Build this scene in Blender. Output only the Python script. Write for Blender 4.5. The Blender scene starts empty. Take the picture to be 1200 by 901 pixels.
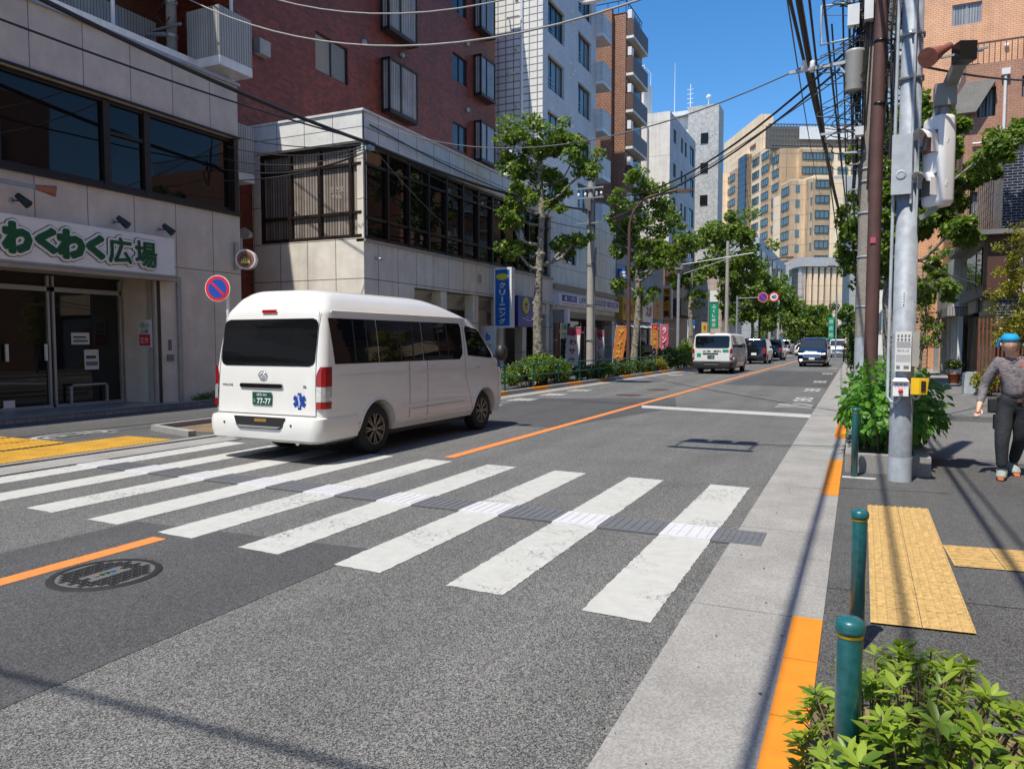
import bpy, bmesh, math, random
from math import sin, cos, pi, radians as R
from mathutils import Vector as V, Matrix, noise as mnoise
sc = bpy.context.scene
# ---------------------------------------------------------------- camera
F, CX, CY, CH, YAW, PIT = 867.0, 600.0, 450.5, 1.55, R(25), R(3.3)
cam = bpy.data.cameras.new('camera'); co = bpy.data.objects.new('camera', cam)
sc.collection.objects.link(co); sc.camera = co
cam.sensor_width = 36; cam.lens = 36*F/1200; cam.clip_end = 3000; cam.clip_start = .05
co.location = (0, 0, CH); co.rotation_euler = (pi/2-PIT, 0, YAW)
# ---------------------------------------------------------------- sky, sun, exposure
w = bpy.data.worlds.new('World'); sc.world = w; w.use_nodes = True
nt = w.node_tree; bg = nt.nodes['Background']
sky = nt.nodes.new('ShaderNodeTexSky'); sky.sky_type = 'NISHITA'; sky.sun_disc = False
SUN_EL = R(63); SDX, SDY = .27, 1.0            # direction the shadows run on the ground
_n = math.hypot(SDX, SDY); sd = V((SDX/_n*cos(SUN_EL), SDY/_n*cos(SUN_EL), -sin(SUN_EL)))
sky.sun_elevation = SUN_EL; sky.sun_rotation = math.atan2(-SDX, -SDY)
sky.air_density = 1.0; sky.dust_density = .25; sky.ozone_density = 3.2; sky.altitude = 300
hs = nt.nodes.new('ShaderNodeHueSaturation'); hs.inputs['Saturation'].default_value = 1.3; nt.links.new(sky.outputs[0], hs.inputs['Color']); nt.links.new(hs.outputs[0], bg.inputs[0]); bg.inputs[1].default_value = .15
sun = bpy.data.lights.new('sun', 'SUN'); so = bpy.data.objects.new('sun', sun); sc.collection.objects.link(so)
sun.energy = 4.3; sun.angle = R(.53); sun.color = (1, .94, .82)
so.rotation_euler = sd.to_track_quat('-Z', 'Y').to_euler(); so.location = (0, 0, 60)
sc.view_settings.view_transform = 'Standard'; sc.view_settings.look = 'None'; sc.view_settings.gamma = 1
sc.view_settings.exposure = .36
sc.cycles.max_bounces = 6; sc.cycles.transparent_max_bounces = 6; sc.cycles.caustics_reflective = False; sc.cycles.caustics_refractive = False
try: sc.cycles.use_denoising = True
except Exception: pass
random.seed(7)

# ---------------------------------------------------------------- measuring from the photograph (true distances)
_f = V((-sin(YAW)*cos(PIT), cos(YAW)*cos(PIT), -sin(PIT))); _r = V((cos(YAW), sin(YAW), 0)); _u = _r.cross(_f); _C = V((0, 0, CH))
def ray(x, y): return _f + _r*((x-CX)/F) - _u*((y-CY)/F)
def onG(x, y, z=0):
    d = ray(x, y); return _C + d*((z-CH)/d.z)
def onX(x, y, X):
    d = ray(x, y); return _C + d*(X/d.x)
def onY(x, y, Y):
    d = ray(x, y); return _C + d*(Y/d.y)

# ---------------------------------------------------------------- materials
M = {}
class NT:
    def __init__(s, name):
        s.m = bpy.data.materials.new(name); s.m.use_nodes = True; s.t = s.m.node_tree; s.b = s.t.nodes['Principled BSDF']
        M[name] = s.m
    def n(s, typ, **k):
        nd = s.t.nodes.new('ShaderNode'+typ)
        for a, b in k.items():
            if a in nd.inputs: nd.inputs[a].default_value = b
            else: setattr(nd, a, b)
        return nd
    def l(s, a, b): s.t.links.new(a, b)
    def set(s, **k):
        for a, b in k.items():
            nm = a.replace('_', ' ')
            s.b.inputs[nm].default_value = b
def c4(c): return (c[0], c[1], c[2], 1)
def mat(name, col, rough=.6, metal=0, var=.12, scale=3, bump=0, bscale=40, coat=0, spec=.5, streak=0):
    """one base colour, with soft uneven wear and optional fine bump and vertical rain streaks"""
    N = NT(name); N.set(Base_Color=c4(col), Roughness=rough, Metallic=metal, Coat_Weight=coat); N.b.inputs['Specular IOR Level'].default_value = spec
    tc = N.n('TexCoord')
    if var:
        no = N.n('TexNoise', Scale=scale, Detail=6.0, Roughness=.62); N.l(tc.outputs['Object'], no.inputs['Vector'])
        mr = N.n('MapRange'); mr.inputs['From Min'].default_value = .3; mr.inputs['From Max'].default_value = .7
        mr.inputs['To Min'].default_value = 1-var; mr.inputs['To Max'].default_value = 1+var
        N.l(no.outputs['Fac'], mr.inputs['Value'])
        last = mr.outputs[0]
        if streak:
            mp = N.n('Mapping'); mp.inputs['Scale'].default_value = (2.2, 2.2, .12); N.l(tc.outputs['Object'], mp.inputs[0])
            n2 = N.n('TexNoise', Scale=1.6, Detail=5.0, Roughness=.6); N.l(mp.outputs[0], n2.inputs['Vector'])
            m2 = N.n('MapRange'); m2.inputs['From Min'].default_value = .42; m2.inputs['From Max'].default_value = .75
            m2.inputs['To Min'].default_value = 1; m2.inputs['To Max'].default_value = 1-streak
            N.l(n2.outputs['Fac'], m2.inputs['Value'])
            mm = N.n('Math', operation='MULTIPLY'); N.l(last, mm.inputs[0]); N.l(m2.outputs[0], mm.inputs[1]); last = mm.outputs[0]
        mx = N.n('VectorMath', operation='SCALE'); mx.inputs[0].default_value = col[:3]
        N.l(last, mx.inputs['Scale']); N.l(mx.outputs[0], N.b.inputs['Base Color'])
    if bump:
        nb = N.n('TexNoise', Scale=bscale, Detail=4.0); N.l(tc.outputs['Object'], nb.inputs['Vector'])
        bp = N.n('Bump', Strength=bump, Distance=.01); N.l(nb.outputs['Fac'], bp.inputs['Height']); N.l(bp.outputs[0], N.b.inputs['Normal'])
    return N.m
def wall_uv(N):
    tc = N.n('TexCoord'); ge = N.n('NewGeometry')
    sp = N.n('SeparateXYZ'); N.l(tc.outputs['Object'], sp.inputs[0]); sn = N.n('SeparateXYZ'); N.l(ge.outputs['Normal'], sn.inputs[0])
    ab = N.n('Math', operation='ABSOLUTE'); N.l(sn.outputs[0], ab.inputs[0])
    gt = N.n('Math', operation='GREATER_THAN'); N.l(ab.outputs[0], gt.inputs[0]); gt.inputs[1].default_value = .6
    mx = N.n('Mix', data_type='FLOAT'); N.l(gt.outputs[0], mx.inputs[0]); N.l(sp.outputs[0], mx.inputs[2]); N.l(sp.outputs[1], mx.inputs[3])
    cb = N.n('CombineXYZ'); N.l(mx.outputs[0], cb.inputs[0]); N.l(sp.outputs[2], cb.inputs[1])
    return tc, cb.outputs[0]
def tiled(name, c1, c2, mort, bw, bh, ms=.01, rough=.6, off=.5, bias=0, bump=.3, var=.15, vscale=1.2, streak=.12, smooth=.1):
    """tiles, bricks or panels laid on walls"""
    N = NT(name); N.set(Roughness=rough)
    tc, uv = wall_uv(N)
    br = N.n('TexBrick', offset=off, offset_frequency=2, squash=1.0)
    for a, b in (('Color1', c4(c1)), ('Color2', c4(c2)), ('Mortar', c4(mort)), ('Scale', 1.0), ('Mortar Size', ms), ('Mortar Smooth', smooth), ('Bias', bias), ('Brick Width', bw), ('Row Height', bh)): br.inputs[a].default_value = b
    N.l(uv, br.inputs['Vector'])
    no = N.n('TexNoise', Scale=vscale, Detail=6.0, Roughness=.65); N.l(tc.outputs['Object'], no.inputs['Vector'])
    mr = N.n('MapRange'); mr.inputs['From Min'].default_value = .3; mr.inputs['From Max'].default_value = .7
    mr.inputs['To Min'].default_value = 1-var; mr.inputs['To Max'].default_value = 1+var*.6; N.l(no.outputs['Fac'], mr.inputs['Value'])
    mp = N.n('Mapping'); mp.inputs['Scale'].default_value = (1.8, 1.8, .1); N.l(tc.outputs['Object'], mp.inputs[0])
    n2 = N.n('TexNoise', Scale=1.6, Detail=5.0, Roughness=.6); N.l(mp.outputs[0], n2.inputs['Vector'])
    m2 = N.n('MapRange'); m2.inputs['From Min'].default_value = .45; m2.inputs['From Max'].default_value = .75
    m2.inputs['To Min'].default_value = 1; m2.inputs['To Max'].default_value = 1-streak; N.l(n2.outputs['Fac'], m2.inputs['Value'])
    mm = N.n('Math', operation='MULTIPLY'); N.l(mr.outputs[0], mm.inputs[0]); N.l(m2.outputs[0], mm.inputs[1])
    sc_ = N.n('VectorMath', operation='SCALE'); N.l(br.outputs['Color'], sc_.inputs[0]); N.l(mm.outputs[0], sc_.inputs['Scale'])
    N.l(sc_.outputs[0], N.b.inputs['Base Color'])
    if bump:
        bp = N.n('Bump', Strength=bump, Distance=.01, invert=True); N.l(br.outputs['Fac'], bp.inputs['Height']); N.l(bp.outputs[0], N.b.inputs['Normal'])
    return N.m
def asphalt(name, dark, light, grain=130, spots=.5, patch=.12):
    N = NT(name); N.set(Roughness=.85); tc = N.n('TexCoord')
    vo = N.n('TexVoronoi', Scale=grain, Randomness=1.0); N.l(tc.outputs['Object'], vo.inputs['Vector'])
    bw = N.n('RGBToBW'); N.l(vo.outputs['Color'], bw.inputs[0])
    cr = N.n('ValToRGB'); e = cr.color_ramp.elements
    e[0].position = .25; e[0].color = c4(dark); e[1].position = .55; e[1].color = c4([(a+b)/2*.92 for a, b in zip(dark, light)])
    x = e.new(.8); x.color = c4(light); N.l(bw.outputs[0], cr.inputs[0])
    n1 = N.n('TexNoise', Scale=.9, Detail=8.0, Roughness=.6); N.l(tc.outputs['Object'], n1.inputs['Vector'])
    mr = N.n('MapRange'); mr.inputs['From Min'].default_value = .3; mr.inputs['From Max'].default_value = .7
    mr.inputs['To Min'].default_value = 1-patch; mr.inputs['To Max'].default_value = 1+patch; N.l(n1.outputs['Fac'], mr.inputs['Value'])
    # fine dirt
    n3 = N.n('TexNoise', Scale=14.0, Detail=6.0, Roughness=.7); N.l(tc.outputs['Object'], n3.inputs['Vector'])
    m3 = N.n('MapRange'); m3.inputs['From Min'].default_value = .3; m3.inputs['From Max'].default_value = .75
    m3.inputs['To Min'].default_value = .86; m3.inputs['To Max'].default_value = 1.12; N.l(n3.outputs['Fac'], m3.inputs['Value'])
    mm = N.n('Math', operation='MULTIPLY'); N.l(mr.outputs[0], mm.inputs[0]); N.l(m3.outputs[0], mm.inputs[1])
    s_ = N.n('VectorMath', operation='SCALE'); N.l(cr.outputs[0], s_.inputs[0]); N.l(mm.outputs[0], s_.inputs['Scale']); N.l(s_.outputs[0], N.b.inputs['Base Color'])
    # long polished wheel tracks and a few sealed cracks
    mp = N.n('Mapping'); mp.inputs['Scale'].default_value = (1.1, .045, 1); N.l(tc.outputs['Object'], mp.inputs[0])
    n5 = N.n('TexNoise', Scale=1.4, Detail=4.0, Roughness=.55); N.l(mp.outputs[0], n5.inputs['Vector'])
    m5 = N.n('MapRange'); m5.inputs['From Min'].default_value = .35; m5.inputs['From Max'].default_value = .65; m5.inputs['To Min'].default_value = .88; m5.inputs['To Max'].default_value = 1.10; N.l(n5.outputs['Fac'], m5.inputs['Value'])
    m6 = N.n('Math', operation='MULTIPLY'); N.l(mm.outputs[0], m6.inputs[0]); N.l(m5.outputs[0], m6.inputs[1])
    v2 = N.n('TexVoronoi', Scale=.33, feature='DISTANCE_TO_EDGE', Randomness=1.0); wv = N.n('VectorMath', operation='SCALE'); N.l(n3.outputs['Color'], wv.inputs[0]); wv.inputs['Scale'].default_value = .6
    wa = N.n('VectorMath', operation='ADD'); N.l(tc.outputs['Object'], wa.inputs[0]); N.l(wv.outputs[0], wa.inputs[1]); N.l(wa.outputs[0], v2.inputs['Vector'])
    c7 = N.n('MapRange'); c7.inputs['From Min'].default_value = 0; c7.inputs['From Max'].default_value = .0035; c7.inputs['To Min'].default_value = .55; c7.inputs['To Max'].default_value = 1; N.l(v2.outputs['Distance'], c7.inputs['Value'])
    m8 = N.n('Math', operation='MULTIPLY'); N.l(m6.outputs[0], m8.inputs[0]); N.l(c7.outputs[0], m8.inputs[1]); N.l(m8.outputs[0], s_.inputs['Scale'])
    bp = N.n('Bump', Strength=.55, Distance=.006); N.l(vo.outputs['Distance'], bp.inputs['Height']); N.l(bp.outputs[0], N.b.inputs['Normal'])
    return N.m
def paint(name, col, under, wear=.35, scale=28):
    """road paint worn through in cracks and flecks"""
    N = NT(name); N.set(Roughness=.7); tc = N.n('TexCoord')
    vo = N.n('TexVoronoi', Scale=3.4, feature='DISTANCE_TO_EDGE', Randomness=1.0)
    nz = N.n('TexNoise', Scale=6.0, Detail=5.0); N.l(tc.outputs['Object'], nz.inputs['Vector'])
    ad = N.n('VectorMath', operation='ADD'); sc1 = N.n('VectorMath', operation='SCALE'); N.l(nz.outputs['Color'], sc1.inputs[0]); sc1.inputs['Scale'].default_value = .35
    N.l(tc.outputs['Object'], ad.inputs[0]); N.l(sc1.outputs[0], ad.inputs[1]); N.l(ad.outputs[0], vo.inputs['Vector'])
    cr = N.n('MapRange'); cr.inputs['From Min'].default_value = .0; cr.inputs['From Max'].default_value = .012; cr.inputs['To Min'].default_value = 1; cr.inputs['To Max'].default_value = 0
    N.l(vo.outputs['Distance'], cr.inputs['Value'])
    n2 = N.n('TexNoise', Scale=scale, Detail=7.0, Roughness=.7); N.l(tc.outputs['Object'], n2.inputs['Vector'])
    n3 = N.n('TexNoise', Scale=1.3, Detail=3.0); N.l(tc.outputs['Object'], n3.inputs['Vector'])
    m3 = N.n('MapRange'); m3.inputs['From Min'].default_value = .35; m3.inputs['From Max'].default_value = .65; m3.inputs['To Min'].default_value = .02; m3.inputs['To Max'].default_value = .18*wear*2; N.l(n3.outputs['Fac'], m3.inputs['Value'])
    sm = N.n('Math', operation='ADD'); N.l(n2.outputs['Fac'], sm.inputs[0]); N.l(m3.outputs[0], sm.inputs[1])
    m2 = N.n('MapRange'); m2.inputs['From Min'].default_value = .76; m2.inputs['From Max'].default_value = .80; N.l(sm.outputs[0], m2.inputs['Value'])
    mk = N.n('Math', operation='MULTIPLY'); N.l(cr.outputs[0], mk.inputs[0]); 
    g = N.n('MapRange'); g.inputs['From Min'].default_value = .48; g.inputs['From Max'].default_value = .56; N.l(n3.outputs['Fac'], g.inputs['Value']); N.l(g.outputs[0], mk.inputs[1])
    mxx = N.n('Math', operation='MAXIMUM'); N.l(mk.outputs[0], mxx.inputs[0]); N.l(m2.outputs[0], mxx.inputs[1])
    n4 = N.n('TexNoise', Scale=9.0, Detail=6.0, Roughness=.7); N.l(tc.outputs['Object'], n4.inputs['Vector'])
    m4 = N.n('MapRange'); m4.inputs['From Min'].default_value = .3; m4.inputs['From Max'].default_value = .7; m4.inputs['To Min'].default_value = .86; m4.inputs['To Max'].default_value = 1.04; N.l(n4.outputs['Fac'], m4.inputs['Value'])
    s_ = N.n('VectorMath', operation='SCALE'); s_.inputs[0].default_value = col; N.l(m4.outputs[0], s_.inputs['Scale'])
    mx = N.n('Mix', data_type='RGBA'); N.l(mxx.outputs[0], mx.inputs[0]); N.l(s_.outputs[0], mx.inputs[6]); mx.inputs[7].default_value = c4(under); N.l(mx.outputs[2], N.b.inputs['Base Color'])
    bp = N.n('Bump', Strength=.3, Distance=.004, invert=True); N.l(mxx.outputs[0], bp.inputs['Height']); N.l(bp.outputs[0], N.b.inputs['Normal'])
    return N.m
def glass(name, col=(.012, .014, .016), rough=.03, wob=.0, spec=.55):
    N = NT(name); N.set(Base_Color=c4(col), Roughness=rough, IOR=1.6); N.b.inputs['Specular IOR Level'].default_value = spec
    if wob:
        tc = N.n('TexCoord'); nb = N.n('TexNoise', Scale=1.3, Detail=1.0); N.l(tc.outputs['Object'], nb.inputs['Vector'])
        bp = N.n('Bump', Strength=wob, Distance=.02); N.l(nb.outputs['Fac'], bp.inputs['Height']); N.l(bp.outputs[0], N.b.inputs['Normal'])
    return N.m
def leafmat(name, c1, c2, tr=.3):
    N = NT(name); N.set(Roughness=.42); N.b.inputs['Specular IOR Level'].default_value = .45
    oi = N.n('NewGeometry'); cr = N.n('ValToRGB'); e = cr.color_ramp.elements; e[0].color = c4(c1); e[1].color = c4(c2)
    N.l(oi.outputs['Random Per Island'], cr.inputs[0]); N.l(cr.outputs[0], N.b.inputs['Base Color'])
    tl = N.n('BsdfTranslucent'); sc_ = N.n('VectorMath', operation='MULTIPLY'); N.l(cr.outputs[0], sc_.inputs[0]); sc_.inputs[1].default_value = (1.5, 1.7, .6); N.l(sc_.outputs[0], tl.inputs[0])
    mx = N.n('MixShader'); mx.inputs[0].default_value = tr; N.l(N.b.outputs[0], mx.inputs[1]); N.l(tl.outputs[0], mx.inputs[2])
    out = [n for n in N.t.nodes if n.type == 'OUTPUT_MATERIAL'][0]; N.l(mx.outputs[0], out.inputs[0])
    return N.m
def barkmat(name, a, b, scale=7):
    N = NT(name); N.set(Roughness=.85); tc = N.n('TexCoord')
    vo = N.n('TexNoise', Scale=scale, Detail=3.0, Roughness=.5, Distortion=.6); N.l(tc.outputs['Object'], vo.inputs['Vector'])
    cr = N.n('ValToRGB'); e = cr.color_ramp.elements; e[0].position = .42; e[0].color = c4(a); e[1].position = .52; e[1].color = c4(b); x = e.new(.6); x.color = c4([.75*q for q in b])
    N.l(vo.outputs['Fac'], cr.inputs[0]); N.l(cr.outputs[0], N.b.inputs['Base Color'])
    bp = N.n('Bump', Strength=.6, Distance=.02); N.l(vo.outputs['Fac'], bp.inputs['Height']); N.l(bp.outputs[0], N.b.inputs['Normal'])
    return N.m

# ---------------------------------------------------------------- mesh building
COL = sc.collection
class MB:
    def __init__(s): s.v = []; s.f = []; s.mi = []; s.sm = []
    def add(s, vs, fs, mi=0, smooth=False):
        o = len(s.v); s.v += [tuple(v) for v in vs]; s.f += [tuple(i+o for i in f) for f in fs]; s.mi += [mi]*len(fs); s.sm += [smooth]*len(fs)
    def box(s, x0, x1, y0, y1, z0, z1, mi=0):
        if x0 > x1: x0, x1 = x1, x0
        if y0 > y1: y0, y1 = y1, y0
        if z0 > z1: z0, z1 = z1, z0
        s.add([(x0,y0,z0),(x1,y0,z0),(x1,y1,z0),(x0,y1,z0),(x0,y0,z1),(x1,y0,z1),(x1,y1,z1),(x0,y1,z1)],
              [(0,3,2,1),(4,5,6,7),(0,1,5,4),(1,2,6,5),(2,3,7,6),(3,0,4,7)], mi)
    def obox(s, c, ax, ay, az, mi=0):
        """box from centre and three half-axis vectors"""
        c, ax, ay, az = V(c), V(ax), V(ay), V(az)
        vs = [c+i*ax+j*ay+k*az for k in (-1, 1) for j in (-1, 1) for i in (-1, 1)]
        s.add(vs, [(0,2,3,1),(4,5,7,6),(0,1,5,4),(1,3,7,5),(3,2,6,7),(2,0,4,6)], mi)
    def bar(s, p, q, w, h=None, mi=0, up=(0, 0, 1)):
        p, q = V(p), V(q); h = h or w; d = q-p; L = d.length; d.normalize(); u = V(up)
        if abs(d.dot(u)) > .95: u = V((0, 1, 0))
        a = d.cross(u).normalized(); b = a.cross(d).normalized()
        s.obox((p+q)/2, d*L/2, a*w/2, b*h/2, mi)
    def quad(s, a, b, c, d, mi=0): s.add([a, b, c, d], [(0, 1, 2, 3)], mi)
    def tube(s, pts, r, seg=10, mi=0, cap=True, smooth=True):
        pts = [V(p) for p in pts]; n = len(pts); rs = r if isinstance(r, (list, tuple)) else [r]*n
        vs = []; prev = None
        for i, p in enumerate(pts):
            d = (pts[min(i+1, n-1)]-pts[max(i-1, 0)]).normalized()
            if prev is None:
                u = V((0, 0, 1)) if abs(d.z) < .9 else V((1, 0, 0)); a = d.cross(u).normalized()
            else:
                a = (prev-d*prev.dot(d)).normalized()
            prev = a; b = d.cross(a)
            for k in range(seg): t = 2*pi*k/seg; vs.append(p+(a*cos(t)+b*sin(t))*rs[i])
        fs = [(i*seg+k, i*seg+(k+1) % seg, (i+1)*seg+(k+1) % seg, (i+1)*seg+k) for i in range(n-1) for k in range(seg)]
        s.add(vs, fs, mi, smooth)
        if cap:
            s.add(vs[:seg], [tuple(range(seg))[::-1]], mi); s.add(vs[-seg:], [tuple(range(seg))], mi)
    def cyl(s, p, q, r, r2=None, seg=16, mi=0, smooth=True): s.tube([p, q], [r, r if r2 is None else r2], seg, mi, True, smooth)
    def lathe(s, prof, c=(0, 0, 0), axis='z', seg=20, mi=0, smooth=True):
        vs = []
        for (r, h) in prof:
            for k in range(seg):
                t = 2*pi*k/seg; a, b = r*cos(t), r*sin(t)
                p = (a, b, h) if axis == 'z' else ((h, a, b) if axis == 'x' else (b, h, a))
                vs.append((p[0]+c[0], p[1]+c[1], p[2]+c[2]))
        n = len(prof)
        fs = [(i*seg+k, i*seg+(k+1) % seg, (i+1)*seg+(k+1) % seg, (i+1)*seg+k) for i in range(n-1) for k in range(seg)]
        s.add(vs, fs, mi, smooth)
    def prism(s, poly, o, ax, ay, depth, mi=0):
        """polygon (u,v) extruded by vector depth"""
        o, ax, ay, depth = V(o), V(ax), V(ay), V(depth); n = len(poly)
        a = [o+ax*u+ay*v for u, v in poly]; b = [p+depth for p in a]
        s.add(a+b, [tuple(range(n))[::-1], tuple(range(n, 2*n))]+[(i, (i+1) % n, n+(i+1) % n, n+i) for i in range(n)], mi)
    def wall(s, o, u, n, W, H, holes=(), depth=.15, mi=0, rmi=None, cols=None):
        """wall sheet facing n, u along it, z up, with window holes (u0,u1,z0,z1) and reveals going in by depth"""
        o, u, n = V(o), V(u).normalized(), V(n).normalized(); z = V((0, 0, 1)); rmi = mi if rmi is None else rmi
        us = sorted({0, W, *[h[0] for h in holes], *[h[1] for h in holes]}); zs = sorted({0, H, *[h[2] for h in holes], *[h[3] for h in holes]})
        for i in range(len(us)-1):
            j = 0
            while j < len(zs)-1:
                um = (us[i]+us[i+1])/2
                def hole(j): zm = (zs[j]+zs[j+1])/2; return any(h[0] < um < h[1] and h[2] < zm < h[3] for h in holes)
                if hole(j): j += 1; continue
                k = j
                while k+1 < len(zs)-1 and not hole(k+1): k += 1
                a, b, c, d = o+u*us[i]+z*zs[j], o+u*us[i+1]+z*zs[j], o+u*us[i+1]+z*zs[k+1], o+u*us[i]+z*zs[k+1]
                s.add([a, b, c, d], [(0, 1, 2, 3) if (b-a).cross(z).dot(n) > 0 else (3, 2, 1, 0)], mi)
                j = k+1
        for h in holes:
            p = [o+u*h[0]+z*h[2], o+u*h[1]+z*h[2], o+u*h[1]+z*h[3], o+u*h[0]+z*h[3]]
            for i in range(4):
                a, b = p[i], p[(i+1) % 4]; s.add([a, b, b-n*depth, a-n*depth], [(0, 1, 2, 3)], rmi)
    def text(s, body, o, ax, ay, h, depth=.01, mi=0, align='CENTER', stretch=1, bold=0, width=None, bevel=0, dilate=0):
        """lettering standing on a surface: o = centre, ax = reading direction, ay = up"""
        cu = bpy.data.curves.new('lettering', 'FONT'); cu.body = body; cu.size = 1; cu.align_x = align; cu.align_y = 'CENTER'; cu.offset = bold; cu.resolution_u = 2; cu.bevel_depth = bevel; cu.bevel_resolution = 2
        ob = bpy.data.objects.new('lettering', cu); COL.objects.link(ob); dg = bpy.context.evaluated_depsgraph_get()
        me = bpy.data.meshes.new_from_object(ob.evaluated_get(dg)); COL.objects.unlink(ob); bpy.data.objects.remove(ob)
        if len(me.vertices):
            xs = [v.co.x for v in me.vertices]; ys = [v.co.y for v in me.vertices]
            cx, cy = (min(xs)+max(xs))/2, (min(ys)+max(ys))/2; hh = max(ys)-min(ys)
            k = h/hh if hh else h; kx = (width/(max(xs)-min(xs)) if width else k*stretch)
            ax, ay, o = V(ax).normalized(), V(ay).normalized(), V(o); n = ax.cross(ay)
            P2 = [((v.co.x-cx)*kx, (v.co.y-cy)*k) for v in me.vertices]
            s.add([o+ax*a+ay*b+n*depth for a, b in P2], [tuple(p.vertices) for p in me.polygons], mi)
            if dilate:      # thicken with a round brush run along the outline
                cnt = {}
                for p in me.polygons:
                    for e in p.edge_keys: cnt[e] = cnt.get(e, 0)+1
                pts = {}
                for (i, j), c_ in cnt.items():
                    if c_ != 1: continue
                    a, b = P2[i], P2[j]; L = math.hypot(a[0]-b[0], a[1]-b[1]); q = max(1, int(L/(dilate*.35)))
                    for t in range(q+1): x, y = a[0]+(b[0]-a[0])*t/q, a[1]+(b[1]-a[1])*t/q; pts[(round(x/(dilate*.3)), round(y/(dilate*.3)))] = (x, y)
                for i, (x, y) in enumerate(pts.values()):
                    s.add([o+ax*(x+dilate*cos(2*pi*t/14))+ay*(y+dilate*sin(2*pi*t/14))+n*(depth+.0008+i*4e-5) for t in range(14)], [tuple(range(14))], mi)
        bpy.data.meshes.remove(me)
    def mesh(s, name, mats, off=(0, 0, 0), sharp=None):
        me = bpy.data.meshes.new(name); o = V(off)
        me.from_pydata([(v[0]-o[0], v[1]-o[1], v[2]-o[2]) for v in s.v], [], s.f)
        for m in (mats if isinstance(mats, (list, tuple)) else [mats]): me.materials.append(M[m] if isinstance(m, str) else m)
        me.polygons.foreach_set('material_index', s.mi); me.polygons.foreach_set('use_smooth', s.sm)
        if sharp: me.set_sharp_from_angle(angle=R(sharp))
        me.update(); return me
def origin(o):
    t = V((0, 0, 0))
    while o: t = t+o.location; o = o.parent
    return t
def tag(o, label=None, cat=None, group=None, kind=None):
    if label: o['label'] = label
    if cat: o['category'] = cat
    if group: o['group'] = group
    if kind: o['kind'] = kind
    return o
def thing(name, loc, label, cat, group=None):
    o = bpy.data.objects.new(name, None); o.empty_display_size = .2; COL.objects.link(o); o.location = loc
    return tag(o, label, cat, group)
def part(name, mb, mats, parent, label=None, kind=None, sharp=None, loc=None):
    """mb is in world coordinates (parents are not rotated while building)"""
    L = V(loc) if loc else V((0, 0, 0)); base = origin(parent)
    me = mb.mesh(name, mats, base+L, sharp); o = bpy.data.objects.new(name, me); COL.objects.link(o); o.parent = parent; o.location = L
    return tag(o, label, None, None, kind)
def single(name, mb, mats, label, cat, group=None, loc=(0, 0, 0), sharp=None):
    o = bpy.data.objects.new(name, mb.mesh(name, mats, loc, sharp)); COL.objects.link(o); o.location = loc
    return tag(o, label, cat, group)
def struct(name, mb, mats):
    o = bpy.data.objects.new(name, mb.mesh(name, mats)); COL.objects.link(o); o['kind'] = 'structure'; return o
def copy_tree(o, parent=None):
    c = o.copy(); COL.objects.link(c); c.parent = parent
    for ch in [x for x in o.children]: copy_tree(ch, c)
    return c
def inst(name, me, parent, loc, rz=0, label=None):
    o = bpy.data.objects.new(name, me); COL.objects.link(o); o.parent = parent; o.location = V(loc)-(origin(parent) if parent else V((0, 0, 0))); o.rotation_euler[2] = rz
    if label: o['label'] = label
    return o
_wc = {}
def window(parent, o, u, n, rect, depth=.12, panes=2, fw=.05, gl='glass_window', fr='frame_dark', name='window', far=False, sash=None):
    """one window set back in a wall hole: pane mesh with its frame as a sub-part"""
    o, u, n = V(o), V(u).normalized(), V(n).normalized(); W, H = rect[1]-rect[0], rect[3]-rect[2]
    key = (round(W, 2), round(H, 2), panes, fw, gl, fr, far)
    if key not in _wc:
        a = MB(); a.box(-W/2+.004, W/2-.004, -.01, .02, .004, H-.004)
        b = MB(); e = .003
        b.box(-W/2+e, W/2-e, -.05, .018, e, fw); b.box(-W/2+e, W/2-e, -.05, .018, H-fw, H-e)
        for k in range(panes+1):
            x = -W/2+e+(W-2*e-fw)*k/panes; b.box(x, x+fw, -.045, .017, fw, H-fw)
        if far:
            a.v += []; o2 = len(a.v); a.v += b.v; a.f += [tuple(i+o2 for i in f) for f in b.f]; a.mi += [1]*len(b.f); a.sm += b.sm
            _wc[key] = (a.mesh('window', [gl, fr]), None)
        else: _wc[key] = (a.mesh('window_pane', [gl]), b.mesh('window_frame', [fr]))
    p = o+u*((rect[0]+rect[1])/2)+V((0, 0, rect[2]))-n*depth
    rz = math.atan2(n.x, -n.y)
    w_ = inst(name, _wc[key][0], parent, p, rz)
    if _wc[key][1]:
        f_ = bpy.data.objects.new('window_frame', _wc[key][1]); COL.objects.link(f_); f_.parent = w_
    return w_
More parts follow.
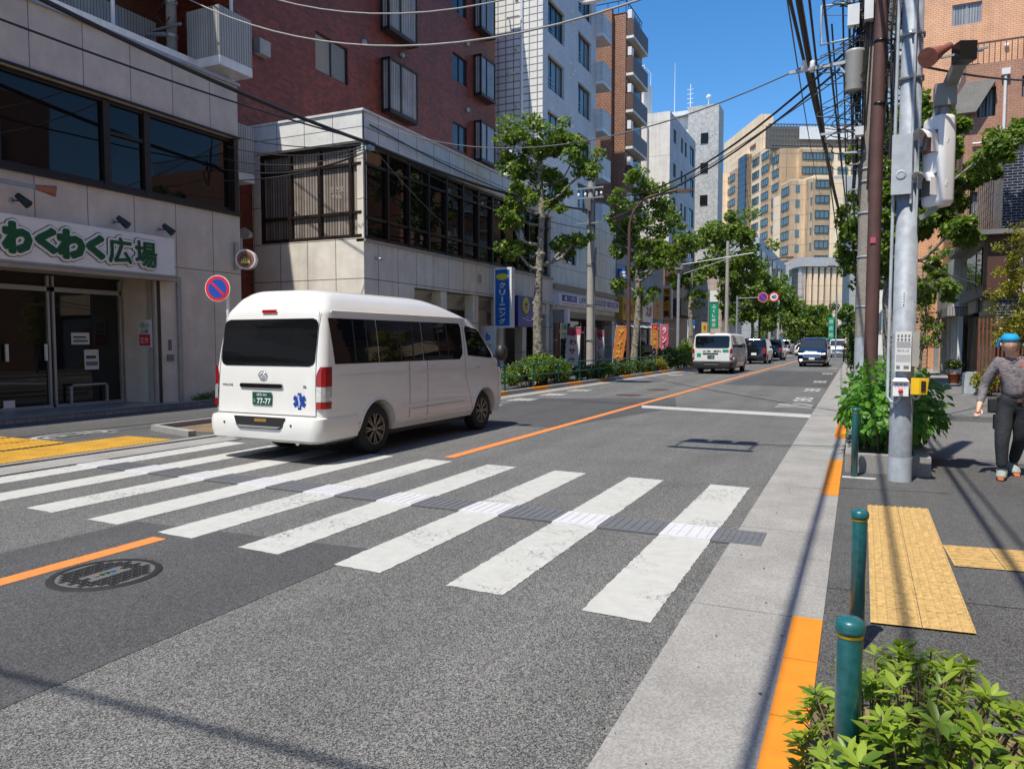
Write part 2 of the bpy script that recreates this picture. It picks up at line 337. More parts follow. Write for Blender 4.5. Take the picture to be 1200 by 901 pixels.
# ---------------------------------------------------------------- material set
asphalt('asphalt_coarse', (.035, .036, .038), (.275, .27, .257), 190)
asphalt('asphalt_fine', (.05, .05, .052), (.165, .163, .158), 200, patch=.1)
asphalt('asphalt_dark', (.035, .036, .04), (.135, .134, .134), 190, patch=.1)
asphalt('asphalt_walk', (.035, .035, .037), (.17, .167, .16), 180)
asphalt('asphalt_black', (.02, .02, .024), (.12, .12, .12), 140)
asphalt('asphalt_light', (.10, .10, .102), (.27, .265, .255), 150)
paint('paint_white', (.50, .50, .475), (.16, .16, .155), .6, 26)
paint('paint_orange', (.80, .245, .055), (.2, .15, .1), .12)
paint('kerb_orange', (.76, .25, .012), (.6, .2, .05), .05)
paint('paint_faded', (.42, .42, .40), (.12, .12, .12), 1.2, 40)
def concrete(name, col, patch=.14, sp=110):
    N = NT(name); N.set(Roughness=.88); tc = N.n('TexCoord')
    a = N.n('TexNoise', Scale=1.4, Detail=9.0, Roughness=.66); N.l(tc.outputs['Object'], a.inputs['Vector'])
    b = N.n('TexVoronoi', Scale=sp); N.l(tc.outputs['Object'], b.inputs['Vector']); bw = N.n('RGBToBW'); N.l(b.outputs['Color'], bw.inputs[0])
    m1 = N.n('MapRange'); m1.inputs['From Min'].default_value = .3; m1.inputs['From Max'].default_value = .7; m1.inputs['To Min'].default_value = 1-patch; m1.inputs['To Max'].default_value = 1+patch*.7; N.l(a.outputs['Fac'], m1.inputs['Value'])
    m2 = N.n('MapRange'); m2.inputs['From Min'].default_value = .2; m2.inputs['From Max'].default_value = .8; m2.inputs['To Min'].default_value = .8; m2.inputs['To Max'].default_value = 1.14; N.l(bw.outputs[0], m2.inputs['Value'])
    mm = N.n('Math', operation='MULTIPLY'); N.l(m1.outputs[0], mm.inputs[0]); N.l(m2.outputs[0], mm.inputs[1])
    s_ = N.n('VectorMath', operation='SCALE'); s_.inputs[0].default_value = col; N.l(mm.outputs[0], s_.inputs['Scale']); N.l(s_.outputs[0], N.b.inputs['Base Color'])
    bp = N.n('Bump', Strength=.3, Distance=.004); N.l(b.outputs['Distance'], bp.inputs['Height']); N.l(bp.outputs[0], N.b.inputs['Normal'])
concrete('concrete_gutter', (.31, .30, .285), .2)
concrete('concrete_kerb', (.30, .29, .275), .2)
concrete('concrete_pole', (.30, .27, .235), .22, 60)
concrete('concrete_pole_pale', (.42, .40, .37), .18, 60)
concrete('concrete_dark', (.12, .12, .118))
concrete('soil', (.22, .15, .09), .4, 40)
mat('tactile_yellow', (.50, .33, .125), .75, var=.3, scale=22, bump=.3, bscale=60)
mat('tactile_yellow_deep', (.52, .29, .03), .75, var=.2, scale=3, bump=.3, bscale=60)
mat('mat_white', (.58, .58, .60), .6, var=.06, scale=8)
mat('mat_grey', (.135, .138, .15), .6, var=.1, scale=8)
tiled('stone_panel', (.68, .59, .50), (.65, .565, .48), (.16, .145, .13), 1.1, 3.3, .010, .5, 0, vscale=2, streak=.1)
tiled('stone_small', (.80, .75, .66), (.76, .71, .625), (.16, .14, .12), 1.02, 1.11, .012, .5, 0, vscale=2, streak=.16)
tiled('panel_silver', (.80, .80, .76), (.76, .76, .725), (.14, .14, .14), 1.02, 1.25, .012, .42, 0, vscale=2, streak=.14)
tiled('brick_red', (.29, .054, .030), (.14, .030, .019), (.10, .034, .022), .20, .10, .008, .45, .5, var=.25, vscale=.8, streak=.2)
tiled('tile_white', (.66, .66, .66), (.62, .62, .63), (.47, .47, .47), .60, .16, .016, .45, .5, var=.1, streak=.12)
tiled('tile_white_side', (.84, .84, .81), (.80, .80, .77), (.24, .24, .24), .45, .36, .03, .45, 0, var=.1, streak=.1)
tiled('brick_brown', (.44, .215, .125), (.36, .17, .10), (.12, .07, .05), .24, .16, .02, .6, .5, streak=.2)
tiled('tile_brown_dark', (.15, .075, .05), (.12, .06, .045), (.07, .045, .035), .24, .12, .014, .5, .5)
tiled('brick_orange', (.86, .46, .25), (.78, .41, .22), (.46, .26, .16), .24, .10, .012, .6, .5, var=.16, streak=.16)
tiled('brick_rust', (.52, .255, .155), (.45, .22, .135), (.30, .17, .12), .24, .10, .012, .6, .5)
tiled('brick_tan', (.58, .36, .23), (.50, .31, .20), (.26, .17, .12), .60, .20, .02, .6, .5)
tiled('tile_navy', (.025, .042, .10), (.015, .022, .05), (.36, .37, .37), .26, .085, .008, .2, .5, streak=.05)
tiled('tile_black', (.016, .022, .022), (.035, .04, .036), (.22, .23, .21), .24, .08, .010, .2, .5, streak=.05)
tiled('hotel_tan', (.92, .70, .46), (.89, .675, .44), (.66, .48, .32), 3.6, 3.55, .10, .7, 0, var=.12, vscale=.12, streak=.14, bump=0)
tiled('hotel_podium', (.62, .52, .45), (.56, .47, .41), (.40, .33, .29), 3.0, 1.5, .09, .7, .5, var=.12, vscale=.12, bump=0)
tiled('hotel_glass', (.035, .06, .10), (.05, .08, .13), (.012, .02, .04), 1.2, 1.7, .2, .15, 0, bump=0, streak=0)
mat('pebble_grey', (.44, .43, .41), .9, var=.35, scale=5)
tiled('plaster_cream', (.80, .77, .71), (.80, .77, .71), (.45, .42, .37), 6, 3.0, .02, .8, 0, streak=.22)
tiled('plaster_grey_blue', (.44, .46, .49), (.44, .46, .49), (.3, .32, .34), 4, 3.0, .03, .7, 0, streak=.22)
tiled('pink_panel', (.55, .44, .38), (.52, .42, .36), (.24, .2, .18), 1.2, .6, .02, .6, .5)
tiled('corrugated', (.42, .42, .40), (.36, .36, .34), (.13, .13, .12), .09, 30, .012, .5, 0, streak=.25)
tiled('shutter', (.30, .31, .32), (.28, .29, .3), (.10, .10, .10), 30, .09, .012, .4, 0, streak=.2)
tiled('stoop_tile', (.30, .28, .26), (.22, .2, .19), (.12, .11, .1), .2, .11, .008, .5, .5)
mat('floor_tile', (.26, .25, .24), .35, var=.1, scale=4)
mat('coping', (.36, .36, .37), .4, .3)
mat('coping_white', (.75, .75, .74), .4, .1, streak=.15)
mat('frame_dark', (.028, .022, .019), .4, .3, var=.1)
mat('frame_bronze', (.035, .026, .022), .4, .4, var=.1)
mat('frame_alu', (.42, .42, .42), .4, .5, var=.1)
glass('glass_window', (.03, .036, .042), .03, .12); glass('glass_shop', (.012, .013, .013), .02, .05, .4); glass('glass_dark', (.009, .008, .008), .02, .06, .26); glass('glass_car', (.006, .007, .008), .02, 0, .38)
glass('glass_hotel', (.10, .16, .18), .08); glass('glass_pale', (.16, .20, .21), .08, .1); glass('glass_teal', (.02, .05, .045), .05, .1)
# glass through which pale curtains show
tiled('glass_curtain', (.36, .31, .27), (.22, .19, .165), (.05, .04, .035), .10, 30, .03, .05, 0, bump=0, var=.3, vscale=1.5, streak=0, smooth=1)
tiled('glass_curtain_pale', (.40, .40, .40), (.30, .30, .31), (.12, .12, .12), .12, 30, .04, .05, 0, bump=0, var=.25, vscale=1.5, streak=0, smooth=1)
mat('white_metal', (.70, .70, .69), .45, .1, streak=.15); mat('grey_metal', (.36, .37, .38), .42, .55, var=.16, scale=6)
mat('galvanised', (.29, .32, .36), .6, .1, var=.25, scale=9, streak=.12); mat('galvanised_pale', (.42, .46, .50), .6, .1, var=.15, scale=9)
mat('brown_paint', (.105, .052, .045), .65, 0, var=.2, scale=4); mat('rust_paint', (.34, .12, .08), .6, .1, var=.3, scale=12)
mat('box_grey', (.36, .35, .33), .5, .1, var=.12); mat('black_rubber', (.014, .014, .015), .5, var=.1); mat('cable', (.022, .022, .024), .45, var=0); mat('cable_white', (.33, .32, .30), .5, var=.15, scale=9); mat('cable_grey', (.14, .14, .14), .5, var=.1)
mat('signal_white', (.72, .72, .73), .45, 0, var=.06); mat('signal_grey', (.22, .225, .22), .45, .2)
mat('green_paint', (.012, .115, .125), .34, .05, var=.3, scale=30, coat=.4); mat('green_fence', (.012, .12, .09), .4, .1)
mat('yellow_paint', (.85, .50, .01), .45, var=.06); mat('red_paint', (.62, .01, .015), .4, var=.05); mat('sign_red', (.70, .015, .03), .4, var=0); mat('sign_blue', (.01, .07, .42), .4, var=0); mat('sign_white', (.80, .80, .80), .45, var=.03)
mat('print_grey', (.16, .16, .17), .6, var=0); mat('print_black', (.02, .02, .02), .6, var=0); mat('dark_green', (.003, .085, .025), .5, var=0); mat('letter_line', (.05, .03, .03), .6, var=0)
mat('bright_blue', (.005, .13, .52), .4, var=.05); mat('deep_blue', (.01, .05, .32), .4, var=.05); mat('logo_yellow', (.80, .70, .08), .5, var=0); mat('ochre', (.62, .34, .03), .6, var=.12); mat('sign_orange', (.80, .30, .015), .5, var=.05); mat('peach', (.75, .34, .12), .6, var=.1); mat('sign_green', (.0, .30, .17), .5, var=.04)
mat('banner_red', (.45, .03, .03), .7, var=.08); mat('banner_pink', (.50, .09, .15), .7, var=.08); mat('banner_white', (.78, .74, .72), .7, var=.06); mat('banner_orange', (.52, .17, .03), .7, var=.08); mat('banner_yellow', (.58, .42, .06), .7, var=.05)
mat('wood_brown', (.17, .065, .035), .6, var=.25, scale=8); mat('brown_board', (.10, .045, .035), .5, var=.1); mat('terracotta', (.42, .13, .06), .8, var=.1); mat('beige', (.60, .47, .36), .7, var=.1, streak=.15); mat('soffit_beige', (.34, .28, .21), .6, var=.1); mat('roof_grey', (.22, .22, .22), .7, var=.2)
mat('lamp_white', (.75, .75, .72), .4, var=0); mat('poster_white', (.66, .66, .66), .6, var=.05); mat('blue_sheet', (.30, .42, .50), .6, var=.2)
leafmat('leaf_plane', (.05, .095, .014), (.24, .33, .055), .4); leafmat('leaf_dark', (.03, .06, .014), (.11, .17, .035), .3)
leafmat('leaf_hedge', (.05, .11, .014), (.19, .27, .035), .28); leafmat('leaf_azalea', (.075, .15, .012), (.31, .40, .045), .3); leafmat('leaf_big', (.045, .15, .015), (.15, .33, .04), .35); leafmat('leaf_yellow', (.17, .17, .015), (.33, .29, .03), .35)
barkmat('bark_plane', (.11, .10, .075), (.34, .31, .25), 9); mat('twig', (.13, .09, .06), .8, var=.2, scale=20)
mat('ground_far', (.16, .155, .15), .9, var=.15, scale=.2)

# ---------------------------------------------------------------- ground, road, pavements
def XL(y): return -9.50+.028*(y-5) if y > 5 else -9.50     # left kerb line
def XC(y): return -4.97+.0085*(y-4)                           # centre line
ys = [-30, -10, 0, 3, 6, 9, 12, 16, 20, 25, 30, 36, 43, 52, 62, 75, 90, 110, 140, 180]
def strip(mb, f0, f1, z, y0=-30, y1=180, z1=None, step=None, mi=0):
    yy = [y0]+[y for y in ys if y0 < y < y1]+[y1]
    for a, b in zip(yy[:-1], yy[1:]): mb.quad((f0(a), a, z), (f1(a), a, z), (f1(b), b, z), (f0(b), b, z), mi)
g = MB(); g.quad((-1500, -600, -.06), (1500, -600, -.06), (1500, 2400, -.06), (-1500, 2400, -.06)); struct('ground', g, 'ground_far')
g = MB(); strip(g, lambda y: XL(y)+.55, lambda y: -.85, 0); struct('road', g, 'asphalt_coarse')
# older, smoother patches laid beside the crossing
g = MB(); g.quad((-6.6, -14, .003), (-3.27, -14, .003), (-3.24, 4.5, .003), (-5.6, 4.35, .003)); struct('road_patch', g, 'asphalt_dark')
g = MB(); g.add([(XC(16)-3.1, 12.2, .003), (XC(14)+.0, 12.4, .003), (XC(20)+1.0, 17.4, .003), (XC(20)+.3, 20.4, .003), (XC(20)-3.2, 18.5, .003)], [(0, 1, 2, 3, 4)]); struct('road_patch', g, 'asphalt_dark')
g = MB(); g.quad((-4.4, 27.6, .003), (-.9, 27.0, .003), (-.9, 41, .003), (-4.2, 42, .003)); struct('road_patch', g, 'asphalt_dark')
# right gutter with joints, kerb stones
g = MB()
for k in range(-16, 90): y = 2.0*k+.35; g.box(-.85, -.292, y+.006, y+1.994, -.05, .012)
struct('gutter', g, 'concrete_gutter')
g = MB(); g.box(-.84, -.30, -30, 180, -.05, .006); struct('gutter_joint', g, 'concrete_dark')
KR = 27.0
def flush(y): return 2.2 < y < 12.4
g = MB(); go = MB()
for k in range(-40, 250):
    y = .6*k+.1; d = .10 if not flush(y) else .035
    org = (2.38 <= y < 3.7) or (7.7 <= y < 10.0) or (12.5 < y < 14)
    (go if org else g).box(-.288, -.135, y+.004, y+.596, -.05, d if not org else d+.004)
struct('kerb', g, 'concrete_kerb'); struct('kerb_orange_paint', go, 'kerb_orange')
g = MB()
g.box(-.1348, 40, -30, 180, -.05, .03); struct('pavement', g, 'asphalt_walk')
g = MB(); g.quad((-.129, 4.9, .034), (2.6, 5.1, .034), (2.6, 8.9, .034), (-.129, 8.35, .034)); g.quad((-.129, 8.36, .037), (.9, 8.5, .037), (.9, 9.5, .037), (-.129, 9.4, .037)); struct('pavement_patch', g, 'asphalt_fine')
g = MB(); g.quad((.62, 11.0, .034), (9, 10.6, .034), (9, 15.5, .034), (.62, 16.5, .034)); g.quad((1.7, 17.5, .034), (3.2, 17.5, .034), (3.2, 42, .034), (1.7, 42, .034)); struct('pavement_patch', g, 'asphalt_light')
# left gutter, kerb, pavement
g = MB(); strip(g, XL, lambda y: XL(y)+.55, .012); struct('gutter', g, 'concrete_gutter')
g = MB(); go = MB()
yk = -12.0; i = 0
while yk < 120:
    h = .13 if (yk > 9.6) else .035
    if 9.0 < yk <= 9.6: h = .08
    b = go if (yk > 15 and i % 5 in (0, 1)) else g
    x0, x1 = XL(yk), XL(yk+.6)
    b.add([(x0-.16, yk+.004, -.05), (x0-.003, yk+.004, -.05), (x1-.003, yk+.596, -.05), (x1-.16, yk+.596, -.05), (x0-.16, yk+.004, h), (x0-.012, yk+.004, h), (x1-.012, yk+.596, h), (x1-.16, yk+.596, h)],
          [(0,3,2,1),(4,5,6,7),(0,1,5,4),(1,2,6,5),(2,3,7,6),(3,0,4,7)]); yk += .6; i += 1
struct('kerb', g, 'concrete_kerb'); struct('kerb_orange_paint', go, 'kerb_orange')
g = MB(); strip(g, lambda y: -40, lambda y: XL(y)-.163, .03, -30, 180); struct('pavement', g, 'asphalt_walk')

# ---------------------------------------------------------------- painted markings
Z1 = .004
g = MB(); gm = MB(); gg = MB()
for k in range(9):
    x1 = -1.0-.975*.955*k*1.0; x0 = x1-.41
    sk = .05*k; y0 = 3.95+sk; y1 = 8.12+sk*.9
    cs_ = [(x0, y0+.02), (x1, y0), (x1, y1), (x0, y1+.02)]; ol = []
    for i_ in range(4):
        a, b = cs_[i_], cs_[(i_+1) % 4]; q_ = int(math.hypot(a[0]-b[0], a[1]-b[1])/.035)
        for t in range(q_): ol.append((a[0]+(b[0]-a[0])*t/q_+random.gauss(0, .0035), a[1]+(b[1]-a[1])*t/q_+random.gauss(0, .0035), Z1))
    g.add(ol, [tuple(range(len(ol)))])
struct('crosswalk', g, 'paint_white')
tx0, ty = onG(904, 628), None
a0, a1 = onG(896, 643), onG(180, 541)
b0, b1 = onG(904, 628), onG(200, 531)
# guide strip over the crossing: white blocks on the stripes, grey between, with raised bars
def lerp(a, b, t): return a+(b-a)*t
import itertools
def ynear(x): return lerp(5.78, 6.05, (x+.66)/(-8.6+.66))
g1 = MB(); g2 = MB(); x = -.62
edges = [-.62]
for k in range(9): edges += [-1.0-.931*k, -1.41-.931*k]
for i in range(len(edges)-1):
    xa, xb = edges[i], edges[i+1]; white = i % 2 == 1; b = g1 if white else g2
    b.box(xb+.003, xa-.003, ynear(xa), ynear(xa)+.42, .004, .016)
    n = 5 if white else 7
    for q in range(n):
        xx = lerp(xa-.05, xb+.05, q/(n-1)); b.box(xx-.011, xx+.011, ynear(xa)+.03, ynear(xa)+.39, .016, .020)
struct('crosswalk_guide_white', g1, 'mat_white'); struct('crosswalk_guide_grey', g2, 'mat_grey')
g = MB(); strip(g, lambda y: XC(y)-.065, lambda y: XC(y)+.085, Z1+.002, -30, 4.05); strip(g, lambda y: XC(y)-.065, lambda y: XC(y)+.085, Z1+.002, 8.55, 180); struct('centre_line', g, 'paint_orange')
g = MB(); p = [onG(752, 475), onG(954, 486), onG(954, 490), onG(752, 478)]; g.add([(q.x, q.y, Z1) for q in p], [(0, 1, 2, 3)]); struct('stop_line', g, 'paint_white')
# bicycle lane pictograms on the right, worn
g = MB()
def picto(mb, x, y, s=1.0, z=Z1):
    for dy in (-.35, .35):
        for t in range(12):
            a0, a1 = t*pi/6, (t+1)*pi/6
            mb.quad((x+cos(a0)*.13*s, y+dy*s+sin(a0)*.24*s, z), (x+cos(a0)*.2*s, y+dy*s+sin(a0)*.34*s, z), (x+cos(a1)*.2*s, y+dy*s+sin(a1)*.34*s, z), (x+cos(a1)*.13*s, y+dy*s+sin(a1)*.24*s, z))
    mb.box(x-.04*s, x+.04*s, y-.35*s, y+.35*s, z, z+.002)
    mb.box(x-.18*s, x+.18*s, y+.1*s, y+.18*s, z, z+.002)
for yy in (21.3, 25.6, 31, 39, 47): picto(g, -1.28, yy, 1.2)
for k in range(3):
    g.add([(-1.75, 18.5+k*.42, Z1), (-1.3, 18.85+k*.42, Z1), (-.95, 18.55+k*.42, Z1), (-.95, 18.73+k*.42, Z1), (-1.3, 19.03+k*.42, Z1), (-1.75, 18.68+k*.42, Z1)], [(0, 1, 2, 3, 4, 5)])
for yy in (15.5, 17.6, 19.7, 21.8, 28, 34, 40):
    for k in range(4): xx = XL(yy)+.75+k*.16; g.quad((xx, yy+k*.06, Z1), (xx+.11, yy+k*.06, Z1), (xx+.11, yy+.9, Z1), (xx, yy+.9-k*.05, Z1))
struct('lane_markings', g, 'paint_white')
g = MB(); c = onG(77+0, 515, .03); picto(g, -11.55, 7.9, .8, .034); c = (-11.55, 7.9)
for t in range(40):
    a0, a1 = t*pi/20, (t+1)*pi/20
    for r0, r1 in ((.62, .7),): g.quad((c[0]+cos(a0)*r0*.55, c[1]+sin(a0)*r0, .034), (c[0]+cos(a0)*r1*.58, c[1]+sin(a0)*r1*1.03, .034), (c[0]+cos(a1)*r1*.58, c[1]+sin(a1)*r1*1.03, .034), (c[0]+cos(a1)*r0*.55, c[1]+sin(a1)*r0, .034))
struct('pavement_pictogram', g, 'paint_faded')
# tactile paving: right side (dot blocks then bar blocks), left side
def tact(mb, o, u, v, nu, nv, z, kind='dots', s=.30):
    o, u, v = V((o[0], o[1], z)), V((u[0], u[1], 0)), V((v[0], v[1], 0))
    un, vn = u.normalized(), v.normalized()
    for i in range(nu):
        for j in range(nv):
            a = o+u*(i/nu)+v*(j/nv); b = a+u/nu*.985; c2 = b+v/nv*.985; d = a+v/nv*.985
            mb.quad(a, b, c2, d)
            if kind == 'dots':
                for p_ in range(5):
                    for q in range(5):
                        cc = a+u/nu*((p_+.5)/5)+v/nv*((q+.5)/5); r = .015
                        mb.add([cc+un*r*cos(t*pi/3)+vn*r*sin(t*pi/3)+V((0, 0, 0)) for t in range(6)]+[cc+un*r*.6*cos(t*pi/3)+vn*r*.6*sin(t*pi/3)+V((0, 0, .009)) for t in range(6)],
                               [(6, 7, 8, 9, 10, 11)]+[(t, (t+1) % 6, 6+(t+1) % 6, 6+t) for t in range(6)])
            else:
                for q in range(4):
                    cc = a+u/nu*.06+v/nv*((q+.5)/4); mb.obox(cc+u/nu*.43+V((0, 0, .002)), un*.13, vn*.012, V((0, 0, .003)))
g = MB(); P = [onG(1016, 598, .04), onG(1088, 600, .04), onG(1142, 748, .04), onG(1010, 735, .04)]
tact(g, (.10, 4.36), (.50, .06), (.02, 3.18), 2, 11, .042); struct('tactile_paving', g, 'tactile_yellow')
g = MB(); tact(g, (.63, 5.72), (2.7, .32), (-.02, .57), 9, 2, .042, 'bars'); struct('tactile_paving', g, 'tactile_yellow')
g = MB(); e0 = [onG(0, 547, .04), onG(197, 520, .04), onG(165, 511, .04), onG(62, 524, .04), onG(0, 512, .04)]
tact(g, (-9.68, .8), (-1.02, 0), (.12, 7.3), 3, 23, .042); tact(g, (-10.74, 2.0), (-1.8, 0), (0, 5.2), 6, 16, .042, 'bars'); struct('tactile_paving', g, 'tactile_yellow_deep')
# ================================================================ BUILDINGS
X1, Y0, Z0 = V((1, 0, 0)), V((0, 1, 0)), V((0, 0, 1))
PX, NX, NY = V((1, 0, 0)), V((-1, 0, 0)), V((0, -1, 0))
def row(n, a, b, w): return [(a+(b-a)*(i+.5)/n-w/2, a+(b-a)*(i+.5)/n+w/2) for i in range(n)]

# ---- shop building on the near left (street front at X=-14.6, ends at Y=14.6)
B = thing('shop_building', (-18, 6, 0), 'pale stone clad two storey shop with dark window band and glass entrance, nearest left', 'building')
FX = -14.6; ya, yb = -9.0, 14.6
m = MB()
o = V((FX, ya, 0)); W = yb-ya
q = lambda y: y-ya
m.wall(o, Y0, PX, W, 8.08, [(.3, W-.001, 4.88, 6.75), (q(-4.5), q(11.97), .03, 3.0)], .3)
m.wall((-22, yb, 0), X1, V((0, 1, 0)), 7.4, 8.08)
m.wall((FX-.3, yb-.02, 0), V((-1, 0, 0)), NY, 1, 1)
m.box(-22, FX-.31, ya, yb-.05, 7.9, 8.0)
# window band back plane and reveal of the entrance
m.wall((-15.75, 11.97, .03), X1, NY, 1.14, 2.97); m.box(-22, -15.76, 11.97, 12.1, 0, 4.7)
m.box(-15.9, FX-.004, ya+.5, 11.96, 3.0, 3.02)
part('wall', m, 'stone_panel', B)
m = MB(); m.box(FX-.3, FX+.06, ya, yb+.05, 8.083, 8.16); part('coping', m, 'coping', B)
m = MB(); m.box(FX-.02, FX+.05, ya, yb+.03, 4.78, 4.876); m.box(FX-.02, FX+.05, ya, yb+.03, 6.752, 6.80); part('window_ledge', m, 'frame_bronze', B)
# window band: bays of glass between bronze mullions
yy = [-6.4, -4.2, -2.0, .2, 2.4, 4.6, 6.6, 8.05, 8.66, 10.98, 11.06, 11.98, 12.06, 14.42]
for a, b in ((-6.4, -4.25), (-4.15, -2.05), (-1.95, .15), (.25, 2.35), (2.45, 4.6), (4.7, 6.6), (6.7, 8.62), (8.74, 10.92), (11.02, 11.92), (12.02, 14.45)):
    g = MB(); g.box(FX-.22, FX-.19, a, b, 4.9, 6.74)
    w_ = part('window', g, 'glass_dark', B)
    g = MB()
    for (c, d) in ((a-.05, a+.03), (b-.03, b+.05)): g.box(FX-.24, FX-.10, c, d, 4.9, 6.74)
    g.box(FX-.24, FX-.12, a, b, 4.89, 4.98); g.box(FX-.24, FX-.12, a, b, 6.66, 6.74)
    if abs(b-a-.9) < .05 or a > 6 and a < 7: g.box(FX-.24, FX-.13, a, b, 6.02, 6.1)
    part('window_frame', g, 'frame_bronze', w_)
g = MB(); g.box(FX-.2, FX-.004, 14.46, 14.595, 4.885, 6.745); part('corner_post', g, 'frame_bronze', B)
# shop front glazing with doors
for i, (a, b) in enumerate(((-4.4, -1.6), (-1.5, 1.2), (1.3, 4.0), (4.1, 6.6), (6.7, 9.0), (9.06, 10.2), (10.26, 11.9))):
    g = MB(); g.box(-15.74, -15.70, a, b, .12, 2.62); w_ = part('shop_window', g, 'glass_shop', B)
    g = MB(); g.box(-15.72, -15.64, a, a+.05, .08, 2.95); g.box(-15.72, -15.64, b-.05, b, .08, 2.95); g.box(-15.72, -15.62, a, b, .05, .2); g.box(-15.72, -15.64, a, b, 2.62, 2.72)
    part('window_frame', g, 'frame_alu' if i in (4, 5, 6) else 'frame_dark', w_)
g = MB(); g.box(-15.78, -15.74, -4.5, 11.95, 2.72, 2.99); part('transom_panel', g, 'frame_dark', B)
g = MB(); g.box(-15.70, -15.66, 9.2, 9.42, .2, .35); 
part('door_sticker', g, 'lamp_white', B)
for y in (9.25, 10.05): g = MB(); g.box(-15.64, -15.60, y, y+.05, 1.15, 1.5); part('door_handle', g, 'lamp_white', B)
g = MB(); g.box(-15.6, -15.56, 10.55, 10.6, .2, .62); g.box(-15.6, -15.56, 11.4, 11.45, .2, .62); g.box(-15.6, -15.56, 10.55, 11.45, .58, .62); part('guard_rail', g, 'frame_alu', B)
for (y, z, w_, h) in ((10.9, 1.62, .42, .26), (11.15, 1.15, .34, .45), (8.9, .85, .45, .35)): g = MB(); g.box(-15.695, -15.685, y-w_/2, y+w_/2, z-h/2, z+h/2, 0); g.box(-15.684, -15.68, y-w_*.4, y+w_*.4, z-h*.3, z-h*.1, 1); g.box(-15.684, -15.68, y-w_*.4, y+w_*.3, z+h*.05, z+h*.2, 2); part('notice', g, ['poster_white', 'print_grey', 'dark_green'], B)
g = MB(); g.box(FX-.9, FX-.2, 11.93, 11.96, 1.4, 2.08); 
part('notice_board', MB(), 'poster_white', B) if False else None
g = MB(); g.box(-15.16, -14.72, 11.945, 11.965, 1.42, 2.06, 0); g.box(-15.12, -14.76, 11.94, 11.944, 1.46, 1.72, 2)
g.text('お知らせ', (-14.94, 11.938, 1.93), X1, Z0, .13, .002, 1, width=.3); g.text('火曜', (-14.94, 11.938, 1.79), X1, Z0, .1, .002, 1, width=.26); g.text('定休', (-14.94, 11.936, 1.59), X1, Z0, .16, .002, 0, width=.28)
part('poster', g, ['poster_white', 'dark_green', 'sign_red'], B)
g = MB(); g.cyl((FX+.05, 12.03, .05), (FX+.05, 12.03, 2.98), .035, mi=0); part('drain_pipe', g, 'frame_dark', B)
g = MB(); g.box(FX+.004, FX+.04, 12.25, 12.42, 1.1, 1.25); g.box(FX+.004, FX+.05, 12.3, 12.36, 1.35, 1.6); part('intercom', g, 'print_grey', B)
g = MB(); g.box(FX+.003, FX+.06, 12.55, 12.66, .1, 3.06); part('pilaster', g, 'grey_metal', B)
g = MB(); g.box(FX-1.1, FX+.45, -4.6, 14.58, .031, .13); g.box(FX-1.1, FX+.41, -4.58, 14.56, .131, .145, 1); part('doorstep', g, ['stoop_tile', 'floor_tile'], B)
g = MB(); g.box(FX+.003, FX+.24, -3.0, 12.4, 2.94, 3.02); part('canopy', g, 'soffit_beige', B)
# the sign: board and green lettering with an outline
S = thing('shop_sign', (FX, 9, 3.0), 'long white sign board with bold green Japanese lettering over the glass entrance', 'sign')
g = MB(); g.box(FX+.004, FX+.20, -2.5, 12.37, 3.03, 3.93); part('board', g, 'sign_white', S)
g = MB(); g.box(FX+.202, FX+.206, -2.5, 12.38, 3.03, 3.08); part('board_edge', g, 'coping', S)
sizes = [('わ', 8.78, .56, .60, .0, 'k'), ('く', 9.33, .44, .50, .02, 'k'), ('わ', 9.83, .60, .60, 0, 'k'), ('く', 10.36, .42, .50, .01, 'k'), ('広', 10.92, .56, .56, .0, 'j'), ('場', 11.55, .56, .58, -.02, 'j'), ('く', 8.1, .44, .5, 0, 'k')]
l1, l2, l3 = MB(), MB(), MB()
for i_, (s_, y, wd, ht, dz, kk) in enumerate(sizes):
    c = V((FX+.205, y+.02, 3.50+dz)); r_ = .052 if kk == 'k' else .017; e_ = 0
    w0, h0 = wd-2*r_*.9, ht-2*r_*.9
    l1.text(s_, c, Y0, Z0, h0, .003, 0, width=w0, dilate=r_+.062)
    l2.text(s_, c, Y0, Z0, h0, .016, 0, width=w0, dilate=r_+.048)
    l3.text(s_, c, Y0, Z0, h0, .029, 0, width=w0, dilate=r_)
part('letter_outline', l1, 'letter_line', S); part('letter_border', l2, 'sign_white', S); part('letter', l3, 'dark_green', S)
# spot lamps over the sign
def spot(y, z, lab):
    t = thing('spotlight', (FX, y, z), lab, 'lamp', 'spotlights above the green lettered sign')
    g = MB(); g.lathe([(.0, 0), (.05, 0), (.05, .03), (0, .03)], (FX+.003, y, z), 'x', 12); part('wall_plate', g, 'coping', t)
    g = MB(); g.bar((FX+.02, y, z), (FX+.22, y+.03, z-.02), .025); part('arm', g, 'frame_dark', t)
    g = MB(); g.cyl((FX+.16, y+.02, z+.09), (FX+.34, y+.12, z-.09), .055, .085, 14); part('lamp_head', g, 'black_rubber', t)
spot(10.95, 4.12, 'small black spotlight on the pale wall, above the middle of the green lettering'); spot(12.1, 4.12, 'small black spotlight at the right end of the green lettered sign')
spot(8.85, 4.22, 'small black spotlight close to the left edge of the photo')
t = thing('floodlight_arm', (FX, 8.4, 4.5), 'pinkish round lamp on a grey metal arm above the shop sign', 'lamp')
g = MB(); g.box(FX+.003, FX+.3, 8.2, 8.3, 4.46, 4.54); g.bar((FX+.28, 8.0, 4.5), (FX+.28, 9.25, 4.5), .06, .08); part('arm', g, 'grey_metal', t)
g = MB(); g.cyl((FX+.28, 9.15, 4.5), (FX+.42, 9.45, 4.46), .05, .11, 16); part('lamp_shade', g, 'rust_paint', t)

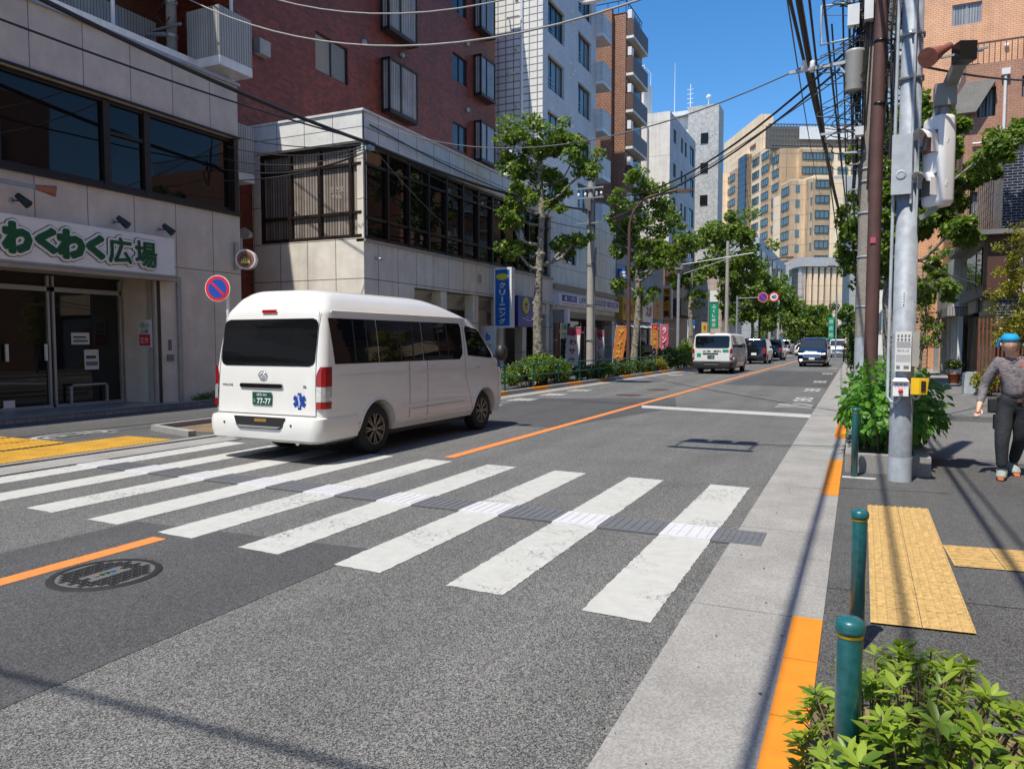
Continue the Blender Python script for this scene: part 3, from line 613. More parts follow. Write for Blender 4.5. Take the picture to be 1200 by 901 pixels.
# ---- stairs and low wall in the gap between the shop and the corner building
t = thing('entrance_stairs', (-15.5, 15.9, 0), 'narrow brick tiled steps with a metal handrail in the gap behind the no parking sign', 'stairs')
for k in range(7):
    g = MB(); g.box(-16.6, -14.8, 14.75+.28*k, 17.1, .111+.17*k, .111+.17*(k+1)-.003); part('step', g, 'stoop_tile', t)
g = MB(); g.tube([(-14.9, 14.8, 1.0), (-15.0, 16.9, 2.2)], .022, 8); g.tube([(-14.9, 14.8, .1), (-14.9, 14.8, 1.0)], .02, 8); g.tube([(-15.0, 16.7, .4), (-15.0, 16.7, 2.1)], .02, 8); g.tube([(-14.9, 14.8, .55), (-15.0, 16.9, 1.7)], .015, 8); part('handrail', g, 'grey_metal', t)

# ---- red brick apartment block behind
B = thing('apartment_building', (-20, 26, 0), 'tall dark red brick apartment block with bay windows behind the glass fronted corner building', 'building')
FX = -16.7; ya, yb = 10.0, 33.8; q = lambda y: y-ya; m = MB()
wins = []   # sash windows and bay windows from the photograph: centre Y, z0, z1, width, bay?
def px(x, y): p = onX(x, y, FX); return p.y, p.z
flat = []; bays = []
for k in range(-1, 3):
    dz = 3.05*k
    flat.append((21.1, 10.65+dz, 11.95+dz, 1.75)); flat.append((30.2, 10.25+dz+.0, 11.45+dz, 1.35) if True else 0)
    bays.append((25.0, 10.35+dz, 12.3+dz, 2.0)); bays.append((33.0-.2, 10.35+dz, 12.0+dz, 1.35) if False else (32.3, 10.15+dz, 11.95+dz, 1.5))
flat = [(y, a, b, w_) for (y, a, b, w_) in flat if not (y < 22 and a < 9.5)]
bays = [(y, a, b, w_) for (y, a, b, w_) in bays if a > 8.2 or y > 30]
holes = [(q(y)-w_/2, q(y)+w_/2, a, b) for (y, a, b, w_) in flat+bays]
m.wall((FX, 16.55, 0), Y0, PX, W := yb-16.55, 22, [(h[0]+ya-16.55, h[1]+ya-16.55, h[2], h[3]) for h in holes], .14)
m.wall((-30, yb, 0), X1, V((0, 1, 0)), 13.3, 22); m.wall((-30, 16.55, 0), X1, NY, 13.3, 22); m.box(-30, FX-.01, 16.6, yb, 21.9, 22)
m.box(-18.4, -16.75, 15.0, 17.1, 0, 4.3); part('wall', m, 'brick_red', B)
for (y, a, b, w_) in flat: window(B, (FX, ya, 0), Y0, PX, (q(y)-w_/2, q(y)+w_/2, a, b), .10, 2, .05, 'glass_pale' if y < 22 else 'glass_window')
for (y, a, b, w_) in bays:
    g = MB(); g.box(FX+.03, FX+.36, y-w_/2+.06, y+w_/2-.06, a+.06, b-.05); wn = part('bay_window', g, 'glass_curtain_pale', B)
    g = MB(); g.box(FX-.02, FX+.42, y-w_/2, y+w_/2, a-.08, a+.06); g.box(FX-.02, FX+.42, y-w_/2, y+w_/2, b-.06, b+.03)
    for c in (y-w_/2, y+w_/2-.07, y-w_*.12): g.box(FX+.30, FX+.40, c, c+.07, a, b)
    g.box(FX, FX+.08, y-w_/2, y-w_/2+.05, a, b); g.box(FX, FX+.08, y+w_/2-.05, y+w_/2, a, b); part('bay_frame', g, 'frame_dark', wn)
g = MB()
for (y, z) in ((22.9, 12.5), (25.4, 12.9), (30.9, 12.3), (25.4, 16.0), (31.0, 9.3), (30.9, 15.3), (22.6, 15.6)):
    g.lathe([(0, .12), (.10, .11), (.11, .02), (.11, 0)], (FX, y, z), 'x', 12)
part('vent_cap', g, 'grey_metal', B)
g = MB(); g.box(FX+.003, FX+.25, 17.4, 17.85, 10.2, 10.65); part('meter_box', g, 'box_grey', B)
# balconies at its left end: floors with a corrugated parapet round the corner, dark recess behind
for k, z in enumerate((6.35, 9.34, 12.33, 15.32)):
    g = MB(); g.box(-17.1, -15.9, 15.3, 16.5, z-.25, z); g.box(-19.4, -16.72, 9.2, 16.54, z-.22, z-.03); fl = part('balcony', g, 'coping_white', B)
    g = MB(); g.box(-15.98, -15.9, 15.38, 16.5, z+.003, z+1.33); g.box(-17.1, -15.9, 15.3, 15.375, z+.003, z+1.33); g.box(-18.3, -18.2, 9.2, 15.2, z+.003, z+1.2); part('balcony_panel', g, 'corrugated', fl)
    g = MB(); g.box(-19.38, -19.34, 11, 13.4, z+.1, z+2.0); part('balcony_door', g, 'glass_window', B)
g = MB()
for x_, y_ in ((FX+.12, 16.42), (-17.2, 13.1)): g.cyl((x_, y_, 4), (x_, y_, 20), .05)
part('drain_pipe', g, 'sign_white', B)
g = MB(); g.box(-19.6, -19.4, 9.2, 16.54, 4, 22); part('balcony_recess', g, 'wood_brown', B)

# ---- white tile wall seen above the shop roof, top left
B = thing('tiled_building', (-20, 9, 0), 'sliver of white tiled building above the shop roof at the top left', 'building')
g = MB(); g.box(-30, -17.6, 4, 9.1, 0, 13.5); part('wall', g, 'tile_white', B)

# ---- glass fronted corner building
B = thing('corner_building', (-14.6, 24, 0), 'two storey corner building with silver parapet and glazed upper floor, behind the van', 'building')
FX = -12.6; ya, yb = 17.2, 31.4; q = lambda y: y-ya
m = MB()
m.wall((FX, ya, 0), Y0, PX, yb-ya, 7.92, [(.06, yb-ya-.25, 4.42, 7.1), (2.6, yb-ya-.001, 0, 3.25)], .25)
m.wall((-16.68, ya, 0), X1, NY, 4.08, 7.92, [(.32, 4.02, 4.47, 7.1)], .25)
m.box(-16.68, FX-.3, ya+.3, yb-.01, 7.75, 7.85); m.box(-16.6, FX-1.6, ya+.02, yb-.02, 0, 4.3)
m.box(-16.6, FX-.28, ya+.28, yb-.02, 4.2, 4.4); m.box(-14.2, -14.0, ya+.3, yb-.3, 4.4, 7.4)
part('wall', m, 'stone_small', B)
m = MB(); m.box(FX-.02, FX+.05, ya-.05, yb, 7.14, 7.92); m.box(-16.7, FX+.05, ya-.06, ya-.004, 7.14, 7.92); part('parapet', m, 'panel_silver', B)
m = MB(); m.box(FX-.3, FX+.09, ya-.09, yb, 7.923, 7.99); m.box(-16.7, FX+.08, ya-.1, ya+.3, 7.924, 7.985); part('coping', m, 'coping_white', B)
nb = 12
for i in range(nb):
    a = ya+.12+(yb-ya-.42)*i/nb; b = ya+.12+(yb-ya-.42)*(i+1)/nb
    g = MB(); g.box(FX-.16, FX-.13, a+.03, b-.03, 4.46, 7.08); w_ = part('window', g, 'glass_dark', B)
    g = MB(); g.box(FX-.18, FX-.02, a-.045, a+.045, 4.44, 7.09)
    for z, h in ((4.44, .1), (5.02, .08), (6.52, .08), (7.0, .09)): g.box(FX-.18, FX-.04, a+.046, b-.046, z, z+h)
    part('window_frame', g, 'frame_dark', w_)
for i, (a, b) in enumerate(((-16.34, -15.24), (-15.24, -14.16), (-14.16, -13.06), (-13.06, -12.62))):
    g = MB(); g.box(a+.03, b-.03, ya+.13, ya+.16, 4.48, 7.08); w_ = part('window', g, 'glass_curtain' if i < 3 else 'soffit_beige', B)
    g = MB(); g.box(a-.04, a+.04, ya+.02, ya+.2, 4.48, 7.09)
    for z, h in ((4.48, .1), (5.15, .08), (6.5, .08), (7.0, .09)): g.box(a+.041, b-.041, ya+.05, ya+.2, z, z+h)
    part('window_frame', g, 'frame_bronze', w_)
g = MB(); g.text('空き室', (-13.6, ya+.12, 5.9), X1, Z0, .16, .004, 0, width=.5); g.text('TEL', (-13.6, ya+.12, 5.68), X1, Z0, .09, .004, 0, width=.4); part('window_lettering', g, 'concrete_pole_pale', B)
g = MB(); g.box(FX-.25, FX+.07, ya+.0, yb, 4.36, 4.43); part('sill', g, 'coping', B)
# ground floor behind the arcade: curved soffit, pillars, shop fronts
g = MB()
n = 8
for k in range(n):
    t0, t1 = k/n*pi/2, (k+1)/n*pi/2
    g.add([(FX-.26-.55*sin(t0), ya+2.6, 2.72+.5*cos(t0)), (FX-.26-.55*sin(t0), yb-.2, 2.72+.5*cos(t0)), (FX-.26-.55*sin(t1), yb-.2, 2.72+.5*cos(t1)), (FX-.26-.55*sin(t1), ya+2.6, 2.72+.5*cos(t1))], [(0, 1, 2, 3)], 0, True)
part('arcade_soffit', g, 'stone_small', B)
for y in (17.6, 21.7, 24.0, 26.15, 28.35, 30.95):
    g = MB(); g.box(FX-.40, FX-.05, y-.2, y+.2, .05, 3.24); part('pillar', g, 'stone_small', B)
g = MB(); g.box(FX-1.5, FX-1.45, ya+.3, 24.2, .1, 2.4); w_ = part('shop_window', g, 'glass_shop', B)
g = MB(); 
for y in (17.6, 19, 20.4, 21.6, 22.8, 24.1): g.box(FX-1.46, FX-1.38, y, y+.07, .1, 2.7)
g.box(FX-1.46, FX-1.37, 17.5, 24.2, 2.4, 2.5); part('window_frame', g, 'frame_dark', w_)
g = MB(); g.box(FX-.65, FX-.6, 24.3, 26.0, .1, 2.75); part('wall_panel', g, 'beige', B)
g = MB(); g.box(FX-.9, FX-.85, 26.3, 28.2, .1, 2.7); part('roller_shutter', g, 'shutter', B)
g = MB(); g.box(FX-1.4, FX-1.3, 28.5, 30.8, .1, 3.0); part('entrance_gate', g, 'frame_dark', B)
g = MB(); g.box(FX-.26, FX-.1, 28.4, 30.9, 2.75, 3.2); part('name_panel', g, 'stone_small', B)
g = MB(); g.text('NEODIA', (FX-.09, 29.2, 2.98), Y0, Z0, .18, .01, 0, bold=.03); part('lettering', g, 'print_black', B)
g = MB(); g.box(FX-.003, FX+.06, 24.1, 24.25, 3.7, 4.0); part('junction_box', g, 'box_grey', B)
g = MB()
for y in (17.75,): g.cyl((FX+.003, y, 3.95), (FX+.2, y, 3.9), .04, .05)
part('wall_lamp', g, 'frame_alu', B)
def signboard(name, label, x0, x1, y0, y1, z0, z1, mats, fn, grp=None):
    t = thing(name, ((x0+x1)/2, (y0+y1)/2, z0), label, 'sign', grp)
    g = MB(); g.box(x0, x1, y0, y1, z0, z1); part('sign_box', g, mats, t)
    if fn: fn(t)
    return t
# blue dry cleaning signs
def f(t):
    yf = 25.35; g = MB(); g.box(-12.52, -11.92, yf-.006, yf-.001, 2.15, 4.27); part('face_panel', g, 'bright_blue', t)
    g = MB(); g.lathe([(0, -.012), (.26, -.012), (.26, 0)], (-12.22, yf-.006, 4.0), 'y', 24); 
    g.v = [(v[0], v[1], 4.0+(v[2]-4.0)*.5) for v in g.v]; part('emblem', g, 'logo_yellow', t)
    g = MB()
    for i, ch in enumerate('クリ|ニング'): g.text(ch, (-12.22, yf-.004, 3.68-i*.27), X1, Z0, .22, .012, 0, bold=.035, width=.26 if ch != '|' else .06)
    part('lettering', g, 'banner_white', t)
signboard('cleaning_sign', 'tall blue projecting sign with white vertical lettering and a yellow oval on the corner building', -12.59, -11.84, 25.35, 25.62, 2.08, 4.35, 'sign_white', f)
def f(t):
    g = MB(); g.lathe([(0, .02), (.33, .02), (.33, 0)], (-12.3+.305, 27.0, 2.98), 'x', 24); part('emblem', g, 'logo_yellow', t)
    g = MB(); g.text('せ', (-11.97, 27.0, 2.98), Y0, Z0, .3, .012, 0, bold=.04); part('emblem_letter', g, 'deep_blue', t)
    g = MB(); g.text('ーニング', (-11.99, 27.35, 2.48), Y0, Z0, .24, .012, 0, bold=.04, width=1.3); part('lettering', g, 'banner_white', t)
signboard('cleaning_sign', 'smaller square blue sign with a yellow disc just behind the tall blue cleaning sign', -12.35, -12.0, 26.3, 28.25, 2.15, 3.35, 'deep_blue', f)
t = thing('notice_board', (-12.2, 24.9, 0), 'white free standing notice board with a small blue mark beside the shutter', 'sign')
g = MB(); g.box(-12.95, -12.3, 24.95, 25.0, .6, 2.15); part('board', g, 'poster_white', t)
g = MB(); g.text('b', (-12.62, 24.945, 1.75), X1, Z0, .3, .01, 0, bold=.05); part('mark', g, 'bright_blue', t)
g = MB(); g.text('直進', (-12.62, 24.945, 1.4), X1, Z0, .12, .01, 0); g.text('駐車', (-12.62, 24.945, 1.15), X1, Z0, .12, .01, 0); part('lettering', g, 'print_grey', t)
g = MB(); g.box(-12.9, -12.85, 24.96, 24.99, .11, .6); g.box(-12.4, -12.35, 24.96, 24.99, .11, .6); part('stand', g, 'frame_alu', t)
# air conditioners on the corner building's roof
for i, (y, z) in enumerate(((28.6, 7.86), (29.6, 7.86), (30.6, 7.86), (28.9, 8.75), (30.1, 8.75))):
    t = thing('air_conditioner', (-13.3, y, z), 'pale air conditioner unit on the corner building roof, '+('nearest of the bottom row', 'middle of the bottom row', 'farthest of the bottom row', 'nearer of the top row', 'farther of the top row')[i], 'air conditioner', 'air conditioners on the corner building roof')
    g = MB(); g.box(-13.7, -13.3, y-.42, y+.42, z+.05, z+.8); part('casing', g, 'sign_white', t)
    g = MB(); g.lathe([(.28, .02), (.28, 0)], (-13.3, y-.08, z+.42), 'x', 18)
    for k in range(6): g.box(-13.299, -13.28, y-.36, y+.2, z+.18+k*.09, z+.2+k*.09)
    part('fan_grille', g, 'print_grey', t)

# ---- convenience store building with grey panelled upper floor
B = thing('store_building', (-14.5, 36, 0), 'grey panelled two storey building with a blue and white convenience store sign', 'building')
ya, yb = 31.42, 41.0; q = lambda y: y-ya; m = MB()
wn = [(q(32.6), q(34.5), 5.25, 6.6), (q(36.4), q(37.6), 5.0, 6.5)]
m.wall((FX, ya, 0), Y0, PX, yb-ya, 8.0, wn+[(.3, q(40.4), 0, 3.0)], .2)
m.wall((-18, yb, 0), X1, V((0, 1, 0)), 5.4, 8); m.box(-18, FX-.02, ya, yb, 7.8, 7.9); m.box(-18, FX-1.8, ya, yb, 0, 7.7)
part('wall', m, 'panel_silver', B)
for r_ in wn: window(B, (FX, ya, 0), Y0, PX, r_, .14, 2)
g = MB(); g.box(FX-1.6, FX+.12, ya, yb, 3.95, 4.2); g.box(FX-1.6, FX+.02, ya, yb, 2.7, 3.0); part('fascia', g, 'soffit_beige', B)
for i, (a, b) in enumerate(((31.8, 33.2), (33.3, 34.6), (34.7, 36.0), (36.1, 37.6), (37.7, 39.4))):
    g = MB(); g.box(FX-1.0, FX-.96, a, b, .2, 2.65); w_ = part('shop_window', g, 'glass_shop', B)
    g = MB(); g.box(FX-.98, FX-.9, a-.05, a+.03, .1, 2.66); g.box(FX-.98, FX-.9, a, b, 2.0, 2.12); part('window_frame', g, 'frame_alu', w_)
for y in (31.6, 40.6): g = MB(); g.box(FX-.5, FX-.004, y-.18, y+.25, .05, 2.69); part('pillar', g, 'panel_silver', B)
t = thing('store_sign', (FX, 36, 3.1), 'long white sign with blue panels, blue lettering and a red stripe over the store front', 'sign')
g = MB(); g.box(FX+.004, FX+.25, 31.55, 40.9, 3.22, 3.78); part('board', g, 'sign_white', t)
g = MB(); g.box(FX+.251, FX+.256, 31.9, 33.9, 3.42, 3.72); g.box(FX+.251, FX+.256, 36.6, 38.5, 3.42, 3.72); g.box(FX+.251, FX+.256, 38.7, 40.8, 3.42, 3.72); part('blue_panel', g, 'deep_blue', t)
g = MB(); g.box(FX+.251, FX+.256, 31.9, 40.8, 3.30, 3.335); part('red_stripe', g, 'sign_red', t)
g = MB(); g.text('LAWSON', (FX+.252, 35.25, 3.58), Y0, Z0, .30, .006, 0, bold=.03, width=2.0); part('lettering', g, 'deep_blue', t)
g = MB(); g.text('STATION', (FX+.257, 37.5, 3.57), Y0, Z0, .18, .006, 0, bold=.02, width=1.6); g.text('酒たばこ', (FX+.257, 39.8, 3.57), Y0, Z0, .2, .006, 0, bold=.02, width=1.6); g.text('ATM', (FX+.257, 33.3, 3.57), Y0, Z0, .18, .006, 0); 
g.lathe([(0, .008), (.11, .008)], (FX+.257, 32.4, 3.57), 'x', 16); part('panel_lettering', g, 'sign_white', t)
t = thing('sign_box', (FX+.6, 31.7, 2.6), 'small pale blank projecting sign box at the left end of the store front', 'sign')
g = MB(); g.box(FX-.35, FX+.55, 31.45, 31.7, 2.42, 3.02); part('panel', g, 'coping', t); g = MB(); g.box(FX+.552, FX+.72, 31.42, 31.72, 2.38, 3.04); part('end_cap', g, 'sign_white', t)

# ---- white tiled apartment tower
B = thing('apartment_tower', (-18, 40, 0), 'tall white tiled apartment tower, its side wall sunlit and its front in shade', 'building')
FX = -15.0; ya, yb = 35.9, 44.4; q = lambda y: y-ya; H = 29; m = MB(); hl = []
for k in range(8):
    z = 9.1+2.86*k; z2 = z-.1
    if k >= 0: hl.append((q(36.6), q(39.0), z, z+1.75)); hl.append((q(41.2), q(43.5), z, z+1.75))
m.wall((FX, ya, 0), Y0, PX, yb-ya, H, hl, .22); m.box(-24, FX-.02, ya+.02, yb, H-.1, H-.02)
m.wall((-28, yb, 0), X1, V((0, 1, 0)), 13, H)
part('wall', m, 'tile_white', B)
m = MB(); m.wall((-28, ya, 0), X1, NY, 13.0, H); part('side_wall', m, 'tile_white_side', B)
for i, h in enumerate(hl):
    window(B, (FX, ya, 0), Y0, PX, h, .2, 3, .06, 'glass_teal' if i % 3 == 0 else 'glass_pale')
    g = MB()
    for k in range(3): z = h[2]+.15+.22*k; g.box(FX-.05, FX-.03, ya+h[0]+.05, ya+h[0]+.85, z, z+.03)
    g.box(FX-.06, FX-.03, ya+h[0]+.84, ya+h[0]+.88, h[2]+.02, h[2]+.7)
    part('window_rail', g, 'frame_alu', B)
g = MB(); g.cyl((-16.15, ya-.08, 4), (-16.15, ya-.08, H), .07)
for k in range(8): z = 9.7+2.86*k; g.box(-16.9, -16.15, ya-.3, ya-.24, z, z+.05); g.box(-16.9, -16.84, ya-.3, ya-.003, z, z+.05)
part('drain_pipe', g, 'coping_white', B)
g = MB()
for k in range(8):
    z = 11.4+2.86*k
    for (y, dz) in ((39.9, 0), (40.5, -.25), (40.2, -.5)): g.lathe([(0, .14), (.09, .12), (.1, 0)], (FX, y, z+dz), 'x', 10)
    g.lathe([(0, .14), (.09, .12), (.1, 0)], (-16.5, ya-.14, z-.5), 'y', 10)
part('vent_cap', g, 'coping_white', B)
for k in range(8):
    z = 9.0+2.86*k
    g = MB(); g.box(-15.6, -14.55, 44.42, 46.1, z-.2, z); fl = part('balcony', g, 'coping_white', B)
    g = MB(); g.box(-14.63, -14.55, 44.42, 46.1, z+.003, z+1.15); g.box(-15.55, -14.64, 44.42, 44.5, z+.003, z+1.15); part('balcony_panel', g, 'tile_white', fl)
g = MB(); g.box(-24, -15.6, 44.42, 46.0, 0, H); part('rear_wall', g, 'tile_white', B)

# ---- brown tiled tower with projecting balconies
B = thing('apartment_tower', (-18, 55, 0), 'brown tiled apartment tower with brown projecting balconies, just right of the white tower', 'building')
FX = -15.6; ya, yb = 52.75, 57.2; H = 25.1; m = MB()
m.wall((-30, ya, 0), X1, NY, 14.4, H); m.box(-17.3, -16.5, ya-.45, ya-.003, 0, H+.3)
m.wall((FX, ya, 0), Y0, PX, yb-ya, H); m.wall((-30, yb, 0), X1, V((0, 1, 0)), 14.4, H); m.box(-30, FX, ya, yb, H-.1, H-.02)
part('wall', m, 'brick_brown', B)
for k in range(9):
    z = 2.65+2.6*k
    g = MB(); g.box(FX+.004, FX+.55, ya+.1, yb-.3, z-.18, z); fl = part('balcony', g, 'plaster_cream', B)
    g = MB(); g.box(FX+.47, FX+.55, ya+.1, yb-.3, z+.003, z+1.15); g.box(FX+.004, FX+.465, ya+.1, ya+.18, z+.003, z+1.15); part('balcony_panel', g, 'tile_brown_dark', fl)
    g = MB(); g.box(FX+.01, FX+.04, ya+1.6, yb-.6, z+.2, z+2.2); part('window', g, 'glass_window', B)
    g = MB(); g.box(FX+.01, FX+.04, ya+.5, ya+1.2, z+.6, z+2.0); part('window', g, 'glass_dark', B)
    g = MB(); g.box(FX+.05, FX+.35, ya+.3, ya+.9, z+1.3, z+1.9); part('air_conditioner_unit', g, 'sign_white', B)
g = MB(); 
for x_ in (-18, -17, -16.2, FX-.05): g.box(x_, x_+.04, ya+.1, ya+.14, H, H+.9)
g.box(-18, FX, ya+.1, ya+.14, H+.87, H+.93); g.box(FX-.06, FX, ya+.15, yb, H+.87, H+.93)
for k in range(8): g.box(FX-.05, FX-.02, ya+.15+k*.6, ya+.19+k*.6, H, H+.86)
part('roof_railing', g, 'frame_dark', B)

# ---- pale block, grey block
B = thing('apartment_building', (-19, 66, 0), 'pale cream mid rise block with a blue grey shaded front and a small roof house', 'building')
FX = -15.42; ya, yb = 66.0, 77.2; q = lambda y: y-ya; m = MB()
hl = []
for k in range(6):
    z = 3.6+3.03*k
    hl += [(q(67.4), q(68.5), z+.7, z+1.9), (q(70.5), q(71.4), z+.5, z+1.9), (q(72.2), q(73.1), z+.5, z+1.9), (q(74.4), q(76.6), z+.3, z+2.1)]
m.wall((FX, ya, 0), Y0, PX, yb-ya, 21.8, hl, .15); part('front_wall', m, 'plaster_grey_blue', B)  # bluish shade on this front is put into its plaster colour
for h in hl: window(B, (FX, ya, 0), Y0, PX, h, .12, 2, .05, 'glass_teal' if h[1]-h[0] > 2 else 'glass_pale', far=True)
m = MB(); m.wall((-30, ya, 0), X1, NY, 14.578, 21.8); m.box(-30, FX-.01, ya+.01, yb, 21.6, 21.7); m.box(-30, FX, yb-.1, yb, 0, 21.79); m.box(-24, -18.1, 67.2, 70, 21.7, 25.4); m.box(-30, -18.9, ya+.05, ya+1, 21.8, 24.3)
part('side_wall', m, 'plaster_cream', B)
g = MB(); g.cyl((-17.4, ya-.1, 8), (-17.4, ya-.1, 20.6), .08); part('drain_pipe', g, 'coping', B)
g = MB(); 
for x_, y_ in ((-18.1, 67.2), (-18.1, 69.5), (-20, 67.2)): g.cyl((x_, y_, 25.4), (x_, y_, 26.6), .03, seg=6)
g.box(-24, -18.14, 67.2, 67.24, 26.5, 26.56); g.box(-18.12, -18.08, 67.2, 70, 26.5, 26.56); part('roof_railing', g, 'coping_white', B)
B = thing('office_building', (-18, 80, 0), 'grey pebble dashed block with white roof slab and antennas, furthest of the left row', 'building')
m = MB(); m.box(-26, -17.5, 84.6, 92, 0, 26.6, 0); m.box(-17.5, -14.2, 83.5, 86.6, 0, 27.3, 1); part('wall', m, ['plaster_cream', 'pebble_grey'], B)
m = MB(); m.box(-24, -17.45, 83.9, 92, 26.62, 27.1); part('roof_slab', m, 'coping_white', B)
for z in (6, 9.5, 13, 16.5, 20, 23.2): g = MB(); g.box(-16.1, -15.3, 83.42, 83.499, z, z+1.1); part('window', g, 'glass_dark', B)
g = MB(); g.box(-19.6, -18.4, 84.5, 84.59, 23.2, 24.6); part('window', g, 'glass_pale', B)
g = MB(); g.cyl((-19.6, 86, 27), (-19.6, 86, 33.2), .06, .03, 6); 
for dz in (0, .5, 1.0, 1.5, 2.0): g.box(-18.2, -17.5, 86, 86.05, 28+dz, 28.05+dz)
g.cyl((-17.8, 86, 27), (-17.8, 86, 30.6), .08, .05, 6); g.cyl((-15.6, 85, 27.2), (-15.6, 85, 28.9), .06, .05, 6); g.lathe([(0, 0), (.2, .08), (.28, .2)], (-15.6, 84.8, 28.6), 'y', 12); part('antenna', g, 'coping_white', B)

# ---- low shops beyond the store
B = thing('shop_building', (-14, 47, 0), 'low shops with an ochre sign band and striped awning beyond the convenience store', 'building')
FX = -12.6; m = MB(); m.box(-20, FX, 41.2, 52.5, 0, 7.2, 0); part('wall', m, 'plaster_grey_blue', B)
m = MB()
for k in range(15): a = 41.5+k*.72; m.add([(FX+.1, a, 2.75), (FX+.9, a, 2.4), (FX+.9, a+.6, 2.4), (FX+.1, a+.6, 2.75)], [(0, 1, 2, 3)], k % 2)
part('awning', m, ['sign_white', 'coping'], B)
for k, y in enumerate((42, 44, 46, 48.2, 50.4)):
    g = MB(); g.box(FX+.004, FX+.05, y, y+1.8, .4, 2.5); w_ = part('shop_window', g, ['glass_shop', 'glass_curtain_pale'][k % 2], B)
    g = MB(); g.box(FX+.052, FX+.1, y-.06, y+.04, .2, 2.6); g.box(FX+.052, FX+.1, y, y+1.8, 1.9, 2.0); part('window_frame', g, 'frame_dark', w_)
def f(t):
    g = MB(); 
    for i, ch in enumerate('やきとり酒場'): g.text(ch, (-12.24, 41.7+i*.7, 3.5), Y0, Z0, .55, .01, 0, bold=.03)
    part('lettering', g, 'wood_brown', t)
signboard('shop_sign', 'wide ochre signboard with dark lettering behind the second street tree', -12.59, -12.25, 41.3, 45.6, 2.8, 4.15, 'ochre', f)
def f(t):
    g = MB(); g.text('E', (-12.25, 41.24, 5.32), X1, Z0, .5, .01, 0, bold=.06); part('lettering', g, 'sign_white', t)
signboard('shop_sign', 'small bright blue projecting sign with a white mark, above the ochre signboard', -12.58, -11.9, 41.25, 41.4, 4.93, 5.73, 'bright_blue', f)
def f(t):
    g = MB(); g.text('スポ', (-12.24, 47.1, 3.5), Y0, Z0, .75, .01, 0, bold=.05, width=1.5); part('lettering', g, 'sign_red', t)
signboard('shop_sign', 'white signboard with large red lettering left of the peach panel', -12.59, -12.25, 45.7, 48.2, 2.8, 4.3, 'coping_white', f)
def f(t):
    g = MB(); g.text('食', (-12.24, 49.4, 3.7), Y0, Z0, .9, .01, 0, bold=.03); part('lettering', g, 'rust_paint', t)
signboard('shop_sign', 'square peach coloured signboard with a brown character', -12.59, -12.25, 48.3, 50.6, 3.05, 4.35, 'peach', f)
def f(t):
    g = MB(); g.box(-13.1, -12.5, 54.33, 54.339, 3.3, 5.5); part('face_panel', g, 'sign_orange', t)
    g = MB(); 
    for i, ch in enumerate('松屋食堂'): g.text(ch, (-12.8, 54.335, 5.2-i*.52), X1, Z0, .40, .012, 0, bold=.04)
    part('lettering', g, 'print_black', t)
signboard('shop_sign', 'tall bright orange vertical sign with black characters beside the grey lamp pole', -13.6, -12.42, 54.35, 54.7, 3.2, 5.62, 'sign_white', f)
B = thing('brick_building', (-14, 63, 0), 'low rust brown brick building with balconies behind the orange sign', 'building')
m = MB(); m.box(-20, -13.7, 57.4, 65.5, 0, 9.4); part('wall', m, 'brick_rust', B)
for z in (3.6, 6.6): g = MB(); g.box(-13.69, -12.4, 57.5, 65, z, z+.2); g.box(-12.5, -12.4, 57.5, 65, z+.2, z+1.3); g.box(-13.69, -12.51, 57.5, 57.6, z+.2, z+1.3); part('balcony', g, 'tile_brown_dark', B)
B = thing('pink_stone_building', (-14, 80, 0), 'pinkish stone clad building behind the street trees on the left', 'building')
m = MB(); m.wall((-15.35, 74.4, 0), X1, NY, 3.95, 9); m.box(-15.35, -11.4, 74.41, 83.2, 0, 9); part('wall', m, 'pink_panel', B)
for k in range(2):
    for j in range(1): g = MB(); g.box(-11.39, -11.3, 76+j*5.5, 79+j*5.5, 3.6+3*k, 5.4+3*k); part('window', g, 'glass_window', B)
B = thing('tan_building', (-15, 110, 0), 'far grey office building hidden behind the row of street trees', 'building')
m = MB(); m.box(-30, -11.8, 101, 140, 0, 15, 0); part('wall', m, 'plaster_grey_blue', B)
for k in range(4):
    for j in range(5): g = MB(); g.box(-11.79, -11.7, 103+j*7, 107+j*7, 3+3*k, 4.6+3*k); part('window', g, 'glass_window', B)
def f(t):
    g = MB()
    for i, ch in enumerate('ふくしの窓'): g.text(ch, (-11.9, 68.93, 4.75-i*.42), X1, Z0, .32, .012, 0, bold=.03)
    part('lettering', g, 'sign_white', t)
t = signboard('shop_sign', 'tall green vertical sign with white characters among the street trees', -12.27, -11.54, 68.95, 69.2, 2.75, 6.2, 'sign_green', f)
g = MB(); g.box(-12.27, -11.54, 68.9, 68.94, 5.16, 6.2); part('top_panel', g, 'sign_white', t); g = MB(); g.cyl((-12.4, 69.1, 0), (-12.4, 69.1, 6.2), .08); part('post', g, 'grey_metal', t)
t = thing('shop_sign', (-8.6, 96, 0), 'pale tall lattice sign tower with a blue and yellow top among the far trees', 'sign')
g = MB()
for x_ in (-9.6, -8.7): g.box(x_, x_+.12, 96, 96.15, 0, 7.6)
for k in range(7): g.box(-9.5, -8.7, 96, 96.1, .8+k, .9+k)
part('frame', g, 'coping_white', t); g = MB(); g.box(-8.2, -7.2, 96, 96.3, 4.9, 7.6, 0); g.box(-8.2, -7.2, 95.9, 95.99, 4.9, 5.8, 1); part('panel', g, ['blue_sheet', 'logo_yellow'], t)

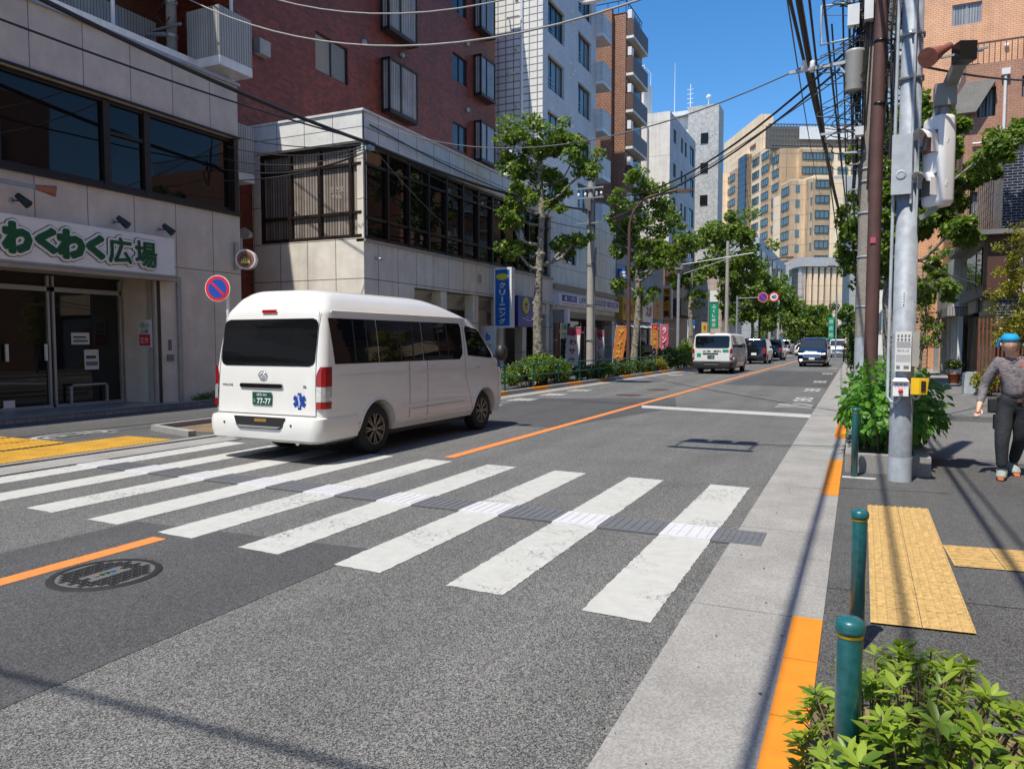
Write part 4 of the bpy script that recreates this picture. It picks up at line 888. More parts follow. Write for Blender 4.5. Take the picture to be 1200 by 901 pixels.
# ---- the large hotel at the end of the street (turned 27.6 degrees)
HB = thing('hotel', (-14, 200, 0), "huge tan stepped hotel tower with rows of wide windows at the street's end", 'building')
ha = R(27.6); HA = V((-sin(ha), cos(ha), 0)); HBv = V((cos(ha), sin(ha), 0))
def plan(px_): d = ray(px_, 400); d.z = 0; return d     # viewing direction of a picture column on the ground
def at(px_, depth): d = ray(px_, 400); return V((d.x*depth, d.y*depth, 0))
def hit(p, u, px_):
    d = plan(px_); det = u.x*(-d.y)-u.y*(-d.x); t = (-p.x*(-d.y)+p.y*(-d.x))/det; return p+u*t
def topz(p, py): return CH+((400-py)/867.0)*(p.dot(V((_f.x, _f.y, 0)))/cos(PIT))
segs = []
def chain(start, lst):
    """lst: (px, 's' side or 'f' front, top py at the segment's nearer end, windows) going left; returns segments"""
    p = start
    for (px_, kind, py, wn) in lst:
        u = HA if kind == 's' else HBv; p2 = hit(p, u, px_)
        near = p; zt = topz(near, py); segs.append((p, p2, kind, zt, wn)); p = p2
    return p
# 1030 start, going left
st = at(1030, 192)
chain(st, [(933, 'f', 178, 'w'), (930, 's', 178, None), (910, 'f', 178, None), (900, 's', 178, 'c'), (898.5, 'f', 184, None), (887.5, 's', 173, 'c'), (877, 's', 181, 'c'), (871, 'f', 183, None), (862.5, 's', 184, 'g'), (860, 'f', 190, None), (849, 's', 200, 'c'), (844, 'f', 206, None)])
st2 = at(969, 178)
chain(st2, [(950, 'f', 208, 'w2'), (944, 'f', 210, 'n'), (940, 's', 212, None), (923, 'f', 213, 'n'), (911.5, 's', 214, 'c'), (903, 's', 230, None)])
m = MB(); glassm = MB(); wlist = []
for (p, p2, kind, zt, wn) in segs:
    n = V((-HBv.x, -HBv.y, 0)) if kind == 's' else V((-HA.x, -HA.y, 0)); u = (p2-p); L = u.length; u.normalize()
    back = -n*(14 if kind == 's' else 10)
    (glassm if wn == 'g' else m).prism([(0, 0), (L, 0), (L, zt), (0, zt)], p+(n*.3 if wn == 'g' else n*0), u, Z0, back*.6)
    if wn in ('c', 'w', 'w2', 'n'):
        fh = 3.55; nf = int((zt-3)/fh)
        cols = [(.14*L, .86*L)]
        if wn == 'w': cols = [(L*t-1.1, L*t+1.6) for t in (.32, .48, .66, .78, .90)]
        if wn == 'w2': cols = [(.1*L, .92*L)]
        if wn == 'n': cols = [(.4*L, .68*L)]
        for k in range(nf):
            z = zt-3.0-k*fh
            if z < 14: break
            for (a, b) in cols: wlist.append((p+u*((a+b)/2)+n*.05+V((0, 0, z)), abs(b-a), u, n))
part('wall', m, 'hotel_tan', HB); part('curtain_wall', glassm, 'hotel_glass', HB)
wmesh = {}
def hwin(wd):
    k = round(wd, 1)
    if k not in wmesh:
        g = MB(); g.box(-wd/2, wd/2, -.06, .3, 0, 1.75, 0); g.box(-wd/2, wd/2, -.12, -.065, -.06, .06, 1); g.box(-wd/2, wd/2, -.12, -.065, 1.65, 1.8, 1)
        for i in range(4): xx = -wd/2+wd*i/3; g.box(xx-.05, xx+.05, -.12, -.065, 0, 1.75, 1)
        wmesh[k] = g.mesh('hotel_window', ['glass_hotel', 'frame_dark'])
    return wmesh[k]
# the hundred that show largest are parts, the others one object
wlist.sort(key=lambda w_: -w_[1]/w_[0].length)
rest = MB()
for i, (c, wd, u, n) in enumerate(wlist):
    rz = math.atan2(n.x, -n.y)
    if i < 98: inst('window', hwin(wd), HB, c, rz)
    else: rest.obox(c+V((0, 0, .87)), V((cos(rz), sin(rz), 0))*wd/2, n*.06, V((0, 0, .87)))
if rest.v: part('small_window', rest, 'glass_hotel', HB, kind='stuff')
# roof block, plant screen
p1 = min((sg_[1] for sg_ in segs), key=lambda p_: abs(math.atan2(p_.x, p_.y)-math.atan2(plan(887.5).x, plan(887.5).y)))+HA*.5; p0 = hit(p1, HBv, 901); p2 = hit(p1, HA, 869); zt = topz(p0, 139)
zb0 = topz(p0, 188); m = MB(); m.prism([(0, zb0), ((p1-p0).length, zb0), ((p1-p0).length, zt), (0, zt)], p0, (p1-p0).normalized(), Z0, HA*30); L = (p2-p1).length
m.prism([(0, zb0), (L, zb0), (L, topz(p1, 141)-.05), (0, topz(p1, 141)-.05)], p1+V((.02, 0, 0)), HA, Z0, HBv*3); part('roof_block', m, 'hotel_tan', HB)
g = MB(); c = p1+HA*(L*.45)-HBv*.12; g.obox(c+V((0, 0, zt-7.5)), HA*2.0, HBv*.1, V((0, 0, .5))); part('roof_lettering', g, 'wood_brown', HB)
p0 = at(1035, 196); p1 = hit(p0, HBv, 896); za, zb = topz(p0, 178), topz(p0, 152); L = (p1-p0).length; u = (p1-p0).normalized()
g = MB()
for k in range(40): c = p0+u*(L*k/39); g.obox(c+V((0, 0, (za+zb)/2)), u*.1, HA*.1, V((0, 0, (zb-za)/2)))
for t_ in (.0, .12, .35, .55, .8, 1): g.obox(p0+u*L/2+V((0, 0, za+(zb-za)*t_)), u*L/2, HA*.12, V((0, 0, .14)))
g.obox(p0+u*L/2+HA*2+V((0, 0, (za+zb)/2)), u*L/2, HA*.1, V((0, 0, (zb-za)/2)))
part('plant_screen', g, 'concrete_dark', HB)
g = MB(); g.obox(p0+u*L*.45-HA*.3+V((0, 0, zb-2.2)), u*L*.3, HA*.1, V((0, 0, 1.6))); part('pale_panel', g, 'coping_white', HB)
# podium with its tall columns
p0 = at(986, 168); p1 = hit(p0, HBv, 937); p2 = hit(p1, HA, 872); zt = topz(p1, 303)
L1, L2 = (p1-p0).length, (p2-p1).length; u = (p1-p0).normalized()
m = MB(); m.prism([(0, 0), (L2, 0), (L2, zt-.2), (0, zt)], p1, HA, Z0, HBv*.9); part('podium_wall', m, 'hotel_podium', HB)
for (a, b, z, h) in ((.0, .30, .34, 1.7), (.0, .30, .06, 1.7), (.12, .46, .72, 2.0)):
    g = MB(); g.obox(p1+HA*(L2*(a+b)/2+.3)-HBv*.1+V((0, 0, zt*z+1)), HA*(L2*(b-a)/2), HBv*.1, V((0, 0, h/2))); part('podium_window', g, 'glass_hotel', HB)
g = MB(); g.text('HOTEL', p1+HA*(L2*.30)-HBv*.3+V((0, 0, zt*.55)), -HA, Z0, 1.5, .1, 0, width=6.5, bold=.04); part('podium_lettering', g, 'print_black', HB)
g = MB(); g.prism([(0, 0), (L1, 0), (L1, zt-2), (0, zt-2)], p0+HA*1.5, u, Z0, HA*5); part('column_hall', g, 'glass_dark', HB)
g = MB(); g.obox(p0+u*(L1/2-2)+HA*2.0+V((0, 0, zt-.9)), u*(L1/2+2.4), HA*2.6, V((0, 0, 1.0))); part('hall_roof', g, 'pebble_grey', HB)
for k in range(7): g = MB(); c = p0+u*(L1*(.06+.88*(k/6)))+HA*.6; g.obox(c+V((0, 0, zt/2-1)), u*.45, HA*.6, V((0, 0, zt/2-1))); part('column', g, 'hotel_tan', HB)
m = MB(); q0 = at(1000, 186); m.prism([(0, 0), (12, 0), (12, topz(q0, 212)), (0, topz(q0, 212))], at(969.5, 183), HBv, Z0, HA*6); part('grey_wing', m, 'pebble_grey', HB)
# mid distance blocks beyond the trees
B = thing('office_building', (4, 120, 0), 'grey white building behind the utility poles on the right, left of the trees', 'building')
m = MB(); m.box(1.9, 16, 96, 125, 0, 15.5); part('wall', m, 'plaster_cream', B)
for k in range(4):
    for j in range(3): g = MB(); g.box(1.8, 1.89, 98+j*7, 102+j*7, 2.8+3*k, 4.4+3*k); part('window', g, 'glass_window', B)
B = thing('far_building', (-10, 240, 0), 'low pale building closing the far end of the street below the hotel', 'building')
m = MB(); m.box(-24, 14, 215, 230, 0, 11); part('wall', m, 'plaster_cream', B)

# ================================================================ right side
B = thing('apartment_building', (9, 50, 0), 'tall orange brick tiled apartment block on the right with small windows', 'building')
ya = 44.5; x0, x1 = 1.95, 17; H = 30; m = MB(); hl = []
def py_(x, y): p = onY(x, y, ya); return p.x-x0, p.z
for k in range(9):
    z = 2.0+3.05*k
    hl += [(2.0, 3.3, z+.3, z+1.35), (6.2, 6.75, z+.85, z+1.35), (8.6, 10.2, z+.3, z+1.5), (11.5, 13.4, z+.3, z+1.5)]
m.wall((x0, ya, 0), X1, NY, x1-x0, H, hl, .15); m.wall((x0, ya, 0), Y0, NX, 16, H); m.box(x0+.02, x1, ya+.02, ya+16, H-.2, H-.1)
part('wall', m, 'brick_orange', B)
for h in hl: window(B, (x0, ya, 0), X1, NY, h, .12, 2 if h[1]-h[0] > 1 else 1, .05, 'glass_curtain_pale' if h[0] < 7 else 'glass_window', 'frame_alu')
for k in range(9):
    z = 2.2+3.05*k; g = MB(); g.box(x0-.75, x0-.004, ya+2.2, ya+9, z-.2, z); fl = part('balcony', g, 'coping_white', B)
    g = MB(); g.box(x0-.75, x0-.69, ya+2.2, ya+9, z, z+1.15); g.box(x0-.68, x0-.01, ya+2.2, ya+2.26, z, z+1.15); part('balcony_panel', g, 'blue_sheet', fl)
g = MB(); g.cyl((x0+.45, ya-.1, 6), (x0+.45, ya-.1, H), .07); g.cyl((x0+.12, ya-.1, 6), (x0+.12, ya-.1, H), .04); part('drain_pipe', g, 'sign_white', B)
g = MB()
for k in range(9):
    for x_ in (4.4, 5.4): g.lathe([(0, -.14), (.1, -.12), (.1, 0)], (x0+x_, ya, 4.0+3.05*k), 'y', 10)
part('vent_cap', g, 'sign_white', B)
B = thing('brick_building', (9, 38, 0), 'reddish brown brick block with a roof railing in front of the taller orange block', 'building')
ya = 37.2; x0 = 3.9; H = 13.2; m = MB()
hl = [(1.55, 4.6, 9.05, 9.95), (2.0, 4.6, 11.65, 12.5), (.45, 1.1, 11.0, 12.2), (.3, 1.2, 6.6, 7.9)]
m.wall((x0, ya, 0), X1, NY, 12, H, hl, .25); m.wall((x0, ya, 0), Y0, NX, 7.2, H); m.box(x0+.02, x0+12, ya+.3, ya+7.2, H-.3, H-.2)
part('wall', m, 'brick_rust', B)
for h in hl: window(B, (x0, ya, 0), X1, NY, h, .2, 2, .06, 'glass_curtain_pale')
g = MB(); g.add([(x0-.8, ya-.42, 11.15), (x0-.05, ya-.42, 12.4), (x0+1.05, ya-.42, 12.4), (x0+.35, ya-.42, 11.15), (x0-.8, ya+.4, 11.15), (x0-.05, ya+.4, 12.4), (x0+1.05, ya+.4, 12.4), (x0+.35, ya+.4, 11.15)], [(0, 1, 2, 3), (7, 6, 5, 4), (0, 3, 7, 4), (1, 0, 4, 5), (2, 1, 5, 6), (3, 2, 6, 7)]); part('stair_soffit', g, 'concrete_pole', B)
g = MB(); g.box(x0, x0+12, ya+.05, ya+.1, H+.85, H+.92)
for k in range(60): g.box(x0+k*.2, x0+k*.2+.03, ya+.05, ya+.08, H, H+.85)
part('roof_railing', g, 'brown_paint', B)
g = MB(); g.tube([(x0+.3, ya-.1, 9.9), (x0+1.38, ya-.1, 9.9)], .05); g.cyl((x0+1.4, ya-.1, 4), (x0+1.4, ya-.1, 12.7), .06); g.box(x0+1.25, x0+1.55, ya-.2, ya-.003, 12.6, 12.85); part('drain_pipe', g, 'banner_white', B)
# low dark tiled house
B = thing('tiled_house', (6, 29, 0), 'low old shop house with navy and black brick tiles and a thin flat eave', 'building')
ya, yb = 26.4, 33; x0 = 3.75; m = MB()
m.wall((x0, ya, 0), X1, NY, 9, 2.98); m.wall((x0+.2, ya+.9, 4.87), X1, NY, 9, 2.45); part('navy_tile_wall', m, 'tile_navy', B)
m = MB(); m.wall((x0-.003, ya, 0), Y0, NX, 3.4, 2.98); m.wall((x0+.2, ya+.9, 4.87), Y0, NX, 5.6, 2.45); m.box(x0+.2, 12, ya+.9, yb, 7.321, 7.4); part('black_tile_wall', m, 'tile_black', B)
m = MB(); m.box(x0+.5, 13, ya-.12, ya+4, 2.983, 4.72); part('upper_wall', m, 'beige', B)
m = MB(); m.box(x0-.28, x0+.495, ya-.14, ya+.6, 2.983, 4.72); part('brown_panel', m, 'brown_board', B)
m = MB(); m.box(x0-.25, x0+.3, ya+.61, yb, 2.983, 4.72); part('side_upper_wall', m, 'corrugated', B)
g = MB(); g.box(x0-.29, x0-.252, ya+1.0, ya+2.0, 3.3, 4.5, 0); part('window', g, 'glass_dark', B); g = MB(); g.box(x0-.29, x0-.252, ya+2.3, ya+4.4, 3.35, 4.45, 0); part('window', g, 'glass_curtain_pale', B)
m = MB(); m.box(x0-.65, 13.5, ya-.45, yb+.2, 4.723, 4.86); part('eave', m, 'roof_grey', B)
g = MB(); g.box(x0-.1, x0-.02, ya+3.5, ya+5.4, 2.55, 2.98); part('beam', g, 'frame_alu', B)
# netting frame over the upper floor
g = MB()
for k in range(14): g.tube([(x0-.1, ya+.6+k*.45, 4.9), (x0-.1, ya+.6+k*.45, 7.6)], .008, 4)
for k in range(10): g.tube([(x0-.1, ya+.6, 4.95+k*.29), (x0-.1, ya+6.5, 4.95+k*.29)], .006, 4)
part('net', g, 'print_black', B)
t = thing('louvre_fence', (x0-.35, 26.2, 0), 'reddish brown vertical wooden louvre fence behind the walking man', 'fence')
g = MB()
for k in range(24): g.box(x0-.5+k*.1, x0-.5+k*.1+.05, 25.9, 25.98, .1, 2.25)
part('slat', g, 'wood_brown', t); g = MB(); 
for k in range(14): g.box(x0-.55, x0-.49, 26.0+k*.13, 26.05+k*.13, .1, 2.3)
g.box(x0-.5, x0+2, 25.99, 26.04, .3, .36); g.box(x0-.5, x0+2, 25.99, 26.04, 1.9, 1.96); part('rail', g, 'frame_dark', t)
t = single('concrete_planter', (lambda g: (g.box(2.85, 3.25, 25.2, 25.6, .03, .62), g.box(2.9, 3.2, 25.25, 25.55, .63, .66), g)[-1])(MB()), 'galvanised_pale', 'tall grey box planter standing left of the louvre fence', 'planter', loc=(3.05, 25.4, .03))
# old timber shop with white door frames
B = thing('old_shop', (5, 36, 0), 'narrow old shop with a white tin gable, grey metal eave and white framed glass doors', 'building')
m = MB(); m.box(3.95, 10, 33.1, 37.0, 0, 4.3); part('wall', m, 'frame_bronze', B)
m = MB(); m.box(3.3, 3.94, 33.2, 36.9, 2.9, 4.75, 0); part('tin_front', m, 'coping_white', B); m = MB(); m.box(3.1, 3.95, 33.1, 37.0, 2.55, 2.88); part('eave', m, 'corrugated', B)
for k, y in enumerate((33.2, 34.2, 35.2, 36.6)): g = MB(); g.box(3.5, 3.66, y, y+.14, .1, 2.54); part('door_post', g, 'sign_white', B)
for k in range(3): g = MB(); g.box(3.6, 3.64, 33.45+k*1.05, 34.15+k*1.05, .25, 2.3); g.box(3.56, 3.59, 33.45+k*1.05, 34.15+k*1.05, 1.1, 1.16, 1); part('door', g, ['glass_window', 'frame_alu'], B)
B = thing('old_shop', (5, 41, 0), 'dark narrow old shop with a corrugated grey front beyond the white framed doors', 'building')
m = MB(); m.box(3.6, 10, 37.1, 40.6, 0, 2.6, 0); m.box(3.4, 10, 37.1, 40.6, 2.61, 4.9, 1); part('wall', m, ['frame_bronze', 'corrugated'], B)
for y in (37.15, 40.3): g = MB(); g.box(3.3, 3.5, y, y+.15, .1, 2.6); part('door_post', g, 'frame_alu', B)
g = MB(); g.box(2.5, 3.9, 26.5, 43, .031, .16); struct('pavement_step', g, 'concrete_kerb')
t = thing('flower_pot', (2.95, 28.6, .16), 'red brown flower pot with a small green plant on the step of the old shops', 'flower pot')
g = MB(); g.lathe([(0, .16), (.13, .16), (.2, .46), (.22, .46), (.22, .5), (.17, .5), (.0, .47)], (2.95, 28.6, 0), 'z', 14); part('pot', g, 'terracotta', t)
# tan brick base of orange block seen below
g = MB(); g.box(1.90, 3.3, 44.3, 44.49, 0, 5.6); part('brick_base', g, 'brick_tan', bpy.data.objects['apartment_building.002'] if 'apartment_building.002' in bpy.data.objects else B)
# buildings on the near right, outside the picture, seen only as reflections in the windows opposite
B = thing('brick_building', (12, 6, 0), 'orange brown brick building out of frame that mirrors in the windows opposite', 'building')
m = MB(); hl = []
for k in range(8):
    for j in range(9): hl.append((1.2+4*j, 3.4+4*j, 3.6+3*k, 5.2+3*k))
m.wall((5.6, -28, 0), Y0, NX, 38, 28, hl, .2); m.box(5.9, 14, -28, 10, 0, 28); m.wall((5.6, 10, 0), X1, V((0, 1, 0)), 8, 28); m.wall((5.6, -28, 0), X1, NY, 8, 28)
part('wall', m, 'brick_orange', B)
for h in hl: window(B, (5.6, -28, 0), Y0, NX, h, .18, 2, .06, 'glass_curtain_pale', far=True)
B = thing('brick_building', (12, 17, 0), 'rust brown brick building out of frame beyond the side street, mirrored in windows', 'building')
m = MB(); m.box(7.5, 18, 13.5, 24.5, 0, 13.5); part('wall', m, 'brick_rust', B)
for k in range(4):
    for j in range(3): g = MB(); g.box(7.4, 7.49, 15+j*2.7, 16.6+j*2.7, 1.2+3*k, 2.8+3*k); part('window', g, 'glass_window', B)
# ================================================================ VEHICLES
mat('van_white', (.76, .75, .715), .22, 0, var=.03, scale=2, coat=.6); mat('van_white_b', (.68, .68, .66), .3, 0, var=.04, coat=.5)
mat('car_black', (.008, .009, .012), .12, .2, var=0, coat=1); mat('car_navy', (.006, .009, .022), .12, .2, var=0, coat=1); mat('car_silver', (.45, .46, .47), .25, .6, var=0, coat=.6)
mat('tyre', (.016, .016, .017), .8, var=.2, scale=20); mat('rim_dark', (.03, .03, .032), .3, .6, var=0); mat('rim_gold', (.26, .24, .20), .3, .8, var=0); mat('chrome', (.62, .63, .65), .12, 1, var=0); mat('dark_plastic', (.02, .02, .022), .5, var=0)
mat('lamp_red', (.30, .003, .006), .25, 0, var=.3, scale=30, coat=.35); mat('lamp_clear', (.55, .56, .58), .12, .4, var=.35, scale=40, coat=1); mat('plate_green', (.004, .075, .05), .4, var=0); mat('shut_line', (.055, .055, .053), .6, var=0)
N = NT('headlight_lit'); N.set(Base_Color=(.9, .9, .95, 1), Emission_Color=(.9, .88, 1, 1), Emission_Strength=9.0)
def car_shell(levels, n=6, side=10):
    """stack of rounded rectangles: (z, half width, y rear, y front, corner radius rear, corner radius front)"""
    mb = MB(); rings = []
    for (z, w_, yr, yf, rr, rf) in levels:
        ring = []
        rr = min(rr, w_-.01); rf = min(rf, w_-.01)
        def arc(cx, cy, r, a0):
            for i in range(n+1): a = a0+pi/2*i/n; ring.append((cx+r*cos(a), cy+r*sin(a), z))
        arc(w_-rr, yr+rr, rr, -pi/2)
        for i in range(1, side): t = i/side; ring.append((w_, yr+rr+(yf-rf-yr-rr)*t, z))
        arc(w_-rf, yf-rf, rf, 0)
        for i in range(1, 4): ring.append((w_-rf-(2*w_-2*rf)*i/4, yf, z))
        arc(-w_+rf, yf-rf, rf, pi/2)
        for i in range(1, side): t = i/side; ring.append((-w_, yf-rf-(yf-rf-yr-rr)*t, z))
        arc(-w_+rr, yr+rr, rr, pi)
        for i in range(1, 4): ring.append((-w_+rr+(2*w_-2*rr)*i/4, yr, z))
        rings.append(ring)
    k = len(rings[0]); vs = [p for r in rings for p in r]
    fs = [(i*k+j, i*k+(j+1) % k, (i+1)*k+(j+1) % k, (i+1)*k+j) for i in range(len(rings)-1) for j in range(k)]
    mb.add(vs, fs, 0, True); mb.add(rings[0], [tuple(range(k))[::-1]], 0); mb.add(rings[-1], [tuple(range(k))], 0, True)
    return mb
def interp(levels, z):
    for a, b in zip(levels[:-1], levels[1:]):
        if a[0] <= z <= b[0]:
            t = (z-a[0])/(b[0]-a[0]) if b[0] > a[0] else 0; return [p+(q-p)*t for p, q in zip(a, b)]
    return levels[-1] if z > levels[-1][0] else levels[0]
def smooth_levels(levels, n=4):
    """Catmull-Rom refinement of the section list"""
    out = []
    for i in range(len(levels)-1):
        p0 = levels[max(i-1, 0)]; p1 = levels[i]; p2 = levels[i+1]; p3 = levels[min(i+2, len(levels)-1)]
        for k in range(n):
            t = k/n; out.append(tuple(.5*((2*b)+(c-a)*t+(2*a-5*b+4*c-d)*t*t+(-a+3*b-3*c+d)*t*t*t) if j else b+(c-b)*t for j, (a, b, c, d) in enumerate(zip(p0, p1, p2, p3))))
    out.append(levels[-1]); return out
def cut_arches(o, cuts):
    """cut wheel arches through the body"""
    mb = MB()
    for (y, z, r, x0, x1) in cuts: mb.lathe([(0, x0), (r, x0), (r, x1), (0, x1)], (0, y, z), 'x', 40)
    me = mb.mesh('cut', 'black_rubber'); c = bpy.data.objects.new('cut', me); COL.objects.link(c)
    bm = bmesh.new(); bm.from_mesh(me); bmesh.ops.remove_doubles(bm, verts=bm.verts, dist=1e-5); bmesh.ops.recalc_face_normals(bm, faces=bm.faces); bm.to_mesh(me); bm.free()
    bm = bmesh.new(); bm.from_mesh(o.data); bmesh.ops.remove_doubles(bm, verts=bm.verts, dist=1e-5); bmesh.ops.recalc_face_normals(bm, faces=bm.faces); bm.to_mesh(o.data); bm.free()
    md = o.modifiers.new('b', 'BOOLEAN'); md.operation = 'DIFFERENCE'; md.object = c; md.solver = 'EXACT'
    dg = bpy.context.evaluated_depsgraph_get(); dg.update(); nm = bpy.data.meshes.new_from_object(o.evaluated_get(dg)); o.modifiers.clear()
    o.data = nm; nm.name = o.name; nm.set_sharp_from_angle(angle=R(32)); COL.objects.unlink(c); bpy.data.objects.remove(c)
def side_patch(mb, lv, pts, sgn, off=.004, mi=0, nz=8):
    """patch on the body side: pts = outline (y, z) cut in horizontal bands so it follows the body's curve"""
    zs = sorted(p[1] for p in pts); z0, z1 = zs[0], zs[-1]
    def span(z):
        xs = []
        for i in range(len(pts)):
            a, b = pts[i], pts[(i+1) % len(pts)]
            if (a[1]-z)*(b[1]-z) <= 0 and a[1] != b[1]: xs.append(a[0]+(b[0]-a[0])*(z-a[1])/(b[1]-a[1]))
        return (min(xs), max(xs)) if xs else (0, 0)
    rows = []
    for i in range(nz+1):
        z = z0+(z1-z0)*(i/nz); z = min(max(z, z0+1e-4), z1-1e-4); a, b = span(z); w_ = interp(lv, z)[1]+off; rows.append((z, a, b, w_*sgn))
    for r, s in zip(rows[:-1], rows[1:]):
        q = [(r[3], r[1], r[0]), (r[3], r[2], r[0]), (s[3], s[2], s[0]), (s[3], s[1], s[0])]
        mb.add(q if sgn > 0 else q[::-1], [(0, 1, 2, 3)], mi)
def rounded(y0, y1, z0, z1, r=.06, n=4):
    o_ = []
    for (cx, cy, a0) in ((y1-r, z0+r, -pi/2), (y1-r, z1-r, 0), (y0+r, z1-r, pi/2), (y0+r, z0+r, pi)):
        for i in range(n+1): a = a0+pi/2*i/n; o_.append((cx+r*cos(a), cy+r*sin(a)))
    return o_
def end_patch(mb, lv, pts, front=False, off=.005, mi=0, nz=8):
    """patch on the rear or front face: pts = (x, z) outline"""
    zs = sorted(p[1] for p in pts); z0, z1 = zs[0], zs[-1]; rows = []
    for i in range(nz+1):
        z = min(max(z0+(z1-z0)*i/nz, z0+1e-4), z1-1e-4); xs = []
        for j in range(len(pts)):
            a, b = pts[j], pts[(j+1) % len(pts)]
            if (a[1]-z)*(b[1]-z) <= 0 and a[1] != b[1]: xs.append(a[0]+(b[0]-a[0])*(z-a[1])/(b[1]-a[1]))
        L = interp(lv, z); y = L[3]+off if front else L[2]-off; rows.append((z, min(xs), max(xs), y))
    for r, s in zip(rows[:-1], rows[1:]):
        q = [(r[1], r[3], r[0]), (r[2], r[3], r[0]), (s[2], s[3], s[0]), (s[1], s[3], s[0])]
        mb.add(q[::-1] if front else q, [(0, 1, 2, 3)], mi)
def wheel(parent, x, y, r, wd, rim_mat='rim_dark', spokes=8, spoke_mat='rim_gold', far=False):
    s = 1 if x > 0 else -1; seg = 32 if not far else 18
    g = MB(); c = (x-s*wd/2, y, r)
    g.lathe([(r*.62, wd/2*s), (r*.70, wd/2*s*1.02), (r*.9, wd/2*s), (r*.975, wd/2*s*.82), (r, wd/2*s*.6), (r, -wd/2*s*.6), (r*.95, -wd/2*s), (r*.5, -wd/2*s), (0.01, -wd/2*s)], c, 'x', seg)
    w_ = part('wheel', g, 'tyre', parent, loc=None)
    g = MB(); g.lathe([(r*.66, wd/2*s*.98), (r*.60, wd/2*s*.97), (r*.57, wd/2*s*.5), (0.01, wd/2*s*.45)], c, 'x', seg)
    part('rim', g, rim_mat, w_)
    if not far or spokes:
        g = MB(); xo = c[0]+s*wd/2*.72; e = .012
        g.lathe([(r*.665, wd/2*s*1.0), (r*.60, wd/2*s*1.0), (r*.595, wd/2*s*.9)], c, 'x', seg)
        for k in range(spokes):
            a = 2*pi*k/spokes
            for da in ((-.13, .13) if spokes <= 8 else (0,)):
                g.bar((xo+s*.006, y+cos(a)*r*.13, r+sin(a)*r*.13), (xo+s*.02, y+cos(a+da)*r*.60, r+sin(a+da)*r*.60), .017, .02)
        g.lathe([(0, .03*s), (r*.11, .03*s), (r*.14, 0)], (xo, y, r), 'x', 14)
        part('spokes', g, spoke_mat, w_)
    return w_
# ---------------- the white high roof van (long, high roof). Local axes: y = 0 rear bumper, forward +y
VX, VY = -6.93, 7.30; VR = R(-1.0)
def van_levels(hi=True):
    H = 2.24 if hi else 1.98
    base = [(.30, .86, .06, 5.18, .12, .35), (.42, .915, .02, 5.24, .14, .42), (.58, .935, .0, 5.26, .14, .45), (.80, .94, .01, 5.24, .13, .42), (1.0, .94, .02, 5.18, .12, .38), (1.16, .935, .03, 5.05, .12, .34), (1.28, .925, .045, 4.88, .12, .30), (1.5, .905, .075, 4.60, .12, .28), (1.72, .878, .11, 4.30, .12, .28), (1.86, .858, .135, 4.09, .13, .3)]
    if hi: base += [(1.93, .845, .15, 3.97, .14, .3), (2.02, .80, .18, 3.75, .2, .4), (2.12, .73, .22, 3.42, .25, .45), (2.19, .65, .28, 3.1, .3, .45), (2.225, .55, .35, 2.8, .3, .4), (2.24, .35, .6, 2.2, .2, .3)]
    else: base += [(1.92, .80, .17, 3.9, .2, .35), (1.96, .7, .25, 3.6, .25, .4), (1.975, .5, .4, 3.2, .3, .4)]
    return smooth_levels(base, 3)
